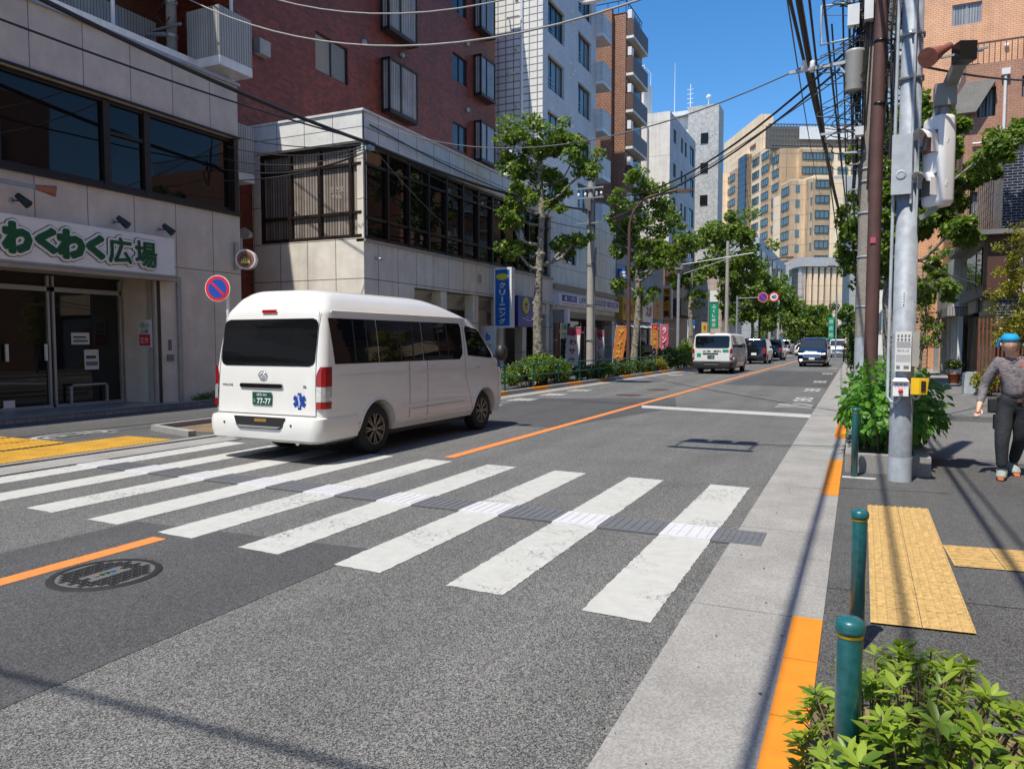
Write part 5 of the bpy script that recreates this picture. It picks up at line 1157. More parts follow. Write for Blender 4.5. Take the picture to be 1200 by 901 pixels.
def build_van(hi, label, cat, name, hero=True, bumper='van_white', bodym='van_white'):
    T = thing(name, (0, 0, 0), label, cat); lv = van_levels(hi); L = 5.25
    b = part('body', car_shell(lv, 7, 12), bodym, T)
    yw1, yw2, r = 1.19, 4.30, .345
    cut_arches(b, [(yw1, r+.01, r+.055, .55, 1.2), (yw2, r+.01, r+.05, .55, 1.2), (yw1, r+.01, r+.055, -1.2, -.55), (yw2, r+.01, r+.05, -1.2, -.55)])
    g = MB(); g.box(-.75, .75, .3, 4.9, .22, .42); g.box(-.54, .54, .8, 4.7, .43, .8); part('underbody', g, 'black_rubber', T)
    for (x, y) in ((.865, yw1), (.865, yw2), (-.865, yw1), (-.865, yw2)): wheel(T, x, y, r, .20, far=not hero, spoke_mat='rim_gold' if hero else 'coping')
    # flared arch lips
    g = MB()
    for s in (1, -1):
        for y in (yw1, yw2):
            pts = [(s*(interp(lv, max(.31, r+(r+.065)*sin(a)))[1]+.004), y+cos(a)*(r+.07), r+.01+sin(a)*(r+.07)) for a in [pi*k/20*1.0 for k in range(0, 21)]]
            g.tube(pts, .016, 6)
    part('arch_lip', g, bodym, T)
    # side glass
    ZT, ZB = 1.85, 1.265
    for s in (1, -1):
        outl = [[(.27, ZB), (1.20, ZB), (1.20, ZT), (.22, ZT)], [(1.215, ZB), (2.32, ZB), (2.32, ZT), (1.215, ZT)], [(2.335, ZB), (3.42, ZB+.0), (3.5, ZB+.04), (3.53, ZB+.12), (3.53, ZT-.06), (3.49, ZT), (2.335, ZT)]]
        for o_ in outl:
            g = MB(); side_patch(g, lv, o_, s, .005, nz=8); part('side_window', g, 'glass_car', T)
        g = MB(); side_patch(g, lv, [(3.70, ZB+.03), (4.52, ZB-.0), (4.56, ZB+.06), (4.12, 1.74), (4.02, 1.80), (3.70, 1.82), (3.66, 1.78)], s, .005, nz=10); part('door_window', g, 'glass_car', T)
        g = MB()
        for y in (.68, .95, 1.72, 2.05, 2.78, 3.05): side_patch(g, lv, [(y, ZB+.02), (y+.025, ZB+.02), (y+.025, ZT-.02), (y, ZT-.02)], s, .009, nz=3)
        side_patch(g, lv, [(4.28, ZB+.02), (4.31, ZB+.02), (4.31, 1.55), (4.28, 1.55)], s, .009, nz=3); part('window_divider', g, 'dark_plastic', T)
        # shut lines, sill line, gutter
        g = MB()
        for (y, za, zb) in ((1.93, .36, 1.25), (2.42, .34, 1.25), (3.60, .95, 1.88), (4.78, .5, 1.24)): side_patch(g, lv, [(y, za), (y+.009, za), (y+.009, zb), (y, zb)], s, .003, nz=10)
        side_patch(g, lv, [(3.60, .95), (3.608, .95), (3.87, .42), (3.86, .42)], s, .003, nz=6)
        side_patch(g, lv, [(.14, .47), (.86, .47), (.86, .478), (.14, .478)], s, .003, nz=1)
        side_patch(g, lv, [(2.0, .565), (3.55, .565), (3.55, .571), (2.0, .571)], s, .003, nz=1)
        part('shut_line', g, 'shut_line', T)
        g = MB(); side_patch(g, lv, [(.25, 1.09), (3.55, 1.09), (3.55, 1.115), (.25, 1.115)], s, .010, nz=3); side_patch(g, lv, [(1.75, .60), (3.55, .60), (3.55, .64), (1.75, .64)], s, .008, nz=3); part('side_crease', g, bodym, T)
        if hi:
            g = MB(); g.tube([(s*(interp(lv, 1.935)[1]+.006), .3, 1.94), (s*(interp(lv, 1.935)[1]+.006), 3.6, 1.94), (s*.80, 3.9, 1.915), (s*.79, 4.25, 1.74), (s*.80, 4.7, 1.40)], .016, 6); part('rain_gutter', g, bodym, T)
        # door handle, mirror
        g = MB(); side_patch(g, lv, [(2.50, 1.13), (2.72, 1.13), (2.72, 1.17), (2.50, 1.17)], s, .02, nz=2); part('sliding_door_handle', g, bodym, T)
        g = MB(); side_patch(g, lv, [(3.70, 1.10), (3.90, 1.10), (3.90, 1.14), (3.70, 1.14)], s, .022, nz=2); g.bar((s*.95, 3.70, 1.12), (s*.975, 3.9, 1.12), .02, .03); part('door_handle', g, bodym, T)
        g = MB(); g.lathe([(0, -.10), (.09, -.09), (.115, -.04), (.12, .03), (.10, .08), (0, .09)], (s*1.09, 4.62, 1.36), 'y', 16)
        g.v = [(s*1.09+(v[0]-s*1.09)*.85, v[1], 1.36+(v[2]-1.36)*1.25) for v in g.v]; g.bar((s*.88, 4.68, 1.30), (s*1.06, 4.62, 1.28), .05, .05); mr = part('mirror', g, 'dark_plastic', T)
        # tail lamp: red, clear, red, wrapping round the corner
        g = MB(); 
        def lamp(z0, z1, mi):
            rows = []
            for z in [z0+(z1-z0)*q_/6 for q_ in range(7)]:
                w_, yr = interp(lv, z)[1], interp(lv, z)[2]; k_ = max(0, (z-1.12)/.115)**1.6*.055; rows.append([(s*(w_-.10+k_), yr-.010+k_*.2, z), (s*(w_-.035+k_*.3), yr+.004+k_*.1, z), (s*(w_+.004), yr+.045, z), (s*(w_+.008), yr+.12, z), (s*(w_+.006), yr+.165, z)])
            for a, c in zip(rows[:-1], rows[1:]):
                for i in range(4):
                    q = [a[i], a[i+1], c[i+1], c[i]]; g.add(q if s > 0 else q[::-1], [(0, 1, 2, 3)], mi, True)
        lamp(.99, 1.235, 0); lamp(.80, .985, 1); lamp(.71, .795, 0); part('tail_lamp', g, ['lamp_red', 'lamp_clear'], T)
    # windscreen and rear glass
    g = MB(); end_patch(g, lv, [(-.70, 1.25), (.70, 1.25), (.62, 1.86), (-.62, 1.86)], True, .006); part('windscreen', g, 'glass_car', T)
    g = MB(); end_patch(g, lv, rounded(-.80, .80, 1.24, 1.845, .09, 6), False, .006, nz=30)
    rg = part('rear_window', g, 'glass_car', T)
    g = MB(); end_patch(g, lv, [(-.17, 1.80), (.45, 1.795), (.45, 1.815), (-.17, 1.82)], False, .014, nz=1); part('wiper', g, 'dark_plastic', T)
    g = MB(); end_patch(g, lv, [(-.15, 1.925), (.1, 1.925), (.1, 1.965), (-.15, 1.965)], False, .022, nz=2); part('high_brake_lamp', g, 'lamp_red', T)
    # tailgate outline, garnish, badge, plate
    g = MB()
    for s in (1, -1): end_patch(g, lv, [(s*.835, .62), (s*.843, .62), (s*.80, 1.95), (s*.792, 1.95)] if s > 0 else [(-.843, .62), (-.835, .62), (-.792, 1.95), (-.80, 1.95)], False, .004, nz=8)
    end_patch(g, lv, [(-.84, .612), (.84, .612), (.84, .622), (-.84, .622)], False, .004, nz=1); part('tailgate_gap', g, 'shut_line', T)
    g = MB(); end_patch(g, lv, rounded(-.44, .30, .955, 1.01, .025), False, .02, nz=4); g.box(-.43, .29, .0, .03, .96, 1.005); part('garnish', g, 'chrome' if hero else 'dark_plastic', T)
    g = MB(); end_patch(g, lv, rounded(-.44, .30, .70, .95, .04), False, -.002, nz=4); part('plate_recess', g, bodym, T)
    c0 = -.045
    g = MB(); y0 = interp(lv, .8)[2]-.012; g.box(c0-.165, c0+.165, y0-.006, y0, .735, .90); pl = part('number_plate', g, 'plate_green', T)
    if hero:
        g = MB(); g.text('77-77', (c0+.035, y0-.007, .785), X1, Z0, .075, .003, 0, bold=.02, width=.235); g.text('練馬 800', (c0, y0-.007, .868), X1, Z0, .035, .003, 0, width=.17); g.text('う', (c0-.13, y0-.007, .785), X1, Z0, .04, .003, 0); part('plate_lettering', g, 'sign_white', pl)
        g = MB(); yb = interp(lv, 1.10)[2]-.014; g.lathe([(.055, 0), (.066, -.008), (.072, 0)], (c0, yb, 1.12), 'y', 24); g.lathe([(.02, -.004), (.026, -.01), (.03, -.004)], (c0, yb, 1.12), 'y', 20)
        g.v = [(v[0], v[1], 1.12+(v[2]-1.12)*.75) for v in g.v]; part('badge', g, 'chrome', T)
        g = MB(); g.text('WELCAB', (-.67, interp(lv, .99)[2]-.003, .985), X1, Z0, .028, .003, 0, bold=.02, width=.19); g.text('GL', (.655, interp(lv, .99)[2]-.003, .985), X1, Z0, .035, .003, 0, bold=.03, width=.06); part('model_lettering', g, 'rim_dark', T)
        g = MB(); zc = .80; yy = interp(lv, zc)[2]-.008; xc = .575
        for k in range(3): a = pi/2+k*pi/3; d = V((cos(a), 0, sin(a))); p = V((d.z, 0, -d.x)); g.obox((xc, yy, zc), d*.105, p*.028, V((0, .002+.0006*k, 0)))
        part('star_emblem', g, 'deep_blue', T); g = MB(); g.bar((xc, yy-.007, zc-.08), (xc, yy-.007, zc+.08), .008, .008); g.tube([(xc+.018*sin(t), yy-.008, zc-.06+t*.02) for t in [k*.5 for k in range(13)]], .004, 5); part('emblem_mark', g, 'sign_white', T)
        g = MB(); side_patch(g, lv, [(4.76, 1.1), (4.86, 1.1), (4.86, 1.2), (4.76, 1.2)], 1, .006, nz=1); part('door_mark', g, 'deep_blue', T)
        g = MB(); g.text('Maclane', (.946, 3.95, 1.12), Y0, Z0, .05, .003, 0, width=.22); part('door_lettering', g, 'print_grey', T)
    else:
        g = MB(); yb = interp(lv, 1.1)[2]-.012; g.text('練馬  運輸', (-.0, yb-.003, 1.10), X1, Z0, .09, .004, 0, bold=.02, width=.85); part('tailgate_lettering', g, 'print_black', T)
        g = MB(); g.box(-.72, -.52, yb-.004, yb, .78, 1.0); g.box(.5, .78, yb-.006, yb-.001, 1.06, 1.18); part('sticker', g, 'sign_green', T)
        g = MB(); g.text('東 1120', (-.5, yb+.005, .68), X1, Z0, .05, .004, 0, width=.4); g.text('SUPER GL', (.5, yb+.005, .68), X1, Z0, .05, .004, 0, width=.4); part('small_lettering', g, 'print_grey', T)
        g = MB(); g.text('・・33', (c0, y0-.007, .81), X1, Z0, .08, .003, 0, width=.2); part('plate_lettering', g, 'sign_white', pl)
    # bumper with step and dark grille opening
    bl = [(.27, .86, -.03, .5, .12, .02), (.31, .93, -.085, .5, .16, .02), (.40, .95, -.10, .5, .16, .02), (.52, .95, -.10, .5, .15, .02), (.585, .945, -.08, .5, .14, .02), (.60, .93, -.03, .5, .12, .02)]
    bl = [(z, w_, yr, .72, rr, rf) for (z, w_, yr, yf, rr, rf) in bl]
    bb = part('rear_bumper', car_shell(bl, 7, 4), bumper, T, sharp=40)
    cut_arches(bb, [(yw1, r+.01, r+.055, .55, 1.2), (yw1, r+.01, r+.055, -1.2, -.55)])
    g = MB(); g.prism([(-.44, .592), (.42, .592), (.38, .47), (.33, .44), (-.36, .44), (-.40, .47)], (0, -.108, 0), X1, Z0, (0, .02, 0)); st_ = part('bumper_step', g, 'dark_plastic', T)
    g = MB(); g.prism([(-.38, .475), (.36, .475), (.31, .452), (-.33, .452)], (0, -.125, 0), X1, Z0, (0, .015, 0)); part('step_plate', g, 'coping', st_)
    if hero: g = MB(); g.box(-.08, .12, -.112, -.107, .53, .57); part('tow_hook', g, 'chrome', st_)
    for x in (-.62, .52): g = MB(); g.lathe([(0, -.108), (.014, -.108), (.014, -.1)], (x, 0, .50), 'y', 12); part('parking_sensor', g, 'dark_plastic', T)
    g = MB(); g.cyl((.55, -.02, .27), (.55, .4, .27), .03); part('exhaust_pipe', g, 'chrome', T)
    # front lamps
    for s in (1, -1): g = MB(); g.lathe([(0, .01), (.12, 0), (.16, -.05)], (s*.62, 5.16, .98), 'y', 14); part('headlight', g, 'lamp_clear', T)
    return T
VAN = build_van(True, 'white high roof van with a blue star emblem and green 77-77 plate', 'van', 'passenger_van')
VAN.location = (VX, VY, 0); VAN.rotation_euler[2] = VR
v2 = build_van(False, 'dirty cream white delivery van with a black bumper, driving away further up the left lane', 'van', 'delivery_van', False, 'dark_plastic', 'van_white_b')
p = onG(833, 437); v2.location = (-6.35, 36.4, 0); v2.rotation_euler[2] = R(-1)
# ---------------- other cars: generic shell with hood step
def build_car(kind, label, cat, name, paint_, rear=True):
    T = thing(name, (0, 0, 0), label, cat)
    if kind == 'minivan':
        L, W_, H_ = 4.7, .85, 1.82; lv = [(.25, .80, .08, 4.6, .2, .4), (.4, .845, .0, 4.70, .25, .45), (.7, .85, .02, 4.68, .25, .45), (.95, .85, .05, 4.55, .22, .4), (1.08, .84, .07, 4.2, .2, .35), (1.14, .83, .08, 3.95, .2, .3), (1.5, .775, .16, 3.45, .2, .25), (1.72, .72, .24, 3.05, .2, .25), (1.80, .62, .34, 2.8, .25, .3), (1.82, .4, .6, 2.4, .2, .2)]
        gl = (1.12, 1.68); rw = (1.14, 1.66); ws = (.72, .66); wy = (.85, 3.7)
    elif kind == 'taxi':
        L, W_, H_ = 4.4, .845, 1.75; lv = [(.25, .80, .08, 4.3, .2, .4), (.4, .84, .0, 4.40, .25, .45), (.7, .845, .0, 4.38, .25, .45), (.9, .84, .03, 4.25, .22, .4), (1.02, .83, .05, 3.9, .2, .35), (1.1, .82, .06, 3.4, .2, .3), (1.45, .755, .16, 2.95, .2, .25), (1.66, .69, .28, 2.6, .2, .25), (1.74, .6, .42, 2.4, .25, .3), (1.75, .4, .7, 2.1, .2, .2)]
        gl = (1.08, 1.62); rw = (1.1, 1.6); ws = (.7, .62); wy = (.8, 3.5)
    else:
        L, W_, H_ = 4.6, .88, 1.42; lv = [(.22, .83, .1, 4.5, .2, .4), (.38, .875, .0, 4.58, .25, .45), (.6, .88, .0, 4.6, .3, .5), (.8, .875, .05, 4.45, .3, .5), (.92, .86, .15, 4.0, .3, .4), (.98, .82, .5, 3.4, .3, .4), (1.2, .70, .9, 2.9, .25, .3), (1.36, .60, 1.25, 2.45, .25, .3), (1.42, .40, 1.6, 2.2, .2, .2)]
        gl = (.98, 1.33); rw = (1.0, 1.32); ws = (.66, .56); wy = (.85, 3.7)
    lv = smooth_levels(lv, 2); r = .31
    b = part('body', car_shell(lv, 5, 8), paint_, T); cut_arches(b, [(wy[0], r, r+.05, .5, 1.2), (wy[1], r, r+.05, .5, 1.2), (wy[0], r, r+.05, -1.2, -.5), (wy[1], r, r+.05, -1.2, -.5)])
    g = MB(); g.box(-.7, .7, .3, L-.3, .18, .5); part('underbody', g, 'black_rubber', T)
    for x, y in ((W_-.06, wy[0]), (W_-.06, wy[1]), (-W_+.06, wy[0]), (-W_+.06, wy[1])): wheel(T, x, y, r, .19, spokes=5, spoke_mat='coping', far=True)
    for s in (1, -1):
        a = lv_ = interp(lv, gl[0]); c = interp(lv, gl[1])
        g = MB(); side_patch(g, lv, [(a[2]+.3, gl[0]), (a[3]-.35, gl[0]), (c[3]-.25, gl[1]), (c[2]+.35, gl[1])], s, .006); part('side_window', g, 'glass_car', T)
        g = MB(); g.lathe([(0, -.06), (.08, -.05), (.09, .02), (0, .06)], (s*(W_+.08), interp(lv, gl[0])[3]-.35, gl[0]+.06), 'y', 10); part('mirror', g, paint_, T)
        g = MB(); z0, z1 = (.72, 1.12) if kind != 'sedan' else (.70, .84)
        end_patch(g, lv, [(s*W_*.62, z0), (s*W_*.93, z0), (s*W_*.93, z1), (s*W_*.74, z1)] if s > 0 else [(-W_*.93, z0), (-W_*.62, z0), (-W_*.74, z1), (-W_*.93, z1)], False, .012); part('tail_lamp', g, 'lamp_red', T)
        g = MB(); end_patch(g, lv, [(s*W_*.55, .72), (s*W_*.9, .74), (s*W_*.9, .86), (s*W_*.5, .82)] if s > 0 else [(-W_*.9, .74), (-W_*.55, .72), (-W_*.5, .82), (-W_*.9, .86)], True, .015); part('headlight', g, 'lamp_clear', T)
    g = MB(); end_patch(g, lv, [(-ws[0], gl[0]+.03), (ws[0], gl[0]+.03), (ws[1], gl[1]), (-ws[1], gl[1])], True, .008); part('windscreen', g, 'glass_window', T)
    g = MB(); end_patch(g, lv, [(-ws[0], rw[0]), (ws[0], rw[0]), (ws[1], rw[1]), (-ws[1], rw[1])], False, .008); part('rear_window', g, 'glass_car', T)
    g = MB(); end_patch(g, lv, [(-.17, .62), (.17, .62), (.17, .78), (-.17, .78)], False, .014); part('number_plate', g, 'plate_green' if kind == 'taxi' else 'sign_white', T)
    g = MB(); end_patch(g, lv, [(-.5, .55), (.5, .55), (.48, .85), (-.48, .85)], True, .01); gr = part('grille', g, 'dark_plastic', T)
    g = MB()
    for z in (.60, .68, .76, .84): end_patch(g, lv, [(-.5, z), (.5, z), (.5, z+.025), (-.5, z+.025)], True, .018, nz=1)
    end_patch(g, lv, [(-.7, .36), (.7, .36), (.7, .40), (-.7, .40)], True, .02, nz=1); part('grille_bars', g, 'chrome', gr)
    g = MB(); end_patch(g, lv, [(-.16, .45), (.16, .45), (.16, .58), (-.16, .58)], True, .025); part('number_plate', g, 'sign_white', T)
    return T
def put(T, x, y, rz=0): T.location = (x, y, 0); T.rotation_euler[2] = rz
c = build_car('minivan', 'black minivan coming towards the camera with one fog lamp lit', 'car', 'minivan', 'car_navy'); put(c, -2.45, 49.0+4.7, pi-R(1))
g = MB(); g.lathe([(0, 4.72), (.055, 4.71), (.07, 4.67)], (.62, 0, .42), 'y', 14); o_ = bpy.data.objects.new('fog_lamp', g.mesh('fog_lamp', 'headlight_lit')); COL.objects.link(o_); o_.parent = c
c = build_car('minivan', 'black tall car with lit red tail lamps directly ahead of the cream van', 'car', 'minivan', 'car_black'); put(c, -6.55, 54)
c = build_car('taxi', 'black upright taxi second ahead of the cream van', 'taxi', 'taxi', 'car_black'); put(c, -6.45, 65)
c = build_car('sedan', 'white low saloon car driving away near the centre line', 'car', 'saloon_car', 'van_white_b'); put(c, -5.45, 87)
c = build_car('minivan', 'white tall car far ahead behind the black taxi', 'car', 'minivan', 'van_white_b'); put(c, -8.4, 98)
c = build_car('minivan', 'silver car far up the street coming towards the camera', 'car', 'minivan', 'car_silver'); put(c, -3.9, 122, pi)
c = build_car('minivan', 'pale silver van beyond the white saloon, furthest car up the street', 'car', 'minivan', 'car_silver'); put(c, -5.6, 128, pi)
c = build_car('minivan', 'white van half hidden behind the oncoming black minivan', 'van', 'minivan', 'van_white_b'); put(c, -1.75, 84, pi)
# ================================================================ PLANTS
rng = random.Random(11)
def rdir(r):
    z = r.uniform(-1, 1); a = r.uniform(0, 2*pi); q_ = math.sqrt(1-z*z); return V((q_*cos(a), q_*sin(a), z))
def leaf(mb, p, d, n, L, W_, mi=0, shape='diamond', fold=.25):
    d = d.normalized(); s = d.cross(n)
    if s.length < 1e-4: s = d.cross(V((1, 0, 0)))
    s.normalize(); n = s.cross(d)
    if shape == 'diamond':
        mb.add([p, p+d*L*.45+s*W_*.5+n*W_*fold, p+d*L, p+d*L*.45-s*W_*.5+n*W_*fold], [(0, 1, 2), (0, 2, 3)], mi)
    elif shape == 'plane':   # broad lobed leaf
        mb.add([p, p+d*L*.15+s*W_*.42, p+d*L*.55+s*W_*.5+n*W_*fold*.6, p+d*L*.62+s*W_*.2, p+d*L, p+d*L*.62-s*W_*.2, p+d*L*.55-s*W_*.5+n*W_*fold*.6, p+d*L*.15-s*W_*.42],
               [(0, 1, 2, 3), (0, 3, 4), (0, 4, 5), (0, 5, 6, 7)], mi)
    else:                    # long smooth leaf with a fold along the midrib
        mb.add([p, p+d*L*.3+s*W_*.42+n*W_*fold, p+d*L*.65+s*W_*.45+n*W_*fold, p+d*L-n*L*.06, p+d*L*.65-s*W_*.45+n*W_*fold, p+d*L*.3-s*W_*.42+n*W_*fold, p+d*L*.3, p+d*L*.65],
               [(0, 1, 6), (6, 1, 2, 7), (7, 2, 3), (0, 6, 5), (6, 7, 4, 5), (7, 3, 4)], mi, True)
def foliage(mb, c, rad, n, size, r, shape='diamond', up=.45, shell=.55):
    c = V(c)
    for _ in range(n):
        d = rdir(r); k = r.random()**.5*(1-shell)+shell*r.uniform(.75, 1.08) if r.random() < .75 else r.random()
        p = c+V((d.x*rad[0], d.y*rad[1], d.z*rad[2]))*k
        nn = (d*.6+V((0, 0, up))+rdir(r)*.6).normalized(); dd = (rdir(r)+d*.5-V((0, 0, .25)))
        s_ = size*r.uniform(.6, 1.25); leaf(mb, p, dd, nn, s_, s_*.8 if shape != 'long' else s_*.36, 0, shape)
LAT = V((cos(YAW), sin(YAW), 0)); DEP = V((-sin(YAW), cos(YAW), 0))
def tree(label, name, X, Y, clusters, cols, trunk_r=.19, dens=420, leafs=.15, sr=.86, group='street trees', top=None, leafm='leaf_plane', seed=1, lean=(0, 0), z0=.03, knots=True):
    r = random.Random(seed); T = thing(name, (X, Y, z0), label, 'tree', group); clusters = [(a, b, c*sr) for a, b, c in clusters]; leafs *= .84; dens *= 1.2
    g = MB(); ztop = max(c[1] for c in clusters)-.5; base = V((X, Y, z0)); path = []; rs = []
    n = 14
    for i in range(n+1):
        t = i/n; z = z0+(ztop-z0)*t; path.append(V((X+lean[0]*t+.09*sin(t*7+seed), Y+lean[1]*t+.09*cos(t*6+seed*2), z)))
        rs.append(trunk_r*(1.25 if i == 0 else 1)*(1-.68*t)*(1+.10*sin(i*2.3+seed)))
    g.tube(path, rs, 12)
    if knots:
        for k in range(16):
            t = r.uniform(.15, .8); i = int(t*n); a = r.uniform(0, 2*pi); p = path[i]+V((cos(a), sin(a), 0))*rs[i]*.8
            g.lathe([(0, -.07), (.06, -.04), (.08, 0), (.05, .05), (0, .07)], p, 'z', 8)
    lf = MB()
    for (la, z, rad) in clusters:
        c = base+LAT*la+DEP*r.uniform(-.8, .8)*max(.5, abs(la)); c.z = z
        # a limb from the trunk, kinked like a pollarded branch
        zt = max(z0+1.6, min(z-abs(la)*.55-.2, ztop)); t = (zt-z0)/(ztop-z0); i = min(int(t*n), n-1); s_ = path[i].lerp(path[i+1], t*n-i)
        mid = s_.lerp(c, .5)+V((r.uniform(-.15, .15), r.uniform(-.15, .15), -.12-.1*abs(la))); rr = max(.035, rs[i]*.5)
        g.tube([s_, s_.lerp(mid, .6)+V((0, 0, -.05)), mid, mid.lerp(c, .5)+V((0, 0, .04)), c], [rr, rr*.9, rr*.8, rr*.6, rr*.3], 7)
        for q_ in range(5):
            e = c+rdir(r)*rad*.8; g.tube([mid.lerp(c, r.uniform(.4, 1)), c.lerp(e, .5)+V((0, 0, .05)), e], [rr*.35, rr*.25, .006], 4, cap=False)
        for q_ in range(8):
            cc = c+V((r.gauss(0, .52), r.gauss(0, .52), r.gauss(0, .50)))*rad*1.25; k = r.uniform(.35, .85)*rad
            foliage(lf, cc, (k, k, k*.75), int(dens*rad*rad*r.uniform(.7, 1.3)*.62)+10, leafs, r, cols)
    part('trunk', g, 'bark_plane', T); part('crown', lf, leafm, T); return T
def cl(x0, k, lst): return [((x-x0)*k, CH+(400-y)*k, rr) for (x, y, rr) in lst]
tree('nearest plane tree on the left pavement, standing before the glazed corner building', 'plane_tree', -10.25, 24.3,
     cl(632, .0303, [(640, 172, .6), (612, 172, .55), (672, 190, .6), (600, 192, .5), (655, 212, .55), (625, 200, .4), (684, 205, .4), (606, 232, .5), (596, 262, .32), (600, 292, .42), (612, 281, .35), (664, 287, .42), (678, 278, .36), (650, 240, .36), (660, 168, .35), (598, 240, .3)]), 'plane', .21, 520, .17, seed=3, sr=.9)
tree('second plane tree on the left, behind the pale concrete pole and brown lamp', 'plane_tree', -10.25, 36.9,
     cl(745, .0437, [(742, 212, .7), (764, 222, .7), (784, 238, .7), (722, 240, .5), (745, 255, .7), (775, 262, .75), (794, 290, .6), (722, 285, .6), (736, 268, .5), (762, 292, .7), (728, 328, .5), (755, 348, .55), (770, 312, .6), (748, 316, .5), (780, 300, .5), (716, 262, .35)]), 'plane', .2, 330, .2, seed=5)
tree('third plane tree on the left, beside the orange vertical sign', 'plane_tree', -9.9, 49.0,
     cl(811, .0565, [(810, 290, .9), (830, 270, 1.0), (792, 300, .7), (800, 330, .7), (822, 320, .8), (790, 262, .5), (816, 350, .5)]), 'plane', .19, 230, .26, seed=8)
tree('fourth plane tree on the left, the tall one above the green vertical sign', 'plane_tree', -9.6, 60.5,
     cl(841, .068, [(842, 268, 1.1), (858, 285, 1.1), (830, 290, 1.0), (870, 305, 1.0), (848, 310, 1.1), (862, 335, 1.0), (835, 330, .8), (845, 352, .8), (872, 350, .8)]), 'plane', .2, 190, .3, seed=9)
tree('fifth plane tree on the left, over the black cars', 'plane_tree', -9.2, 74.0,
     cl(868, .082, [(872, 322, 1.3), (884, 335, 1.3), (866, 345, 1.2), (890, 352, 1.2), (878, 360, 1.2), (862, 368, 1.0), (890, 375, .9)]), 'plane', .2, 150, .36, seed=12)
tree('sixth street tree on the left, behind the two round traffic signs', 'street_tree', -9.0, 92.0,
     cl(893, .1, [(893, 342, 1.4), (905, 352, 1.5), (888, 362, 1.3), (912, 365, 1.3), (900, 375, 1.4), (916, 380, 1.1)]), 'diamond', .2, 120, .42, seed=14)
tree('tree in the far distance below the round traffic signs', 'street_tree', -8.4, 118.0,
     cl(912, .125, [(914, 366, 1.6), (926, 372, 1.6), (908, 382, 1.4), (930, 385, 1.5), (920, 392, 1.3), (938, 380, 1.5)]), 'diamond', .2, 100, .5, seed=15)
tree('far tree in front of the hotel columns', 'street_tree', -6.0, 150.0,
     cl(941, .15, [(935, 368, 1.6), (945, 375, 1.7), (952, 382, 1.5), (932, 388, 1.6), (948, 392, 1.5)]), 'diamond', .2, 90, .55, leafm='leaf_dark', seed=16)
tree('furthest tree at the end of the street, left of the lamp posts', 'street_tree', -2.0, 165.0,
     cl(963, .165, [(958, 366, 1.4), (966, 372, 1.6), (955, 384, 1.7), (968, 388, 1.6), (975, 380, 1.4)]), 'diamond', .2, 90, .6, leafm='leaf_hedge', seed=17)
tree('large plane tree on the right pavement behind the grey signal pole', 'plane_tree', .92, 26.0,
     cl(1043, .0276, [(1060, 160, .6), (1090, 150, .55), (1118, 165, .6), (1136, 190, .5), (1080, 190, .6), (1106, 212, .6), (1128, 225, .5), (1096, 246, .45), (1064, 225, .5), (1040, 190, .5), (1030, 225, .45), (1060, 262, .45), (1090, 282, .45), (1104, 262, .4), (1036, 275, .5), (1044, 320, .4), (1030, 300, .4), (1144, 205, .35), (1080, 330, .35), (1068, 150, .4)]), 'plane', .2, 1000, .19, group='street trees on the right', seed=21, sr=1.0)
tree('plane tree overhanging the kerb, half hidden by the weathered concrete pole', 'plane_tree', .42, 36.0,
     cl(1012, .038, [(992, 258, .45), (1000, 238, .5), (982, 275, .5), (1000, 282, .6), (985, 252, .35), (992, 300, .5), (982, 312, .4), (1012, 300, .6), (1020, 262, .6), (1014, 330, .5), (1022, 230, .5), (985, 288, .35)]), 'plane', .19, 330, .2, group='street trees on the right', seed=22)
tree('smaller leafy tree between the grey signal pole and the old shops', 'garden_tree', 2.45, 35.0,
     cl(1082, .037, [(1085, 352, .55), (1100, 335, .5), (1086, 375, .5), (1104, 325, .4), (1078, 340, .5), (1092, 388, .4), (1076, 400, .4), (1104, 300, .35)]), 'diamond', .07, 420, .13, group='garden trees', leafm='leaf_plane', seed=23, z0=.03, knots=False)
tree('yellow green leafy tree at the right edge, in front of the tiled house', 'garden_tree', 3.74, 22.2,
     cl(1196, .022, [(1185, 300, .4), (1198, 318, .45), (1180, 335, .38), (1196, 352, .45), (1182, 372, .4), (1196, 390, .45), (1176, 392, .33), (1205, 280, .4), (1210, 340, .5), (1186, 322, .3), (1168, 398, .25), (1208, 372, .4), (1204, 300, .35)]), 'diamond', .06, 620, .085, group='garden trees', leafm='leaf_yellow', seed=24, z0=.03, knots=False)
def bush(label, X, Y, rx, ry, h, n, leafs, m='leaf_hedge', name='hedge_bush', cat='bush', group='hedge along the left kerb', z0=.03, seed=1, shape='diamond', twn=20):
    r = random.Random(seed); T = thing(name, (X, Y, z0), label, cat, group); g = MB(); st = MB()
    for k in range(twn):
        a = r.uniform(0, 2*pi); q_ = r.random()**.5*.85; e = V((X+cos(a)*rx*q_, Y+sin(a)*ry*q_, z0+h*r.uniform(.5, .9))); b = V((X+cos(a)*rx*q_*.5, Y+sin(a)*ry*q_*.6, z0)); st.tube([b, b.lerp(e, .5)+V((0, 0, .05)), e], [.014, .01, .004], 4, cap=False)
    for k in range(26):
        a = r.uniform(0, 2*pi); q_ = r.random()**.5; c = V((X+cos(a)*rx*q_*.8, Y+sin(a)*ry*q_*.8, z0+h*(.28+.5*math.sqrt(max(0, 1-q_*q_))*r.uniform(.5, 1.05)))); kk = r.uniform(.20, .34)
        foliage(g, c, (rx*kk*1.2, ry*kk*1.1, h*kk), n//26, leafs, r, shape, up=.7, shell=.4)
    part('stems', st, 'twig', T); part('leaves', g, m, T); return T
bush('big round clipped bush just ahead of the white van, before the first tree', -9.85, 23.3, .62, 2.7, 1.1, 12000, .085, seed=31, twn=40)
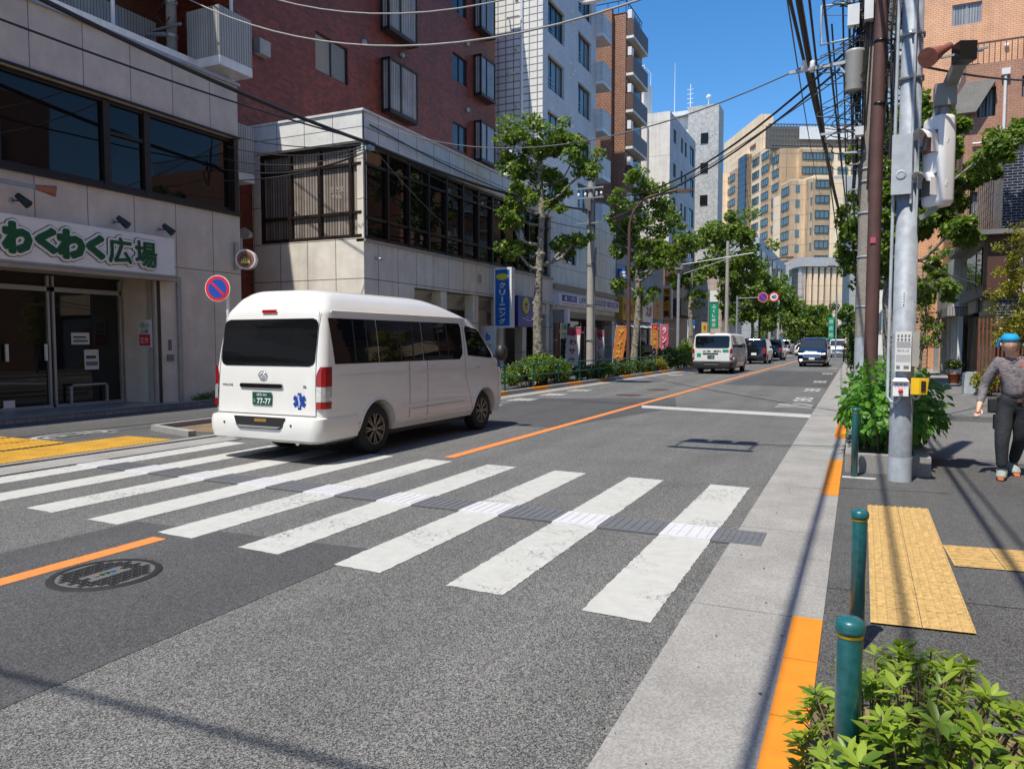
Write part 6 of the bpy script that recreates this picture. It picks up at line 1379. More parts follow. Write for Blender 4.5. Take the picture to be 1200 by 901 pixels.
bl_ = [(27.4, .9, .62, 'leaf_dark', 'low dark bush right after the big round bush'), (29.0, .9, .66, 'leaf_hedge', 'low yellow green bush left of the pale concrete pole'), (30.9, 1.0, .62, 'leaf_dark', 'low dark bush at the pale concrete pole'), (32.9, 1.0, .66, 'leaf_hedge', 'yellowish bush just right of the pale concrete pole'), (35.0, 1.1, .66, 'leaf_dark', 'dark bush at the foot of the brown lamp'), (37.2, 1.2, .68, 'leaf_yellow', 'yellow leaved bush right of the brown lamp post')]
for i, (y, ry, h, m_, lab) in enumerate(bl_): bush(lab, XL(y)-.6, y, .45, ry*1.05, h+.06, 2400, .09, m_, seed=40+i)
bl_ = [(39.5, 1.6, 1.3, 'leaf_dark', 'dark tall bush right of the second plane tree'), (43.0, 1.8, 1.6, 'leaf_plane', 'tall loose green bush in front of the flag banners'), (47.0, 2.0, 1.5, 'leaf_dark', 'dark green bush left of the cream van, further one'), (52.0, 2.6, 1.5, 'leaf_plane', 'green bush hidden partly by the cream van'), (62, 5, 1.3, 'leaf_dark', 'long dark hedge beyond the cream van')]
for i, (y, ry, h, m_, lab) in enumerate(bl_): bush(lab, XL(y)-.65, y, .55, ry, h, 1900, .15, m_, seed=60+i)
bush('tall column shaped evergreen bush at the right kerb behind the weathered pole', .02, 33.0, .42, 1.0, 2.75, 5200, .10, 'leaf_dark', 'tall_bush', 'bush', 'bushes on the right', .03, 71)
bush('bright green low bush at the foot of the tall dark evergreen', .12, 27.5, .35, .8, .7, 1300, .10, 'leaf_azalea', 'small_bush', 'bush', 'bushes on the right', .03, 72)
bush('shrub with yellow green leaves beside the concrete planter box, behind the man', 3.3, 24.6, .4, .5, .8, 1200, .08, 'leaf_yellow', 'small_bush', 'bush', 'bushes on the right', .03, 73)
bush('small green plant growing in the red brown flower pot', 2.95, 28.6, .24, .24, .35, 420, .08, 'leaf_plane', 'potted_plant', 'plant', 'bushes on the right', .62, 74)
bush('tuft of weeds at the foot of the stone wall', -14.45, 13.6, .14, .8, .32, 500, .07, 'leaf_plane', 'weeds', 'weeds', 'weeds on the left', .03, 75)
bush('small weeds in the bare soil bed at the kerb corner', -10.1, 10.0, .18, .35, .3, 260, .05, 'leaf_yellow', 'weeds', 'weeds', 'weeds on the left', .05, 76)
# planter with the big leaved shrub at the foot of the grey pole
T = thing('planter', (.4, 10.9, .03), 'low pale concrete kerb planter behind the grey signal pole', 'planter')
g = MB(); 
for (a, b, c, d) in ((-.10, .78, 9.42, 9.56), (.64, .78, 9.57, 12.6), (-.10, .02, 9.57, 12.6), (-.10, .78, 12.61, 12.75)):
    g.box(a, b, c, d, .031, .25)
part('rim', g, 'concrete_gutter', T); g = MB(); g.box(.02, .64, 9.56, 12.6, .031, .17); part('soil', g, 'soil', T)
r = random.Random(5); T = thing('leafy_shrub', (.42, 10.9, .17), 'big bushy shrub with broad bright green leaves in the planter around the grey pole', 'shrub')
g = MB(); st = MB()
for k in range(34):
    a = r.uniform(0, 2*pi); q_ = r.random()**.5*.9; e = V((.40+cos(a)*.55*q_, 10.8+sin(a)*1.2*q_, .17+1.0*r.uniform(.5, .95))); b = V((.34+cos(a)*.2, 10.8+sin(a)*.9*q_, .17)); st.tube([b, b.lerp(e, .5)+V((0, 0, .08)), e], [.014, .011, .005], 5, cap=False)
for k in range(2300):
    d = rdir(r); d.z = abs(d.z)*1.0-.45 if r.random() < .5 else d.z; kk = r.uniform(.72, 1.04) if r.random() < .75 else r.uniform(.3, .8); wob = 1+.16*mnoise.noise(d*2.6)
    p = V((.42+d.x*.60*kk*wob, 10.85+d.y*1.3*kk*wob, .72+d.z*.60*kk*wob*(1.0 if d.z > 0 else .9)))
    if p.z < .2: continue
    if (V((p.x-.47, p.y-9.05, 0))).length < .2: continue
    s_ = r.uniform(.07, .14); leaf(g, p, (d*.6+V((0, -.1, -.5))+rdir(r)*.6), (d+V((0, 0, .6))+rdir(r)*.4).normalized(), s_, s_*.78, 0, 'plane' if r.random() < .3 else 'heart', .12)
part('stems', st, 'twig', T); part('leaves', g, 'leaf_big', T)
# azalea in the foreground: rosettes on twigs
r = random.Random(9); T = thing('azalea_bush', (.26, 2.5, .03), 'light green azalea bush at the bottom of the picture around the nearest teal bollard', 'bush')
g = MB(); st = MB()
for k in range(330):
    a = r.uniform(0, 2*pi); q_ = r.random()**.55; xx = .24+cos(a)*.40*q_*(1+.18*sin(a*5+1)); yy = 2.46+sin(a)*.86*q_*(1+.10*sin(a*7))
    zz = .08+.43*math.sqrt(max(0, 1-(q_*.97)**2))*r.uniform(.72, 1.12); 
    if r.random() < .2: zz *= r.uniform(.4, .8)
    if (V((xx-.0, yy-2.36, 0))).length < .06: continue
    p = V((xx, yy, zz)); up = V((cos(a)*q_*.5, sin(a)*q_*.5, 1))+rdir(r)*.25; up.normalize()
    b = V((.20+cos(a)*.2*q_, 2.42+sin(a)*.55*q_, .03)); st.tube([b, b.lerp(p, .55)+V((r.uniform(-.02, .02), r.uniform(-.02, .02), .03)), p], [.006, .004, .0025], 5, cap=False)
    t1 = up.orthogonal().normalized(); t2 = up.cross(t1); n_ = r.randint(5, 8); ph = r.uniform(0, 6)
    for i in range(n_):
        an = ph+2*pi*i/n_+r.uniform(-.2, .2); d = (t1*cos(an)+t2*sin(an))*1.0+up*r.uniform(.15, .7); L = r.uniform(.042, .082); leaf(g, p-up*.004*i, d, up, L, L*.34, 0, 'long', .13)
    for i in range(r.randint(4, 7)):
        an = r.uniform(0, 6.3); d = (t1*cos(an)+t2*sin(an))+up*.1; L = r.uniform(.03, .055); leaf(g, b.lerp(p, r.uniform(.35, .92)), d, up, L, L*.36, 0, 'long', .13)
part('stems', st, 'twig', T); part('leaves', g, 'leaf_azalea', T)
g = MB()
for k in range(9): p = V((r.uniform(0, .5), r.uniform(2.0, 3.1), r.uniform(.2, .4))); leaf(g, p, rdir(r), V((0, 0, 1)), .05, .02, 0, 'long', .3)
part('dead_leaves', g, 'terracotta', T)
g = MB(); g.quad((-.128, .2, .034), (.66, .2, .034), (.64, 3.3, .034), (-.128, 3.35, .034)); struct('planting_bed', g, 'soil')
g = MB(); g.add([(-10.9, 9.0, .036), (-9.7, 9.0, .036), (-9.66, 14.2, .036), (-10.9, 14.2, .036)], [(0, 1, 2, 3)]); struct('planting_bed', g, 'soil')
t = MB(); t.bar((-11.0, 8.95, .06), (-11.0, 14.3, .06), .13, .12); t.bar((-10.95, 8.9, .06), (-9.66, 8.55, .06), .13, .12); single('bed_edging', t, 'concrete_kerb', 'pale concrete edging around the bare soil bed left of the van', 'kerb edging', loc=(-10.8, 9, 0))

# ================================================================ STREET FURNITURE
def bollard(y, lab, band=True, h=.745, x=0):
    T = thing('bollard', (x, y, .03), lab, 'bollard', 'teal bollards along the right kerb')
    g = MB(); g.lathe([(.0, .031), (.036, .031), (.036, h-.08), (.035, h-.06)], (x, y, 0), 'z', 28); part('post', g, 'green_paint', T)
    g = MB(); g.lathe([(.036, h-.062), (.0368, h-.062), (.0368, h-.052), (.036, h-.052)], (x, y, 0), 'z', 28); part('reflective_band', g, 'yellow_paint', T)
    g = MB(); g.lathe([(.036, h-.05), (.0415, h-.048), (.043, h-.040), (.0425, h-.026), (.040, h-.016), (.030, h-.008), (.015, h-.005), (0, h-.004)], (x, y, 0), 'z', 28); part('cap', g, 'green_paint', T)
bollard(2.36, 'nearest teal steel bollard, rising out of the azalea at the bottom edge'); bollard(3.98, 'middle teal bollard beside the yellow tactile paving', h=.735, x=.03); bollard(9.10, 'furthest teal bollard, beside the grey signal pole', h=.82)
g = MB(); g.box(-.12, .20, 9.0, 9.06, .034, .038); g.box(-.12, .22, 9.02, 9.10, .034, .039); struct('pavement_line', g, 'paint_white')
# manhole cover
T = thing('manhole_cover', (-4.50, 3.25, 0), 'round iron manhole cover with brick pattern and small coloured dots beside the orange line', 'manhole cover')
cx, cy, cr_ = -4.50, 3.25, .315
g = MB(); g.lathe([(cr_-.02, .0135), (cr_+.02, .0125), (cr_+.03, .004)], (cx, cy, 0), 'z', 48); part('rim', g, 'tyre', T)
g = MB(); g.lathe([(0, .009), (cr_-.018, .009)], (cx, cy, 0), 'z', 48); part('plate', g, 'concrete_dark', T)
g = MB()
for i in range(-13, 14):
    for j in range(-8, 9):
        x_ = cx+i*.046+(j % 2)*.0; y_ = cy+j*.075+(i % 2)*.037
        if (x_-cx)**2+(y_-cy)**2 < (cr_-.05)**2 and not (abs(x_-cx) < .06 and abs(y_-cy) < .12): g.box(x_-.017, x_+.017, y_-.032, y_+.032, .0092, .0135)
part('studs', g, 'tyre', T)
g = MB()
for k, mi in enumerate((0, 1, 1, 2)): g.box(cx-.014, cx+.014, cy-.08+k*.04, cy-.055+k*.04, .0135, .0155, mi)
part('coloured_dots', g, ['rust_paint', 'dark_green', 'bright_blue'], T)
def cover(x, y, r_, lab):
    g = MB(); g.lathe([(0, .006), (r_*.93, .006), (r_, .008), (r_+.02, .003)], (x, y, 0), 'z', 32); single('manhole_cover', g, 'brown_board', lab, 'manhole cover', loc=(x, y, 0))
cover(-6.0, 20.9, .36, 'thin dark manhole cover in the far left lane, nearer of the two'); cover(-5.8, 23.6, .33, 'dark manhole cover in the left lane, further of the two')
# guard fence on the left kerb
T = thing('guard_fence', (-9.3, 30, .1), 'long green pipe guard fence along the left kerb', 'fence')
yy = 15.6; posts = []
while yy < 62: posts.append(yy); yy += 2.0
for y in posts:
    g = MB(); x_ = XL(y)-.28; g.cyl((x_, y, .03), (x_, y, .86), .03, seg=8); part('post', g, 'green_fence', T)
for z in (.84, .50):
    g = MB(); g.tube([(XL(y)-.28, y, z) for y in posts], .024, 6); part('rail', g, 'green_fence', T)
# round no parking sign on the left
def disc(mb, c, n, r_, th, mi, seg=32):
    c, n = V(c), V(n).normalized(); mb.cyl(c, c+n*th, r_, seg=seg, mi=mi, smooth=False)
def noparking(T, c, n, r_, mirror=1):
    n = V(n).normalized(); up = V((0, 0, 1)); s_ = up.cross(n).normalized()
    g = MB(); disc(g, c, n, r_, .012, 0); part('rim', g, 'sign_white', T)
    g = MB(); disc(g, V(c)+n*.0125, n, r_*.95, .003, 0); part('red_ring', g, 'sign_red', T)
    g = MB(); disc(g, V(c)+n*.016, n, r_*.72, .003, 0); part('blue_face', g, 'sign_blue', T)
    g = MB(); d = (up-s_*1.0*mirror).normalized(); g.obox(V(c)+n*.0215, d*r_*.76, d.cross(n)*r_*.09, n*.002); part('red_bar', g, 'sign_red', T)
sx_, sy_ = -9.95, 9.42
T = thing('no_parking_sign', (sx_, sy_, .03), 'round blue and red no parking sign on a thin white pole behind the van, left', 'sign')
g = MB(); g.cyl((sx_+.10, sy_+.12, .031), (sx_+.10, sy_+.12, 2.60), .03); part('pole', g, 'sign_white', T)
noparking(T, (sx_, sy_, 2.46), (.35, -1, 0), .225)
# round lamp sign of the restaurant
T = thing('round_sign', (-14.3, 14.5, 3.4), "small round sign with red ring and yellow flames on the stone wall's corner", 'sign')
c = V((-14.05, 14.25, 3.62)); n_ = V((.55, -1, 0)).normalized()
g = MB(); g.cyl(c-n_*.12, c+n_*.10, .25, seg=32); part('lamp_drum', g, 'sign_white', T); g = MB(); disc(g, c+n_*.101, n_, .215, .004, 0); part('ring', g, 'rust_paint', T)
g = MB(); disc(g, c+n_*.106, n_, .15, .004, 0); part('centre', g, 'brown_board', T); g = MB(); up = V((0, 0, 1)); s_ = up.cross(n_)
for k, hh in ((-2, .09), (-1, .13), (0, .16), (1, .13), (2, .09)): p = c+n_*.112+s_*k*.045; g.add([p-s_*.024-up*.1, p+s_*.024-up*.1, p+up*(hh-.08)], [(0, 1, 2)])
part('flames', g, 'logo_yellow', T); g = MB(); g.box(-14.58, -14.2, 14.42, 14.46, 3.78, 3.82); g.box(-14.58, -14.55, 14.38, 14.5, 3.4, 4.1); g.box(-14.4, -14.36, 14.4, 14.44, 3.4, 4.2); part('bracket', g, 'grey_metal', T)
T = thing('wall_horn', (-16.6, 16, 4), 'small round horn lamp on the red brick beside the round sign', 'lamp'); g = MB(); c = V((-15.6, 15.95, 4.55)); g.cyl(c, c+V((.1, -.3, 0)), .1, .16, 16); part('bell', g, 'box_grey', T); g = MB(); g.bar(c, c+V((-1.0, .2, 0)), .04); part('arm', g, 'box_grey', T)
# flag banners (nobori) in front of the shops
def banner(x, y, z0, z1, wd, mats, text, tm, lab, lean=.0, face=NY):
    T = thing('flag_banner', (x, y, .1), lab, 'banner', 'flag banners in front of the shops'); g = MB(); g.cyl((x-wd/2-.02, y, .1), (x-wd/2-.02+lean, y, z1+.1), .012, seg=6); g.cyl((x-wd/2-.02+lean, y, z1+.02), (x+wd/2+lean, y, z1+.02), .008, seg=6); part('pole', g, 'sign_white', T)
    g = MB(); n = 10
    for i in range(n):
        za, zb = z0+(z1-z0)*i/n, z0+(z1-z0)*(i+1)/n; la, lb = lean*i/n, lean*(i+1)/n; wa, wb = .035*sin(i*1.1), .035*sin((i+1)*1.1)
        g.add([(x-wd/2+la, y+wa, za), (x+wd/2+la, y-wa, za), (x+wd/2+lb, y-wb, zb), (x-wd/2+lb, y+wb, zb)], [(0, 1, 2, 3)], 0 if i < n*.78 or len(mats) < 2 else 1, True)
    part('cloth', g, mats, T); g = MB(); k = len(text)
    for i, ch in enumerate(text): z = z1-(z1-z0)*(i+.6)/k*.95; g.text(ch, (x+lean*(z-z0)/(z1-z0), y-.05, z), X1, Z0, (z1-z0)/k*.62, .004, 0, bold=.03, width=wd*.5)
    part('lettering', g, tm, T)
banner(-11.9, 32.0, .45, 2.2, .66, ['banner_white', 'banner_pink'], 'ふわサク', 'banner_red', 'white flag banner with red letters and a pink top, right of the first tree trunk', .12)
banner(-12.1, 35.2, .55, 2.2, .6, ['banner_orange', 'banner_red'], 'からあげ', 'banner_yellow', 'orange red flag banner left of the pale concrete pole')
banner(-11.9, 36.2, .6, 2.1, .4, ['banner_white', 'banner_pink'], 'おいし', 'banner_red', 'pale pink flag banner partly behind the orange red one')
banner(-11.3, 37.2, .6, 2.35, .58, ['banner_orange'], 'アイス', 'banner_yellow', 'orange flag banner leaning left of the brown lamp post', .25)
banner(-11.1, 44.2, .8, 2.6, .42, ['banner_orange', 'banner_red'], 'ご飯大盛', 'banner_yellow', 'orange flag banner left of the grey lamp pole')
banner(-10.9, 45.8, .8, 2.6, .5, ['banner_pink'], 'ランチ', 'banner_white', 'pink flag banner right of the grey lamp pole')
banner(-10.6, 52.5, 1.2, 3.0, .5, ['banner_white', 'bright_blue'], '営業中', 'bright_blue', 'white and blue flag banner above the dark bushes')
banner(-10.6, 57.5, 1.2, 3.0, .4, ['banner_yellow'], 'セール', 'banner_red', 'yellow flag banner behind the third plane tree')
T = thing('poster_panel', (-12.4, 31.6, .5), 'dark red upright poster panel at the left end of the store front', 'sign'); g = MB(); g.box(-12.56, -12.5, 31.46, 31.95, .9, 1.6); g.box(-12.56, -12.5, 31.46, 31.95, 1.65, 2.5); part('panel', g, 'wood_brown', T)
# bicycles/scooter parked by the shops
T = thing('parked_scooter', (-10.9, 42.6, .11), 'dark scooter parked beside the second plane tree', 'scooter')
for y in (42.1, 43.3): g = MB(); g.lathe([(.13, -.05), (.24, -.05), (.26, 0), (.24, .05), (.13, .05)], (-10.9, y, .37), 'x', 18); part('wheel', g, 'tyre', T)
g = MB(); g.tube([(-10.9, 42.1, .45), (-10.9, 42.3, .55), (-10.9, 43.0, .5), (-10.9, 43.35, .95), (-10.9, 43.3, 1.2)], [.14, .2, .16, .15, .05], 10); g.box(-11.1, -10.7, 42.0, 42.7, .82, .95); part('body', g, 'car_black', T)
g = MB(); g.bar((-11.25, 43.25, 1.15), (-10.55, 43.25, 1.15), .04); part('handlebar', g, 'dark_plastic', T); g = MB(); g.box(-11.1, -10.7, 41.7, 42.05, .96, 1.35); part('top_box', g, 'dark_plastic', T)
# pale concrete utility pole, left
def pole_thing(name, x, y, z1, r0, r1, m, lab, cat='utility pole', z0=.03): 
    T = thing(name, (x, y, z0), lab, cat); g = MB(); n = 10
    g.tube([(x, y, z0+(z1-z0)*i/n) for i in range(n+1)], [r0+(r1-r0)*i/n for i in range(n+1)], 16); part('pole', g, m, T); return T
LP = (-10.35, 30.1); T = pole_thing('utility_pole', LP[0], LP[1], 8.3, .17, .135, 'concrete_pole_pale', 'pale concrete utility pole on the left pavement in front of the store')
g = MB()
for z in (7.55, 6.5, 7.95): g.box(LP[0]-.6, LP[0]+.6, LP[1]-.2, LP[1]-.13, z, z+.07)
part('crossarm', g, 'grey_metal', T); g = MB()
for z in (7.62,):
    for x_ in (-.5, -.2, .3, .5): g.lathe([(0, .2), (.04, .18), (.055, .1), (.04, .02), (0, 0)], (LP[0]+x_, LP[1]-.16, z), 'z', 8)
part('insulator', g, 'sign_white', T); g = MB(); 
for z in (1.6, 3.1, 4.8, 6.4): g.lathe([(.19, 0), (.195, 0), (.195, .05), (.19, .05)], (LP[0], LP[1], z), 'z', 14)
g.tube([(LP[0]+.2, LP[1], .1), (LP[0]+.19, LP[1], 2.5), (LP[0]+.16, LP[1], 8)], .02, 6); g.box(LP[0]-.12, LP[0]+.12, LP[1]-.42, LP[1]-.2, 7.0, 7.5); part('fittings', g, 'cable_grey', T)
# utility pole behind the near left building
T = pole_thing('utility_pole', -17.35, 15.0, 13, .17, .13, 'concrete_pole', 'weathered utility pole rising behind the roof of the near left shop')
g = MB()
for z in (9.0, 9.9, 10.8, 11.6): g.lathe([(.16, 0), (.175, .02), (.175, .08), (.16, .1)], (-17.35, 15, z), 'z', 12); g.box(-17.9, -16.8, 14.8, 14.86, z+.2, z+.26)
part('bracket', g, 'grey_metal', T); g = MB()
rr_ = random.Random(3)
for k in range(14): a = V((-17.35+rr_.uniform(-.3, .3), 15+rr_.uniform(-.3, .3), rr_.uniform(8.8, 12))); b = a+V((rr_.uniform(-.7, .7), rr_.uniform(-.5, .1), rr_.uniform(-1, .6))); g.tube([a, a.lerp(b, .5)+V((0, 0, -.25)), b], .015, 5)
part('cable_loops', g, 'cable', T)
g = MB(); g.tube([(-18.2, 14.9, 10.1), (-17.4, 14.8, 9.95)], .06, 8); single('cable_sleeve', g, 'cable_white', 'pale plastic sleeve on the thick cable left of the roof pole', 'cable sleeve', loc=(-17.8, 14.9, 10))
# brown street lamp on the left and grey pole
def lamp_post(x, y, H_, m, lab, armx=2.3, headm='brown_paint'):
    T = thing('street_lamp', (x, y, .1), lab, 'street lamp'); g = MB(); g.tube([(x, y, .1), (x, y, 1.2), (x, y, H_-1.6)], [.11, .10, .075], 12); part('pole', g, m, T)
    g = MB(); g.tube([(x, y, H_-1.6)]+[(x+armx*.55*(1-cos(t))**1.0, y, H_-1.6+1.5*sin(t)) for t in [pi/2*k/8 for k in range(1, 9)]]+[(x+armx, y, H_+.05)], [.075]+[.06]*9, 10); part('arm', g, m, T)
    g = MB(); g.prism([(0, -.06), (.55, -.09), (.75, -.02), (.72, .06), (.1, .08)], (x+armx-.05, y-.12, H_), X1, Z0, (0, .24, 0)); part('lamp_head', g, headm, T); g = MB(); g.box(x+armx+.1, x+armx+.5, y-.09, y+.09, H_-.11, H_-.085); part('lens', g, 'lamp_white', T)
lamp_post(-10.0, 34.7, 8.5, 'brown_paint', 'brown curved street lamp on the left pavement beside the second tree')
lamp_post(-8.6, 75, 9.5, 'brown_paint', 'distant brown street lamp on the left over the black cars'); 
T = pole_thing('signal_pole', -9.55, 43.5, 6.2, .10, .09, 'galvanised', 'grey steel pole with a long horizontal arm beside the orange sign', 'pole')
g = MB(); g.tube([(-9.55, 43.5, 6.0), (-5.4, 43.5, 6.5)], .032, 8); g.tube([(-9.55, 43.5, 5.4), (-6.6, 43.5, 6.3)], .022, 8); g.box(-9.75, -9.35, 43.3, 43.7, 5.75, 6.1); part('arm', g, 'grey_metal', T)
for i, (x, y, h, lab) in enumerate(((-8.9, 57.0, 9.0, 'grey utility pole above the cream van'), (-8.6, 84, 9.5, 'thin far utility pole, left one of the pair among the trees'), (-8.3, 90, 9.5, 'thin far utility pole, right one of the pair among the trees'))):
    pole_thing('utility_pole', x, y, h, .16, .12, 'concrete_pole_pale', lab)
# overhead round signs
T = thing('traffic_sign', (-8.2, 57.8, .1), 'pair of round traffic signs over the left lane, no parking and 40', 'sign')
g = MB(); g.cyl((-8.3, 58, .1), (-8.3, 58, 5.0), .07); g.cyl((-8.3, 58, 4.8), (-6.2, 58, 4.85), .04); part('pole', g, 'galvanised', T)
c1 = onY(894, 348.5, 57.9); c2 = onY(907, 348, 57.9); noparking(T, c1, NY, .36)
g = MB(); disc(g, c2, NY, .36, .012, 0); part('red_ring', g, 'sign_red', T); g = MB(); disc(g, c2+V((0, -.013, 0)), NY, .27, .003, 0); part('white_face', g, 'sign_white', T)
g = MB(); g.text('40', c2+V((0, -.02, 0)), X1, Z0, .30, .004, 0, bold=.05, width=.36); part('number', g, 'deep_blue', T)

# ---- grey steel signal pole, near right
PXc, PYc = .45, 9.05
T = thing('signal_pole', (PXc, PYc, .03), 'thick grey steel signal pole standing on the right pavement', 'pole')
g = MB(); g.tube([(PXc, PYc, .03), (PXc, PYc, .30)], [.119, .119], 32); part('base_sleeve', g, 'galvanised_pale', T)
g = MB(); g.tube([(PXc, PYc, .301), (PXc, PYc, 2.6), (PXc, PYc, 2.601), (PXc, PYc, 8.2)], [.114, .112, .107, .095], 32); part('pole', g, 'galvanised', T)
for i, z in enumerate((3.25, 4.3, 4.75)): g = MB(); g.lathe([(.113, 0), (.122, .0), (.122, .04), (.113, .04)], (PXc, PYc, z), 'z', 24); g.box(PXc-.02, PXc+.02, PYc-.15, PYc-.118, z, z+.04); part('clamp_band', g, 'grey_metal', T)
g = MB(); g.tube([(PXc-.02, PYc-.13, .98), (PXc-.03, PYc-.13, .93), (PXc-.06, PYc-.13, .90), (PXc-.11, PYc-.12, .905), (PXc-.145, PYc-.10, .96), (PXc-.145, PYc-.08, 1.5), (PXc-.14, PYc-.06, 4.2), (PXc-.13, PYc-.04, 8)], .0165, 10); part('conduit', g, 'galvanised_pale', T)
g = MB(); g.tube([(PXc+.09, PYc-.09, 1.0), (PXc+.10, PYc-.09, .96), (PXc+.125, PYc-.09, .94), (PXc+.15, PYc-.09, .95), (PXc+.165, PYc-.09, 1.0)], .014, 8); part('conduit', g, 'galvanised_pale', T)
g = MB(); g.tube([(PXc+.02, PYc-.13, 3.0), (PXc+.02, PYc-.13, 8.2)], .014, 8); part('conduit', g, 'galvanised_pale', T)
g = MB(); g.box(PXc-.17, PXc+.02, PYc-.17, PYc-.12, 3.1, 3.72); g.lathe([(.035, -.004), (.05, -.004), (.05, 0)], (PXc-.08, PYc-.17, 3.3), 'y', 20); part('hinged_cover', g, 'galvanised_pale', T)
# sign plates
g = MB(); g.box(PXc-.085, PXc+.068, PYc-.150, PYc-.142, 1.235, 1.66); pl = part('notice_plate', g, 'poster_white', T)
g = MB()
for r_ in range(2):
    for c_ in range(4): g.box(PXc-.066+c_*.034, PXc-.048+c_*.034, PYc-.1525, PYc-.1505, 1.60-r_*.04, 1.625-r_*.04)
for r_, (a, b) in enumerate(((.0, .12), (.01, .125), (.02, .12))):
    for q_ in range(14): g.box(PXc-.072+a*.2+q_*.0095, PXc-.0655+a*.2+q_*.0095, PYc-.1525, PYc-.1505, 1.535-r_*.022, 1.548-r_*.022)
for r_ in range(4):
    for q_ in range(16): g.box(PXc-.072+q_*.0085, PXc-.067+q_*.0085, PYc-.1525, PYc-.1505, 1.40-r_*.02, 1.408-r_*.02)
g.text('押ボタン式', (PXc-.008, PYc-.1505, 1.455), X1, Z0, .028, .002, 0, width=.11); g.box(PXc-.07, PXc-.035, PYc-.1525, PYc-.1505, 1.262, 1.295); g.box(PXc+.0, PXc+.05, PYc-.1525, PYc-.1505, 1.262, 1.295); part('plate_print', g, 'print_grey', pl)
g = MB(); g.box(PXc+.072, PXc+.145, PYc-.12, PYc+.1, 1.29, 1.66); part('side_plate', g, 'box_grey', T)
g = MB(); g.add([(PXc-.098+v[0], PYc-.13-v[1], v[2]) for v in ((0, 0, .975), (.148, 0, .975), (.148, 0, 1.13), (0, 0, 1.13), (0, .09, .975), (.148, .09, .975), (.148, .075, 1.13), (0, .075, 1.13))], [(0,1,2,3),(7,6,5,4),(4,5,1,0),(5,6,2,1),(6,7,3,2),(7,4,0,3)])
g.add([(PXc-.104, PYc-.13, 1.131), (PXc+.056, PYc-.13, 1.131), (PXc+.056, PYc-.235, 1.131), (PXc-.104, PYc-.235, 1.131), (PXc-.08, PYc-.13, 1.165), (PXc+.03, PYc-.13, 1.165)], [(3, 2, 5, 4), (0, 3, 4), (1, 5, 2), (0, 1, 2, 3)]); bx_ = part('push_button_box', g, 'signal_white', T)
g = MB(); g.lathe([(0, -.026), (.018, -.024), (.022, -.008), (.024, 0)], (PXc-.024, PYc-.219, 1.03), 'y', 18); part('button', g, 'sign_red', bx_)
g = MB(); g.text('おまち', (PXc-.024, PYc-.212, 1.10), X1, Z0, .024, .003, 0, bold=.02, width=.11); g.text('ください', (PXc-.024, PYc-.2145, 1.072), X1, Z0, .018, .003, 0, width=.11); part('button_lettering', g, 'deep_blue', bx_)
g = MB(); g.add([(PXc+.07+v[0], PYc-.13+v[1], v[2]) for v in ((0, -.1, 1.0), (.07, -.14, 1.0), (.15, -.10, 1.0), (.13, .02, 1.0), (.01, .02, 1.0), (0, -.1, 1.165), (.075, -.14, 1.165), (.165, -.10, 1.165), (.14, .02, 1.165), (.01, .02, 1.165))], [(4,3,2,1,0),(5,6,7,8,9),(0,1,6,5),(1,2,7,6),(2,3,8,7),(3,4,9,8),(4,0,5,9)]); yb_ = part('audible_signal_box', g, 'yellow_paint', T)
g = MB(); g.obox((PXc+.185, PYc-.255, 1.085), (.022, .0105, 0), (.001, -.002, 0), (0, 0, .055)); part('switch_panel', g, 'print_black', yb_)
g = MB()
for k in range(5): g.box(PXc-.02, PXc-.012, PYc-.126, PYc-.118, 1.95+k*.03, 1.965+k*.03)
part('small_marks', g, 'sign_white', T)
# pedestrian signal (seen from its side), bracket arms, loudspeaker
T = thing('pedestrian_signal', (.68, 8.95, 2.9), 'white pedestrian signal head hanging on a bracket beside the grey pole, seen from its side', 'traffic light')
g = MB(); cs = V((.70, 9.0, 0)); fx = V((-.80, -.60, 0)).normalized(); sx2 = V((fx.y, -fx.x, 0))   # it faces left towards the crossing
def rr_prism(mb, c, ax, ay, wx, wy, z0, z1, r_=.035, taper=.0):
    pts = rounded(-wx/2, wx/2, -wy/2, wy/2, r_, 4); n_ = len(pts); vs = []
    for (z, k) in ((z0, .82), (z0+.03, .97), (z0+.06, 1), (z1-.05, 1), (z1-.02, .96), (z1, .82)):
        for (a, b) in pts: vs.append(V(c)+ax*a*k+ay*b*k+V((0, 0, z)))
    mb.add(vs, [(i*n_+j, i*n_+(j+1) % n_, (i+1)*n_+(j+1) % n_, (i+1)*n_+j) for i in range(5) for j in range(n_)], 0, True); mb.add(vs[:n_], [tuple(range(n_))[::-1]]); mb.add(vs[-n_:], [tuple(range(n_))])
rr_prism(g, cs+V((.02, 0, 0)), fx, sx2, .20, .30, 2.96, 3.88, .06); part('housing', g, 'signal_white', T)
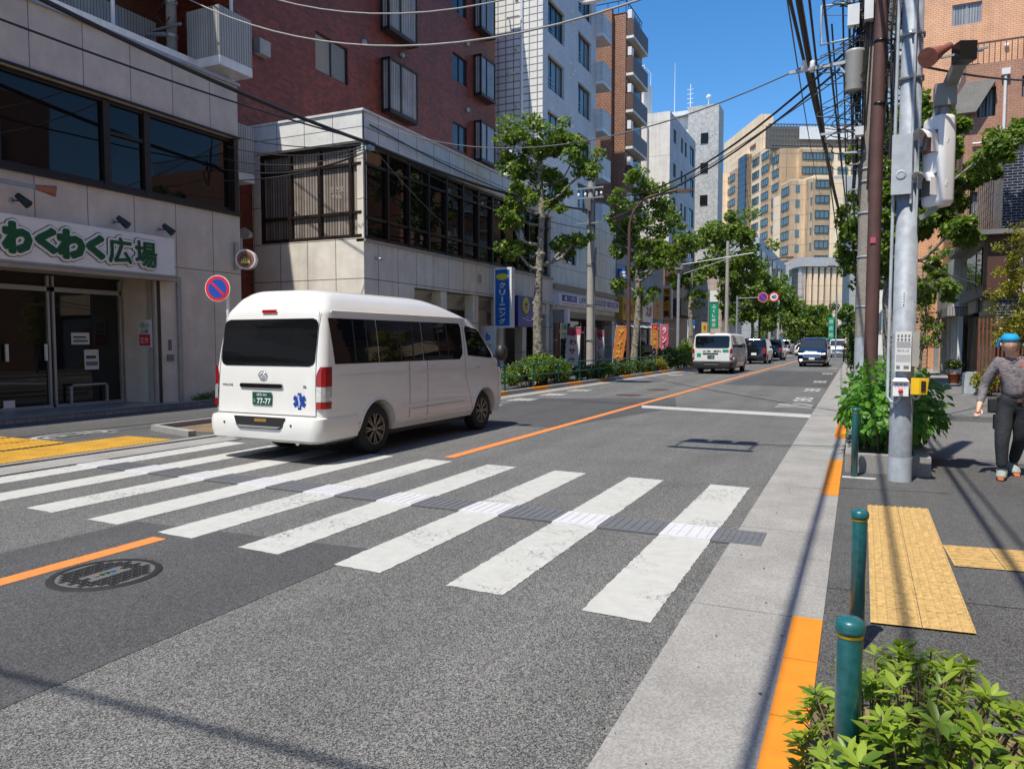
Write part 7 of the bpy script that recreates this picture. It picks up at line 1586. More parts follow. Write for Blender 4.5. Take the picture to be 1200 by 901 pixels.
for z in (3.50, 3.06):
    g = MB(); c = cs+V((.02, 0, 0))+fx*.101
    for k in range(9):
        a0, a1 = pi*k/9-.15, pi*(k+1)/9-.15; p0 = c+sx2*cos(a0)*.105+V((0, 0, z+.12+sin(a0)*.13)); p1 = c+sx2*cos(a1)*.105+V((0, 0, z+.12+sin(a1)*.13))
        g.add([p0, p1, p1+fx*(.12+.05*sin(a1)), p0+fx*(.12+.05*sin(a0))], [(0, 1, 2, 3)], 0, True)
    g.obox(c+fx*.04-sx2*.105+V((0, 0, z+.09)), fx*.04, sx2*.003, V((0, 0, .09))); part('visor', g, 'signal_white', T)
    g = MB(); g.obox(c+fx*.004+V((0, 0, z+.12)), fx*.004, sx2*.095, V((0, 0, .11))); part('lens', g, 'rust_paint' if z > 3.3 else 'concrete_dark', T)
    g = MB(); p = cs+V((.07, -.115, z+.12)); g.box(p.x-.03, p.x+.03, p.y-.02, p.y+.005, p.z, p.z+.015); g.cyl((p.x-.012, p.y-.02, p.z-.05), (p.x-.012, p.y-.02, p.z+.04), .01, seg=8); g.cyl((p.x+.012, p.y-.02, p.z-.03), (p.x+.012, p.y-.02, p.z+.03), .01, seg=8); part('latch', g, 'signal_white', T)
g = MB(); g.tube([(.59, 9.0, 3.55), (.73, 9.0, 4.10)], .035, 8); g.box(.66, .86, 8.9, 9.1, 3.98, 4.2); g.cyl((.76, 9, 3.9), (.76, 9, 4.0), .06); g.bar((.78, 9.0, 4.15), tuple(onY(1130, 62, 8.6)), .11, .085); g.bar((.56, 9.0, 2.85), (.72, 9.0, 2.95), .05); part('bracket', g, 'signal_grey', T)
g = MB(); g.cyl((.53, 8.92, 2.85), (.53, 8.92, 4.0), .01, seg=6); part('stay_rod', g, 'galvanised_pale', T)
T = thing('loudspeaker', (.85, 8.8, 4.5), 'faded red horn loudspeaker on a bracket beside the grey pole', 'loudspeaker'); a = onY(1113, 54, 8.9); b = onY(1087, 68, 8.5)
g = MB(); g.tube([a, a.lerp(b, .35), b], [.035, .045, .095], 18, cap=True); part('horn', g, 'rust_paint', T); g = MB(); g.bar(a, a+V((.14, 0, -.08)), .02); g.bar(a+V((.12, 0, -.08)), a+V((.3, .1, -.06)), .02); part('bracket', g, 'signal_grey', T)
T = thing('square_arm_end', (1.0, 8.6, 4.6), 'dark square junction box at the upper end of the slanting grey arm', 'box'); g = MB(); c = onY(1130, 62, 8.6); g.obox(c, (.075, .03, 0), (-.03, .07, 0), (0, 0, .09)); part('casing', g, 'rim_dark', T)
g = MB(); g.bar(c+V((-.2, 0, -.02)), c+V((.2, 0, .02)), .02); part('strap', g, 'galvanised', T)
# vehicle signal on its arm over the road (only its lower edge shows; its shadow lies on the road)
T = thing('traffic_light', (-2.65, 8.62, 5.7), 'vehicle traffic light hanging over the road, only its lower edge showing at the top', 'traffic light')
g = MB(); y_ = 8.2
for k, (a, b) in enumerate(((-3.26, -2.04),)): g.prism(rounded(a, b, 5.53, 5.61, .035), (0, y_-.12, 0), X1, Z0, (0, .13, 0)); 
part('frame_bar', g, 'signal_grey', T)
g = MB(); g.prism(rounded(-3.22, -2.08, 5.64, 6.0, .15), (0, y_+.50, 0), X1, Z0, (0, .07, 0)); part('housing', g, 'signal_white', T)
for k in range(3):
    xx = -3.02+.37*k
    g = MB()
    for q_ in range(10): a0, a1 = pi*q_/10, pi*(q_+1)/10; g.add([(xx+cos(a0)*.16, y_+.57, 5.82+sin(a0)*.16), (xx+cos(a1)*.16, y_+.57, 5.82+sin(a1)*.16), (xx+cos(a1)*.16, y_+.80, 5.82+sin(a1)*.16), (xx+cos(a0)*.16, y_+.80, 5.82+sin(a0)*.16)], [(0, 1, 2, 3)], 0, True)
    part('visor', g, 'signal_grey', T)
    g = MB(); g.lathe([(0, .572), (.14, .572)], (xx, y_, 5.82), 'y', 20); part('lens', g, ['sign_green', 'yellow_paint', 'lamp_red'][k], T)
g = MB(); g.bar((-3.18, y_-.06, 5.59), (-3.18, y_+.54, 5.74), .03); g.bar((-2.12, y_-.06, 5.59), (-2.12, y_+.54, 5.74), .03); g.tube([(.45, 9.0, 6.1), (-3.3, 8.5, 6.1)], .035, 8); g.tube([(.45, 9.0, 5.85), (-1.9, 8.6, 5.85)], .012, 6); part('arm', g, 'galvanised', T)

# ---- weathered concrete utility pole (near right) with transformer, boxes and cable mess
UX, UY = .095, 13.4
T = thing('utility_pole', (UX, UY, .03), 'weathered brownish concrete utility pole hung with transformer, boxes and many cables, near right', 'utility pole')
g = MB(); g.tube([(UX, UY, .03), (UX, UY, 1.62)], [.142, .14], 20); part('base_sleeve', g, 'galvanised_pale', T)
g = MB(); g.tube([(UX, UY, 1.621), (UX, UY, 4), (UX, UY, 11.5)], [.138, .13, .105], 20); part('pole', g, 'concrete_pole', T)
def up_(x, y, Y=UY): return onY(x, y, Y)
g = MB(); a = up_(1001, 108, 13.25); g.lathe([(0, 0), (.135, 0), (.14, .02), (.14, .58), (.145, .60), (.145, .64), (0, .66)], (a.x, a.y, a.z), 'z', 20); part('transformer', g, 'box_grey', T)
for (x, y0, y1, w_) in ((1000, 32, 8, .17), (1018, 25, -2, .13), (1007, 160, 150, .12)):
    g = MB(); p = up_(x, y0, 13.2); p1 = up_(x, y1, 13.2); g.box(p.x-w_/2, p.x+w_/2, p.y-.1, p.y+.05, p.z, p1.z); part('terminal_box', g, 'coping_white', T)
g = MB(); P_ = [up_(1000, 3, 13.3), up_(963, 8, 13.3), up_(962, 53, 13.3), up_(1000, 45, 13.3)]; g.tube(P_, .022, 8); part('spacer_frame', g, 'galvanised_pale', T)
g = MB(); g.bar(up_(925, 86, 13.3), up_(1008, 70, 13.3), .05); g.bar(up_(985, 80, 13.3), up_(1012, 110, 13.3), .03); g.bar(up_(962, 158, 13.6), up_(1010, 152, 13.4), .035); g.bar(up_(985, 180, 13.3), up_(1030, 176, 13.3), .03); part('crossarm', g, 'galvanised_pale', T)
for x in (942, 952): g = MB(); p = up_(x, 85, 13.3); g.lathe([(0, 0), (.05, .01), (.04, .06), (.055, .08), (.035, .14), (.04, .17), (0, .2)], p, 'z', 10); part('insulator', g, 'sign_white', T)
g = MB(); rr_ = random.Random(77)
for k in range(26):   # cables strapped down the pole
    a = rr_.uniform(0, 2*pi); r_ = .145+rr_.random()*.09; z1 = rr_.uniform(6, 8.5); z0_ = rr_.uniform(3.8, 5.5); g.tube([(UX+cos(a+t*.5)*r_*(1+.12*sin(t*9+k)), UY+sin(a+t*.5)*r_, z0_+(z1-z0_)*t) for t in [q_/9 for q_ in range(10)]], rr_.choice([.012, .016, .022]), 5)
for k in range(70):
    z = rr_.uniform(4.6, 7.9); s_ = rr_.choice([-1, -1, 1]); w_ = rr_.uniform(.12, .62); h_ = rr_.uniform(.15, .7); y0_ = UY-.14+rr_.uniform(-.08, .1); g.tube([(UX+s_*(.11+w_*sin(pi*t/10)*(1+.25*sin(t*.9+k))), y0_+.05*sin(t+k), z-h_*t/10-.10*sin(pi*t/10)) for t in range(11)], rr_.choice([.005, .007, .010]), 5)
part('cable_loops', g, 'cable', T)
g = MB()
for z in (2.1, 2.9, 3.6, 4.1, 4.3): g.lathe([(.13, 0), (.142, 0), (.142, .035), (.13, .035)], (UX, UY, z), 'z', 16)
for k in range(9): z = 4.0+k*.4; g.bar((UX-.15, UY-.12, z), (UX-.28, UY-.12, z), .02)
part('clamp_band', g, 'galvanised', T)
# brown painted steel pole beside it
BX, BY = .215, 12.3
BX = onY(1021, 400, BY).x
T = thing('steel_pole', (BX, BY, .03), 'reddish brown painted steel pole just right of the weathered concrete pole', 'pole')
g = MB(); g.tube([(BX, BY, .03), (BX, BY, 4), (BX+.04, BY, 10)], [.098, .09, .075], 20); part('pole', g, 'brown_paint', T)
g = MB(); 
for z in (5.0, 5.9): g.lathe([(.088, 0), (.098, 0), (.098, .04), (.088, .04)], (BX+.02, BY, z), 'z', 16); g.bar((BX+.1, BY-.05, z), (BX+.3, BY-.05, z+.02), .03)
part('clamp_band', g, 'rim_dark', T); g = MB(); g.box(BX-.05, BX+.02, BY-.105, BY-.09, 3.0, 3.08); part('pink_sticker', g, 'banner_pink', T)
g = MB(); g.tube([(BX+.17, BY-.05, 4.2), (BX+.2, BY-.05, 5.5), (BX+.24, BY, 7), (BX+.2, BY, 10)], .022, 6); g.tube([(BX+.19, BY, 4.6), (BX+.15, BY, 6), (BX+.28, BY, 8), (BX+.3, BY, 10)], .018, 6); part('cable_run', g, 'cable', T)
for i, (x, y, h, lab) in enumerate(((.35, 46, 9.5, 'thin grey utility pole right of the street, seen left of the weathered pole'), (.3, 70, 9.5, 'second distant utility pole on the right pavement'), (.3, 96, 9.5, 'third distant utility pole on the right pavement'))):
    T = pole_thing('utility_pole', x-.75, y, h, .15, .11, 'concrete_pole', lab) if False else pole_thing('utility_pole', x, y, h, .15, .11, 'concrete_pole', lab)
    g = MB()
    for z in (h-.6, h-1.4, h-2.6): g.box(x-1.1, x+.6, y-.2, y-.13, z, z+.07)
    for k in range(8): a = V((x+rr_.uniform(-1, .5), y-.2, rr_.uniform(h-3.2, h-.4))); b = a+V((rr_.uniform(-.6, .6), 0, rr_.uniform(-.5, .3))); g.tube([a, a.lerp(b, .5)+V((0, 0, -.2)), b], .025, 5)
    part('crossarm', g, 'grey_metal', T)
T = thing('banner_sign', (-.6, 66, 0), 'tall narrow pale green sign hanging on a post at the far right kerb', 'sign'); a = onY(974, 392, 66); g = MB(); g.cyl((a.x+.35, 66, 0), (a.x+.35, 66, 5.4), .06); part('post', g, 'grey_metal', T); g = MB(); g.box(a.x-.22, a.x+.2, 65.95, 66.0, 1.75, 3.55); part('panel', g, 'sign_green', T)
g = MB()
for i, ch in enumerate('商店街'): g.text(ch, (a.x-.02, 65.94, 3.2-i*.55), X1, Z0, .3, .01, 0)
part('lettering', g, 'sign_white', T)
T = lamp_post(-.2, 78, 8.8, 'brown_paint', 'far brown street lamp arm over the right kerb', -2.6)
# ================================================================ WIRES
def wire(p, q_, sag, r_, m, lab, cat='cable', n=22, group='overhead cables', name='overhead_cable'):
    p, q_ = V(p), V(q_); g = MB(); g.tube([p.lerp(q_, i/n)-V((0, 0, sag*4*(i/n)*(1-i/n))) for i in range(n+1)], r_, 6, cap=False)
    return single(name, g, m, lab, cat, group, loc=tuple(p))
LT = V((-17.35, 15.0, 0)); RT = V((UX, UY, 0)); LPv = V((LP[0], LP[1], 0))
wire(LT+V((0, 0, 11.2)), RT+V((0, 0, 8.6)), 1.9, .020, 'cable_white', 'thick pale cable sagging across the top of the street, lower one of the two')
wire(LT+V((0, 0, 12.2)), RT+V((0, 0, 9.6)), 2.2, .017, 'cable_white', 'pale cable sagging across the top of the street, upper one of the two')
J = onX(433, 168, -11.9)
s0 = onX(110, 0, -12.6); wire(s0+(s0-J).normalized()*8, J, .45, .045, 'cable', 'thick black cable bundle sweeping past the near left shop to the dark cable joint')
wire(J, (LP[0], LP[1], 7.1), .3, .045, 'cable', 'thick black cable bundle from the cable joint to the pale concrete pole')
s0 = onX(0, 2, -12.2); wire(s0+(s0-J).normalized()*6, J+V((0, 0, .04)), .3, .02, 'cable', 'thin black cable below the thick bundle, crossing the near left parapet')
for i, (x, y, sg_, lab) in enumerate(((268, 158, .2, 'highest'), (266, 172, .25, 'second highest'), (262, 186, .3, 'middle'), (258, 198, .32, 'second lowest'), (262, 212, .2, 'lowest'))):
    wire(onX(x, y, -14.5), J+V((0, 0, -.05*i)), sg_, .014, 'cable', 'thin wire from the near left shop to the cable junction, '+lab+' of five')
T = thing('cable_joint', tuple(J), 'dark cable joint with teal tape on the thick cable in front of the glazed corner', 'cable joint'); g = MB(); g.lathe([(0, -.3), (.06, -.25), (.07, .2), (0, .3)], J, 'y', 10); part('sleeve', g, 'cable', T); g = MB(); g.box(J.x-.08, J.x+.08, J.y-.1, J.y+.12, J.z-.18, J.z-.07); part('tape', g, 'blue_sheet', T)
wire(J, (LP[0], LP[1], 6.3), .4, .014, 'cable', 'wire running down from the cable joint towards the pale concrete pole')
wire(J, onX(520, 262, -12.5), .1, .012, 'cable_grey', 'thin grey wire dropping from the cable joint to the window band')
wire((LP[0], LP[1], 7.9), RT+V((-.3, 0, 6.3)), 1.0, .022, 'cable', "dark wire from the pale concrete pole's top across the road to the right")
wire((LP[0], LP[1], 7.5), RT+V((-.3, 0, 6.1)), .9, .02, 'cable', 'dark wire across the road from the first tree to the pole on the right')
wire(onX(430, 140, -12.2), RT+V((-.2, 0, 6.4)), 1.2, .013, 'cable_grey', 'thin wire crossing the sky from the corner building parapet to the pole on the right')
wire((-14.95, 42, 8.4), RT+V((-.2, 0, 6.0)), .5, .012, 'cable_grey', 'very thin wire from the white tower across the road')
wire((-12.5, 17.4, 7.6), (-12.4, 31.4, 7.55), .25, .02, 'cable', 'black wire hugging the silver parapet of the corner building')
# along the right kerb, both ways from the weathered pole
far = V((.35, 46, 0))
for i, (dx, z, ex, ez, r_, sg_, lab) in enumerate(((-.1, 8.6, -.9, 8.8, .03, .9, 'first'), (-.3, 8.0, -.7, 8.2, .022, 1.0, 'second'), (.1, 7.6, -.3, 7.9, .03, .8, 'third'), (-.45, 7.2, -.9, 7.0, .02, .9, 'fourth'), (-.35, 6.9, -.5, 6.8, .024, .7, 'fifth'), (.05, 6.5, 0, 6.6, .035, .6, 'sixth'), (-.25, 6.2, -.2, 6.3, .02, .5, 'seventh'), (-.6, 6.7, -.8, 7.4, .018, .8, 'eighth'))):
    wire(RT+V((dx, 0, z)), far+V((ex, 0, ez)), sg_, r_*.8, 'cable', lab+' cable from the top in the fan running away along the right kerb', group='cables along the right kerb')
wire(onY(926, -60, 12.5), onY(988, 262, 46), .5, .06, 'cable', 'thick black cable bundle hanging in front of the hotel')
wire(onY(944, -40, 12.5), onY(985, 300, 60), .4, .022, 'cable', 'thin black cable just right of the thick hanging bundle')
wire(onY(918, -30, 12.5), onY(962, 230, 60), .4, .014, 'cable_grey', 'thin grey wire left of the thick hanging bundle')
wire(onY(1075, -60, 14), onY(1030, 120, 13.3), .1, .03, 'cable', 'black cable coming down between the brown pole and the grey signal pole')
wire((5.5, 20, 9.5), RT+V((.3, 0, 7.2)), .2, .018, 'cable', 'black wire from the right house fronts to the weathered pole, upper one')
wire((9.0, 36, 12.2), RT+V((.3, 0, 6.0)), .5, .022, 'cable', 'black wire passing in front of the orange brick block')
wire(onY(1068, 300, 20), onX(1155, 335, 3.5), .1, .02, 'cable_grey', 'grey service wire to the old tiled house, upper one')
wire(onY(1068, 318, 20), onX(1122, 352, 3.3), .1, .02, 'cable_white', 'pale service wire to the white tin gable')
wire(onX(1122, 288, 3.6), onX(1150, 352, 3.3), .06, .012, 'cable_grey', 'thin service wire along the flat eave of the tiled house')
for i, (x, z, r_, lab) in enumerate(((-1.02, 6.5, .05, 'left thick'), (-.42, 6.3, .035, 'middle'), (.22, 6.8, .045, 'right thick'), (.5, 7.4, .03, 'rightmost thin'))):
    wire(((-1.47, -.66)[i] if i < 2 else x-.2, -24, z+.6), ((-.8+.25*i, 45.9, z+1.2) if x < .1 else (UX+.05, UY, z)), .4, r_*.62, 'cable', lab+' cable running overhead from behind the camera to the weathered pole', group='cables along the right kerb')
wire((-15, -1.75, 7.3), (1.5, -1.15, 7.0), .15, .022, 'cable', 'cable crossing the road above the camera')
wire((.35, 46, 9.0), (.3, 70, 9.0), .6, .03, 'cable', 'distant cable between the far right poles, upper one'); wire((.35, 46, 8.0), (.3, 70, 8.0), .6, .03, 'cable', 'distant cable between the far right poles, lower one'); wire((.3, 70, 9.0), (.3, 96, 9.0), .6, .035, 'cable', 'furthest cable between the distant right poles')

# fallen leaves and grit lying in the gutters and round the bollards
g = MB(); r = random.Random(99)
for k in range(420):
    if r.random() < .6: x_ = -.87+r.gauss(0, .06) if r.random() < .5 else -.10+abs(r.gauss(0, .05)); y_ = r.uniform(1, 30); z_ = .016 if x_ < -.3 else .037
    else: x_ = r.uniform(-.8, 1.6); y_ = r.uniform(2, 16); z_ = .016 if x_ < -.3 else .04
    if -.31 < x_ < -.12: continue
    s_ = r.uniform(.004, .016); a = r.uniform(0, 6.3); d = V((cos(a), sin(a), .1)); leaf(g, V((x_, y_, z_)), d, V((0, 0, 1)), s_*1.6, s_, 0, 'diamond', .2)
o_ = bpy.data.objects.new('leaf_litter', g.mesh('leaf_litter', 'twig')); COL.objects.link(o_); tag(o_, 'scattered dry leaf bits and grit along the right gutter', 'leaf litter', None, 'stuff')
# ================================================================ PEOPLE
mat('skin', (.76, .45, .32), .5, var=.03); mat('hair_black', (.012, .011, .011), .6, var=.1); mat('headband_blue', (.0, .31, .60), .75, var=.1, scale=30); mat('trousers_black', (.018, .021, .026), .85, var=.35, scale=18, bump=.6, bscale=30)
mat('shoe_grey', (.30, .33, .29), .7, var=.2, scale=30); mat('sole_orange', (.75, .17, .04), .6, var=.1); mat('piping_orange', (.80, .16, .10), .6, var=0); mat('eye_white', (.6, .6, .6), .3, var=0); mat('lip', (.40, .14, .10), .5, var=0)
N = NT('shirt_melange'); N.set(Roughness=.85); tc = N.n('TexCoord'); mp = N.n('Mapping'); mp.inputs['Scale'].default_value = (14, 14, 75); N.l(tc.outputs['Object'], mp.inputs[0])
no = N.n('TexNoise', Scale=1.6, Detail=4.0, Roughness=.6); N.l(mp.outputs[0], no.inputs['Vector']); cr = N.n('ValToRGB'); e = cr.color_ramp.elements; e[0].position = .40; e[0].color = (.085, .072, .08, 1); e[1].position = .54; e[1].color = (.23, .205, .215, 1)
N.l(no.outputs['Fac'], cr.inputs[0]); N.l(cr.outputs[0], N.b.inputs['Base Color'])
def skin_mesh(joints, edges, sub=2, root=0):
    """joints: (position, radius or (rx, ry)); grows one continuous surface"""
    me = bpy.data.meshes.new('skin'); me.from_pydata([tuple(j[0]) for j in joints], edges, []); ob = bpy.data.objects.new('skin', me); COL.objects.link(ob)
    md = ob.modifiers.new('s', 'SKIN'); md.use_smooth_shade = True
    if not me.skin_vertices: 
        bm = bmesh.new(); bm.from_mesh(me); bm.verts.layers.skin.verify(); bm.to_mesh(me); bm.free()
    sv = me.skin_vertices[0].data
    for i, j in enumerate(joints): r_ = j[1]; sv[i].radius = r_ if isinstance(r_, tuple) else (r_, r_); sv[i].use_root = (i == root)
    if sub: m2 = ob.modifiers.new('u', 'SUBSURF'); m2.levels = sub; m2.render_levels = sub
    dg = bpy.context.evaluated_depsgraph_get(); dg.update(); nm = bpy.data.meshes.new_from_object(ob.evaluated_get(dg)); COL.objects.unlink(ob); bpy.data.objects.remove(ob)
    return [tuple(v.co) for v in nm.vertices], [tuple(p.vertices) for p in nm.polygons]
def add_skin(mb, joints, edges, sub=2, root=0, mi=0):
    v, f = skin_mesh(joints, edges, sub, root); mb.add(v, f, mi, True)
def pj(x, y, Y): return onY(x, y, Y)
T = thing('person', (1.6, 9.85, .03), 'man in turquoise headband, mottled grey shirt and black trousers walking towards the camera', 'person')
Yb = 9.88
pelvis, spine, chest, neckb, neck = pj(1188, 470, Yb), pj(1188, 455, Yb), pj(1187, 438, Yb-.01), pj(1186, 419.5, Yb-.02), pj(1185, 414, Yb-.05)
ls, le, lw, lh = pj(1169, 425, Yb), pj(1153, 453, Yb+.04), pj(1148, 474, Yb-.08), pj(1146, 482, Yb-.11)
rs_, re, rw_, rh = pj(1204, 425, Yb), pj(1221, 453, Yb+.04), pj(1224, 473, Yb-.02), pj(1225, 482, Yb-.05)
lhip, lk, la, lt = pj(1179, 476, Yb), pj(1174, 517, Yb-.14), pj(1174, 549, Yb-.16), pj(1173, 561, Yb-.30)
rhip, rk, ra, rt = pj(1197, 476, Yb), pj(1196, 513, Yb+.02), pj(1187, 541, Yb+.24), pj(1189, 556, Yb+.14)
body = MB()
J_ = [(pelvis, (.12, .085)), (spine, (.11, .075)), (chest, (.13, .085)), (neckb, (.075, .06)), (neck, .062), (ls, .06), (le, .042), (lw, .033), (rs_, .06), (re, .042), (rw_, .033), (lhip, .085), (lk, .055), (la, .04), (rhip, .085), (rk, .055), (ra, .04), (lh, (.036, .022)), (rh, (.036, .022)), (lh+(lh-lw).normalized()*.03, (.034, .018)), (rh+(rh-rw_).normalized()*.03, (.034, .018)), (pj(1184.5, 409, Yb-.06), .058)]
E_ = [(0, 1), (1, 2), (2, 3), (3, 4), (2, 5), (5, 6), (6, 7), (7, 17), (2, 8), (8, 9), (9, 10), (10, 18), (0, 11), (11, 12), (12, 13), (0, 14), (14, 15), (15, 16), (17, 19), (18, 20), (4, 21)]
add_skin(body, J_, E_, 2, 0)
for (h, w_, s_) in ((lh, lw, 1), (rh, rw_, -1)):   # fingers, unequal and slightly curled
    d = (h-w_).normalized(); side = V((1, 0, 0)); 
    for k, (L, off) in enumerate(((.062, -.021), (.072, -.007), (.068, .007), (.054, .02))):
        b = h+d*.022+side*off; add_skin(body, [(b, .009), (b+d*L*.5+V((0, -.008, 0)), .0085), (b+d*L*.9+V((0, -.002+.022, 0)), .007)], [(0, 1), (1, 2)], 1)
    b = h-d*.02+side*s_*.024; add_skin(body, [(b, .011), (b+d*.025+side*s_*.018+V((0, -.012, 0)), .010), (b+d*.055+side*s_*.014+V((0, -.02, 0)), .008)], [(0, 1), (1, 2)], 1)
# head
hc = pj(1183.5, 403.5, Yb-.09)
def headmesh(c, s=1.0):
    nu, nv = 28, 20; vs = []
    for j in range(nv+1):
        th = pi*j/nv
        for i in range(nu):
            ph = 2*pi*i/nu; d = V((sin(th)*cos(ph), sin(th)*sin(ph), cos(th))); x, y, z = d.x*.078, d.y*.098, d.z*.118
            if z < 0: k = 1-.24*(-z/.118)**1.3; x *= k; y *= 1-.12*(-z/.118)
            f_ = max(0, -d.y)
            if f_ > 0:
                y += .003*math.exp(-((z-.012)/.012)**2)*math.exp(-((abs(x)-.032)/.016)**2)*f_         # eye sockets
                y -= .022*math.exp(-((z+.018)/.018)**2)*math.exp(-(x/.012)**2)*f_                      # nose
                y -= .006*math.exp(-((z+.055)/.010)**2)*math.exp(-(x/.022)**2)*f_                      # lips
                y -= .008*math.exp(-((z+.095)/.018)**2)*math.exp(-(x/.022)**2)*f_                      # chin
                y -= .005*math.exp(-((z+.01)/.03)**2)*math.exp(-((abs(x)-.045)/.02)**2)*f_             # cheeks
            vs.append((c.x+x*s, c.y+y*s, c.z+z*s))
    fs = [(j*nu+i, j*nu+(i+1) % nu, (j+1)*nu+(i+1) % nu, (j+1)*nu+i) for j in range(nv) for i in range(nu)]
    return vs, [f[::-1] for f in fs]
v, f = headmesh(hc); body.add(v, f, 0, True)
for s_ in (1, -1): body.lathe([(0, .0), (.018, .004), (.026, .0), (.020, -.01), (0, -.01)], hc+V((s_*.080, .012, -.004)), 'x', 12)
part('body', body, 'skin', T)
g = MB(); 
for s_ in (1, -1): g.lathe([(0, -.0925), (.009, -.0915), (.012, -.087)], (hc.x+s_*.030, hc.y, hc.z+.008), 'y', 12)
g.v = [(a, b, hc.z+.008+(c-hc.z-.008)*.5) for a, b, c in g.v]; part('eyes', g, 'eye_white', T)
g = MB()
for s_ in (1, -1): g.lathe([(0, -.0935), (.0045, -.0932)], (hc.x+s_*.030, hc.y, hc.z+.008), 'y', 8)
part('pupils', g, 'hair_black', T)
g = MB()
for s_ in (1, -1): g.tube([(hc.x+s_*.014, hc.y-.094, hc.z+.026), (hc.x+s_*.03, hc.y-.094, hc.z+.031), (hc.x+s_*.046, hc.y-.084, hc.z+.027)], [.002, .003, .0015], 6)
part('eyebrows', g, 'hair_black', T)
g = MB(); g.tube([(hc.x-.026, hc.y-.096, hc.z-.052), (hc.x, hc.y-.104, hc.z-.060), (hc.x+.026, hc.y-.096, hc.z-.052)], [.002, .0055, .002], 6); part('lips', g, 'lip', T)
g = MB()
for s_ in (1, -1): g.tube([(hc.x+s_*.032+.024*cos(t), hc.y-.108, hc.z+.006+.017*sin(t)) for t in [2*pi*k/14 for k in range(15)]], .0013, 5); g.bar((hc.x+s_*.055, hc.y-.106, hc.z+.01), (hc.x+s_*.081, hc.y+.0, hc.z+.01), .003)
g.bar((hc.x-.01, hc.y-.11, hc.z+.01), (hc.x+.01, hc.y-.11, hc.z+.01), .003); part('glasses', g, 'wood_brown', T)
g = MB(); v, f = headmesh(hc+V((0, .008, .012)), 1.045); ix = [i for i, p in enumerate(v) if p[2] > hc.z+.066 or (p[1] > hc.y+.02 and p[2] > hc.z-.03)]; keep = set(ix); g.add(v, [q_ for q_ in f if all(i in keep for i in q_)], 0, True); part('hair', g, 'hair_black', T)
g = MB(); n_ = 32
ring = lambda z, k, dy: [(hc.x+cos(2*pi*i/n_)*.083*k, hc.y+dy+sin(2*pi*i/n_)*.103*k, z) for i in range(n_)]
rs2 = [ring(hc.z+.034, 1.0, .0), ring(hc.z+.038, 1.05, 0), ring(hc.z+.062, 1.05, 0), ring(hc.z+.086, .98, .004), ring(hc.z+.108, .78, .012), ring(hc.z+.122, .45, .014)]
g.add([p for r_ in rs2 for p in r_], [(j*n_+i, j*n_+(i+1) % n_, (j+1)*n_+(i+1) % n_, (j+1)*n_+i) for j in range(5) for i in range(n_)], 0, True); g.add(rs2[-1], [tuple(range(n_))])
g.tube([(hc.x-.080, hc.y+.03, hc.z+.055), (hc.x-.100, hc.y+.05, hc.z+.02), (hc.x-.106, hc.y+.05, hc.z-.03)], [.02, .018, .008], 7); part('headband', g, 'headband_blue', T)
# clothing shells follow the same joints
def grow(p, k): return tuple(a+k for a in p) if isinstance(p, tuple) else p+k
g = MB(); hem = pelvis.lerp(spine, .35)
J2 = [(pelvis+V((0, 0, .015)), (.175, .135)), (spine, (.168, .125)), (chest, (.195, .135)), (neckb.lerp(chest, .1), (.105, .09)), (neckb.lerp(neck, .4), (.075, .075)), (ls+V((.004, 0, 0)), .085), (ls.lerp(le, .5)+V((-.006, 0, 0)), .072), (le, .056), (le.lerp(lw, .55), .047), (le.lerp(lw, .97), .036), (rs_-V((.004, 0, 0)), .085), (rs_.lerp(re, .5), .072), (re, .056), (re.lerp(rw_, .97), .036)]
add_skin(g, J2, [(0, 1), (1, 2), (2, 3), (3, 4), (2, 5), (5, 6), (6, 7), (7, 8), (8, 9), (2, 10), (10, 11), (11, 12), (12, 13)], 2, 0); sh = part('shirt', g, 'shirt_melange', T)
g = MB(); 
for s_, S_ in ((-1, ls), (1, rs_)): g.tube([neckb+V((s_*.075, -.075, -.02)), neckb.lerp(S_, .55)+V((0, -.098, -.045)), S_+V((-s_*.02, -.098, -.10)), S_+V((-s_*.015, -.085, -.15))], .007, 5)
part('piping', g, 'piping_orange', sh)
g = MB(); q_ = neckb+V((0, -.093, -.035)); g.add([q_+V((-.055, .02, .03)), q_+V((0, -.012, -.035)), q_+V((.055, .02, .03)), q_+V((0, .03, .035))], [(0, 1, 2, 3)]); part('neckline', g, 'print_black', sh)
g = MB(); J3 = [(pelvis.lerp(spine, .95), (.155, .12)), (pelvis, (.165, .13)), (lhip, .112), (lhip.lerp(lk, .5), .096), (lk, .076), (lk.lerp(la, .5), .066), (lk.lerp(la, 1.0), .057), (rhip, .112), (rhip.lerp(rk, .5), .096), (rk, .076), (rk.lerp(ra, .5), .066), (rk.lerp(ra, 1.0), .056)]
add_skin(g, J3, [(0, 1), (1, 2), (2, 3), (3, 4), (4, 5), (5, 6), (1, 7), (7, 8), (8, 9), (9, 10), (10, 11)], 2, 0)
g.box(lhip.x-.115, lhip.x-.06, lhip.y-.07, lhip.y+.05, lhip.z-.26, lhip.z-.10); tr_ = part('trousers', g, 'trousers_black', T)
bz = pelvis.lerp(spine, .1); g = MB(); n_ = 28; rr2 = [[(bz.x+cos(2*pi*i/n_)*.163, bz.y+sin(2*pi*i/n_)*.124, bz.z+dz) for i in range(n_)] for dz in (-.018, .018)]; g.add(rr2[0]+rr2[1], [(i, (i+1) % n_, n_+(i+1) % n_, n_+i) for i in range(n_)]); part('belt', g, 'print_black', T)
g = MB(); g.box(bz.x+.01, bz.x+.055, bz.y-.134, bz.y-.12, bz.z-.02, bz.z+.02); part('buckle', g, 'brown_board', T)
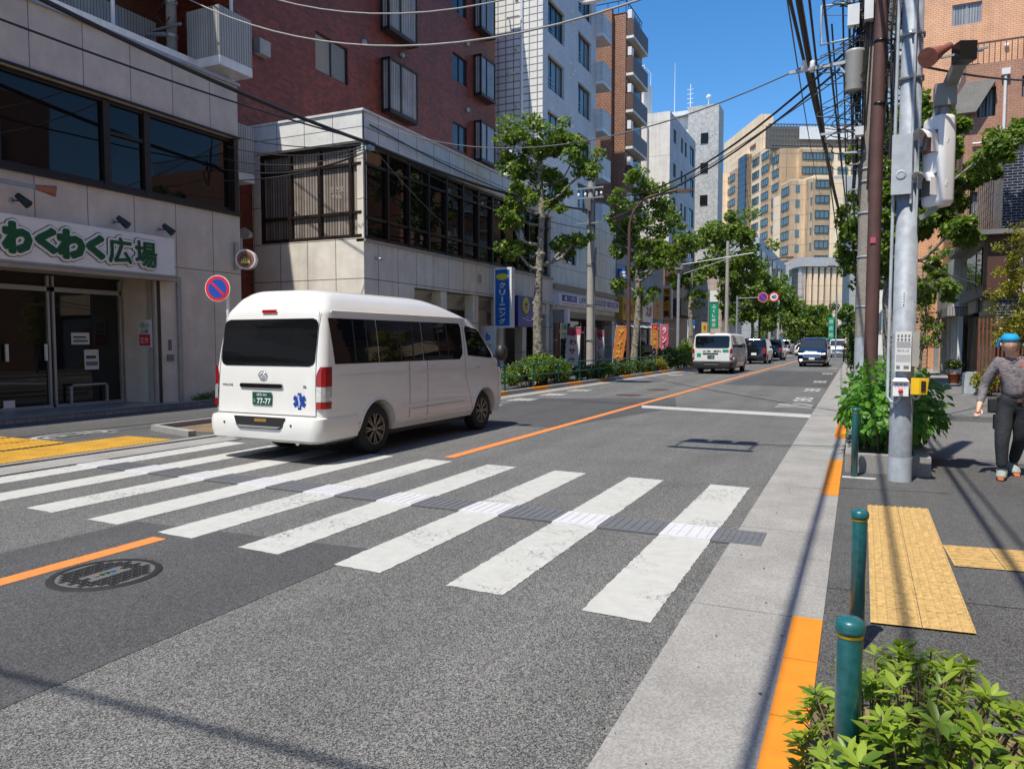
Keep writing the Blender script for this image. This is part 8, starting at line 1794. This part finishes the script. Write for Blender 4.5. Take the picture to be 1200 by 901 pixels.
pc = pj(1163, 474, Yb+.02); g = MB(); g.box(pc.x-.04, pc.x+.04, pc.y-.05, pc.y+.05, pc.z-.09, pc.z+.06); g.box(pc.x-.03, pc.x+.03, pc.y-.07, pc.y-.051, pc.z-.07, pc.z+.02); part('pouch', g, 'print_black', T)
for (a, t_, zoff) in ((la, lt, 0), (ra, rt, 0)):
    g = MB(); d = (t_-a); d.z = 0; d.normalize(); heel = a-d*.06; toe = a+d*.19; z0_ = t_.z-.01; hz = a.z-.075 if a is ra else z0_
    up0 = V((heel.x, heel.y, hz+.04)); 
    add_skin(g, [(V((heel.x, heel.y, hz+.045)), (.052, .044)), (V((a.x, a.y, a.z-.01)), .056), (V((a.x+d.x*.08, a.y+d.y*.08, (hz+z0_)/2+.055)), (.056, .045)), (V((toe.x, toe.y, z0_+.032)), (.052, .032))], [(0, 1), (0, 2), (2, 3)], 2, 0); sh_ = part('shoe', g, 'shoe_grey', T)
    g = MB(); s_ = V((d.y, -d.x, 0)); p0, p1 = V((heel.x, heel.y, hz+.01))-d*.03, V((toe.x, toe.y, z0_+.006))+d*.035; m_ = p0.lerp(p1, .55)
    g.add([p0-s_*.03, p0+s_*.03, m_+s_*.043, p1+s_*.024, p1-s_*.024, m_-s_*.043]+[q_+V((0, 0, .017)) for q_ in (p0-s_*.03, p0+s_*.03, m_+s_*.043, p1+s_*.024, p1-s_*.024, m_-s_*.043)], [(0, 1, 2, 3, 4, 5), (6, 11, 10, 9, 8, 7)]+[(i, (i+1) % 6, 6+(i+1) % 6, 6+i) for i in range(6)]); part('sole', g, 'sole_orange', sh_)
# far cyclist and pedestrian at the right kerb
def far_person(x, y, mtop, mleg, lab, bike=False):
    T = thing('person', (x, y, .03), lab, 'person'); g = MB(); b = V((x, y, .03)); hz = 1.0 if bike else .92
    J = [(b+V((0, 0, hz)), .13), (b+V((0, -.05, hz+.3)), (.16, .11)), (b+V((0, -.08, hz+.5)), .06), (b+V((0, -.09, hz+.58)), .05), (b+V((.1, 0, hz-.08)), .08), (b+V((.12, -.25 if bike else -.1, hz-.45)), .06), (b+V((.12, -.1 if bike else .05, .18)), .045), (b+V((-.1, 0, hz-.08)), .08), (b+V((-.12, -.2 if bike else .05, hz-.5)), .06), (b+V((-.12, .0, .08)), .045), (b+V((.2, -.08, hz+.42)), .055), (b+V((.24, -.2, hz+.15)), .04), (b+V((.22, -.42, hz+.08)), .03), (b+V((-.2, -.08, hz+.42)), .055), (b+V((-.24, -.2, hz+.15)), .04), (b+V((-.22, -.42, hz+.08)), .03)]
    add_skin(g, J, [(0, 1), (1, 2), (2, 3), (0, 4), (4, 5), (5, 6), (0, 7), (7, 8), (8, 9), (1, 10), (10, 11), (11, 12), (1, 13), (13, 14), (14, 15)], 1, 0)
    v, f = headmesh(b+V((0, -.1, hz+.72))); g.add(v, f, 0, True); part('body', g, 'skin', T)
    g = MB(); add_skin(g, [(J[0][0], .155), (J[1][0], (.19, .14)), (J[2][0], .08), (J[10][0], .07), (J[11][0], .055), (J[13][0], .07), (J[14][0], .055)], [(0, 1), (1, 2), (1, 3), (3, 4), (1, 5), (5, 6)], 1); part('shirt', g, mtop, T)
    g = MB(); add_skin(g, [(J[0][0], .16), (J[4][0], .1), (J[5][0], .075), (J[6][0], .06), (J[7][0], .1), (J[8][0], .075), (J[9][0], .06)], [(0, 1), (1, 2), (2, 3), (0, 4), (4, 5), (5, 6)], 1); part('trousers', g, mleg, T)
    g = MB(); v, f = headmesh(b+V((0, -.085, hz+.735)), 1.05); keep = {i for i, p in enumerate(v) if p[2] > b.z+hz+.78}; g.add(v, [q_ for q_ in f if all(i in keep for i in q_)], 0, True); part('hair', g, 'hair_black', T)
far_person(-.75, 58, 'print_black', 'trousers_black', 'far cyclist in dark clothes riding along the right kerb', True)
T = thing('bicycle', (-.75, 58, .01), 'bicycle ridden by the far cyclist along the right kerb', 'bicycle')
for y in (57.45, 58.5):
    g = MB(); g.tube([(-.75, y+.33*cos(t), .35+.33*sin(t)) for t in [2*pi*k/20 for k in range(21)]], .02, 6); part('wheel', g, 'tyre', T)
g = MB(); g.tube([(-.75, 58.5, .35), (-.75, 58.1, .3), (-.75, 57.7, .8), (-.75, 58.15, .8), (-.75, 58.1, .3)], .018, 6); g.tube([(-.75, 57.45, .35), (-.75, 57.65, 1.02)], .018, 6); g.tube([(-.75, 58.1, .3), (-.75, 58.2, .95)], .018, 6); part('frame', g, 'grey_metal', T)
g = MB(); g.bar((-1.0, 57.6, 1.05), (-.5, 57.6, 1.05), .025); part('handlebar', g, 'chrome', T); g = MB(); g.box(-.82, -.68, 58.1, 58.35, .95, 1.0); part('saddle', g, 'black_rubber', T)
far_person(-11.2, 47.2, 'print_black', 'trousers_black', 'pedestrian in dark clothes beside the parked scooter')
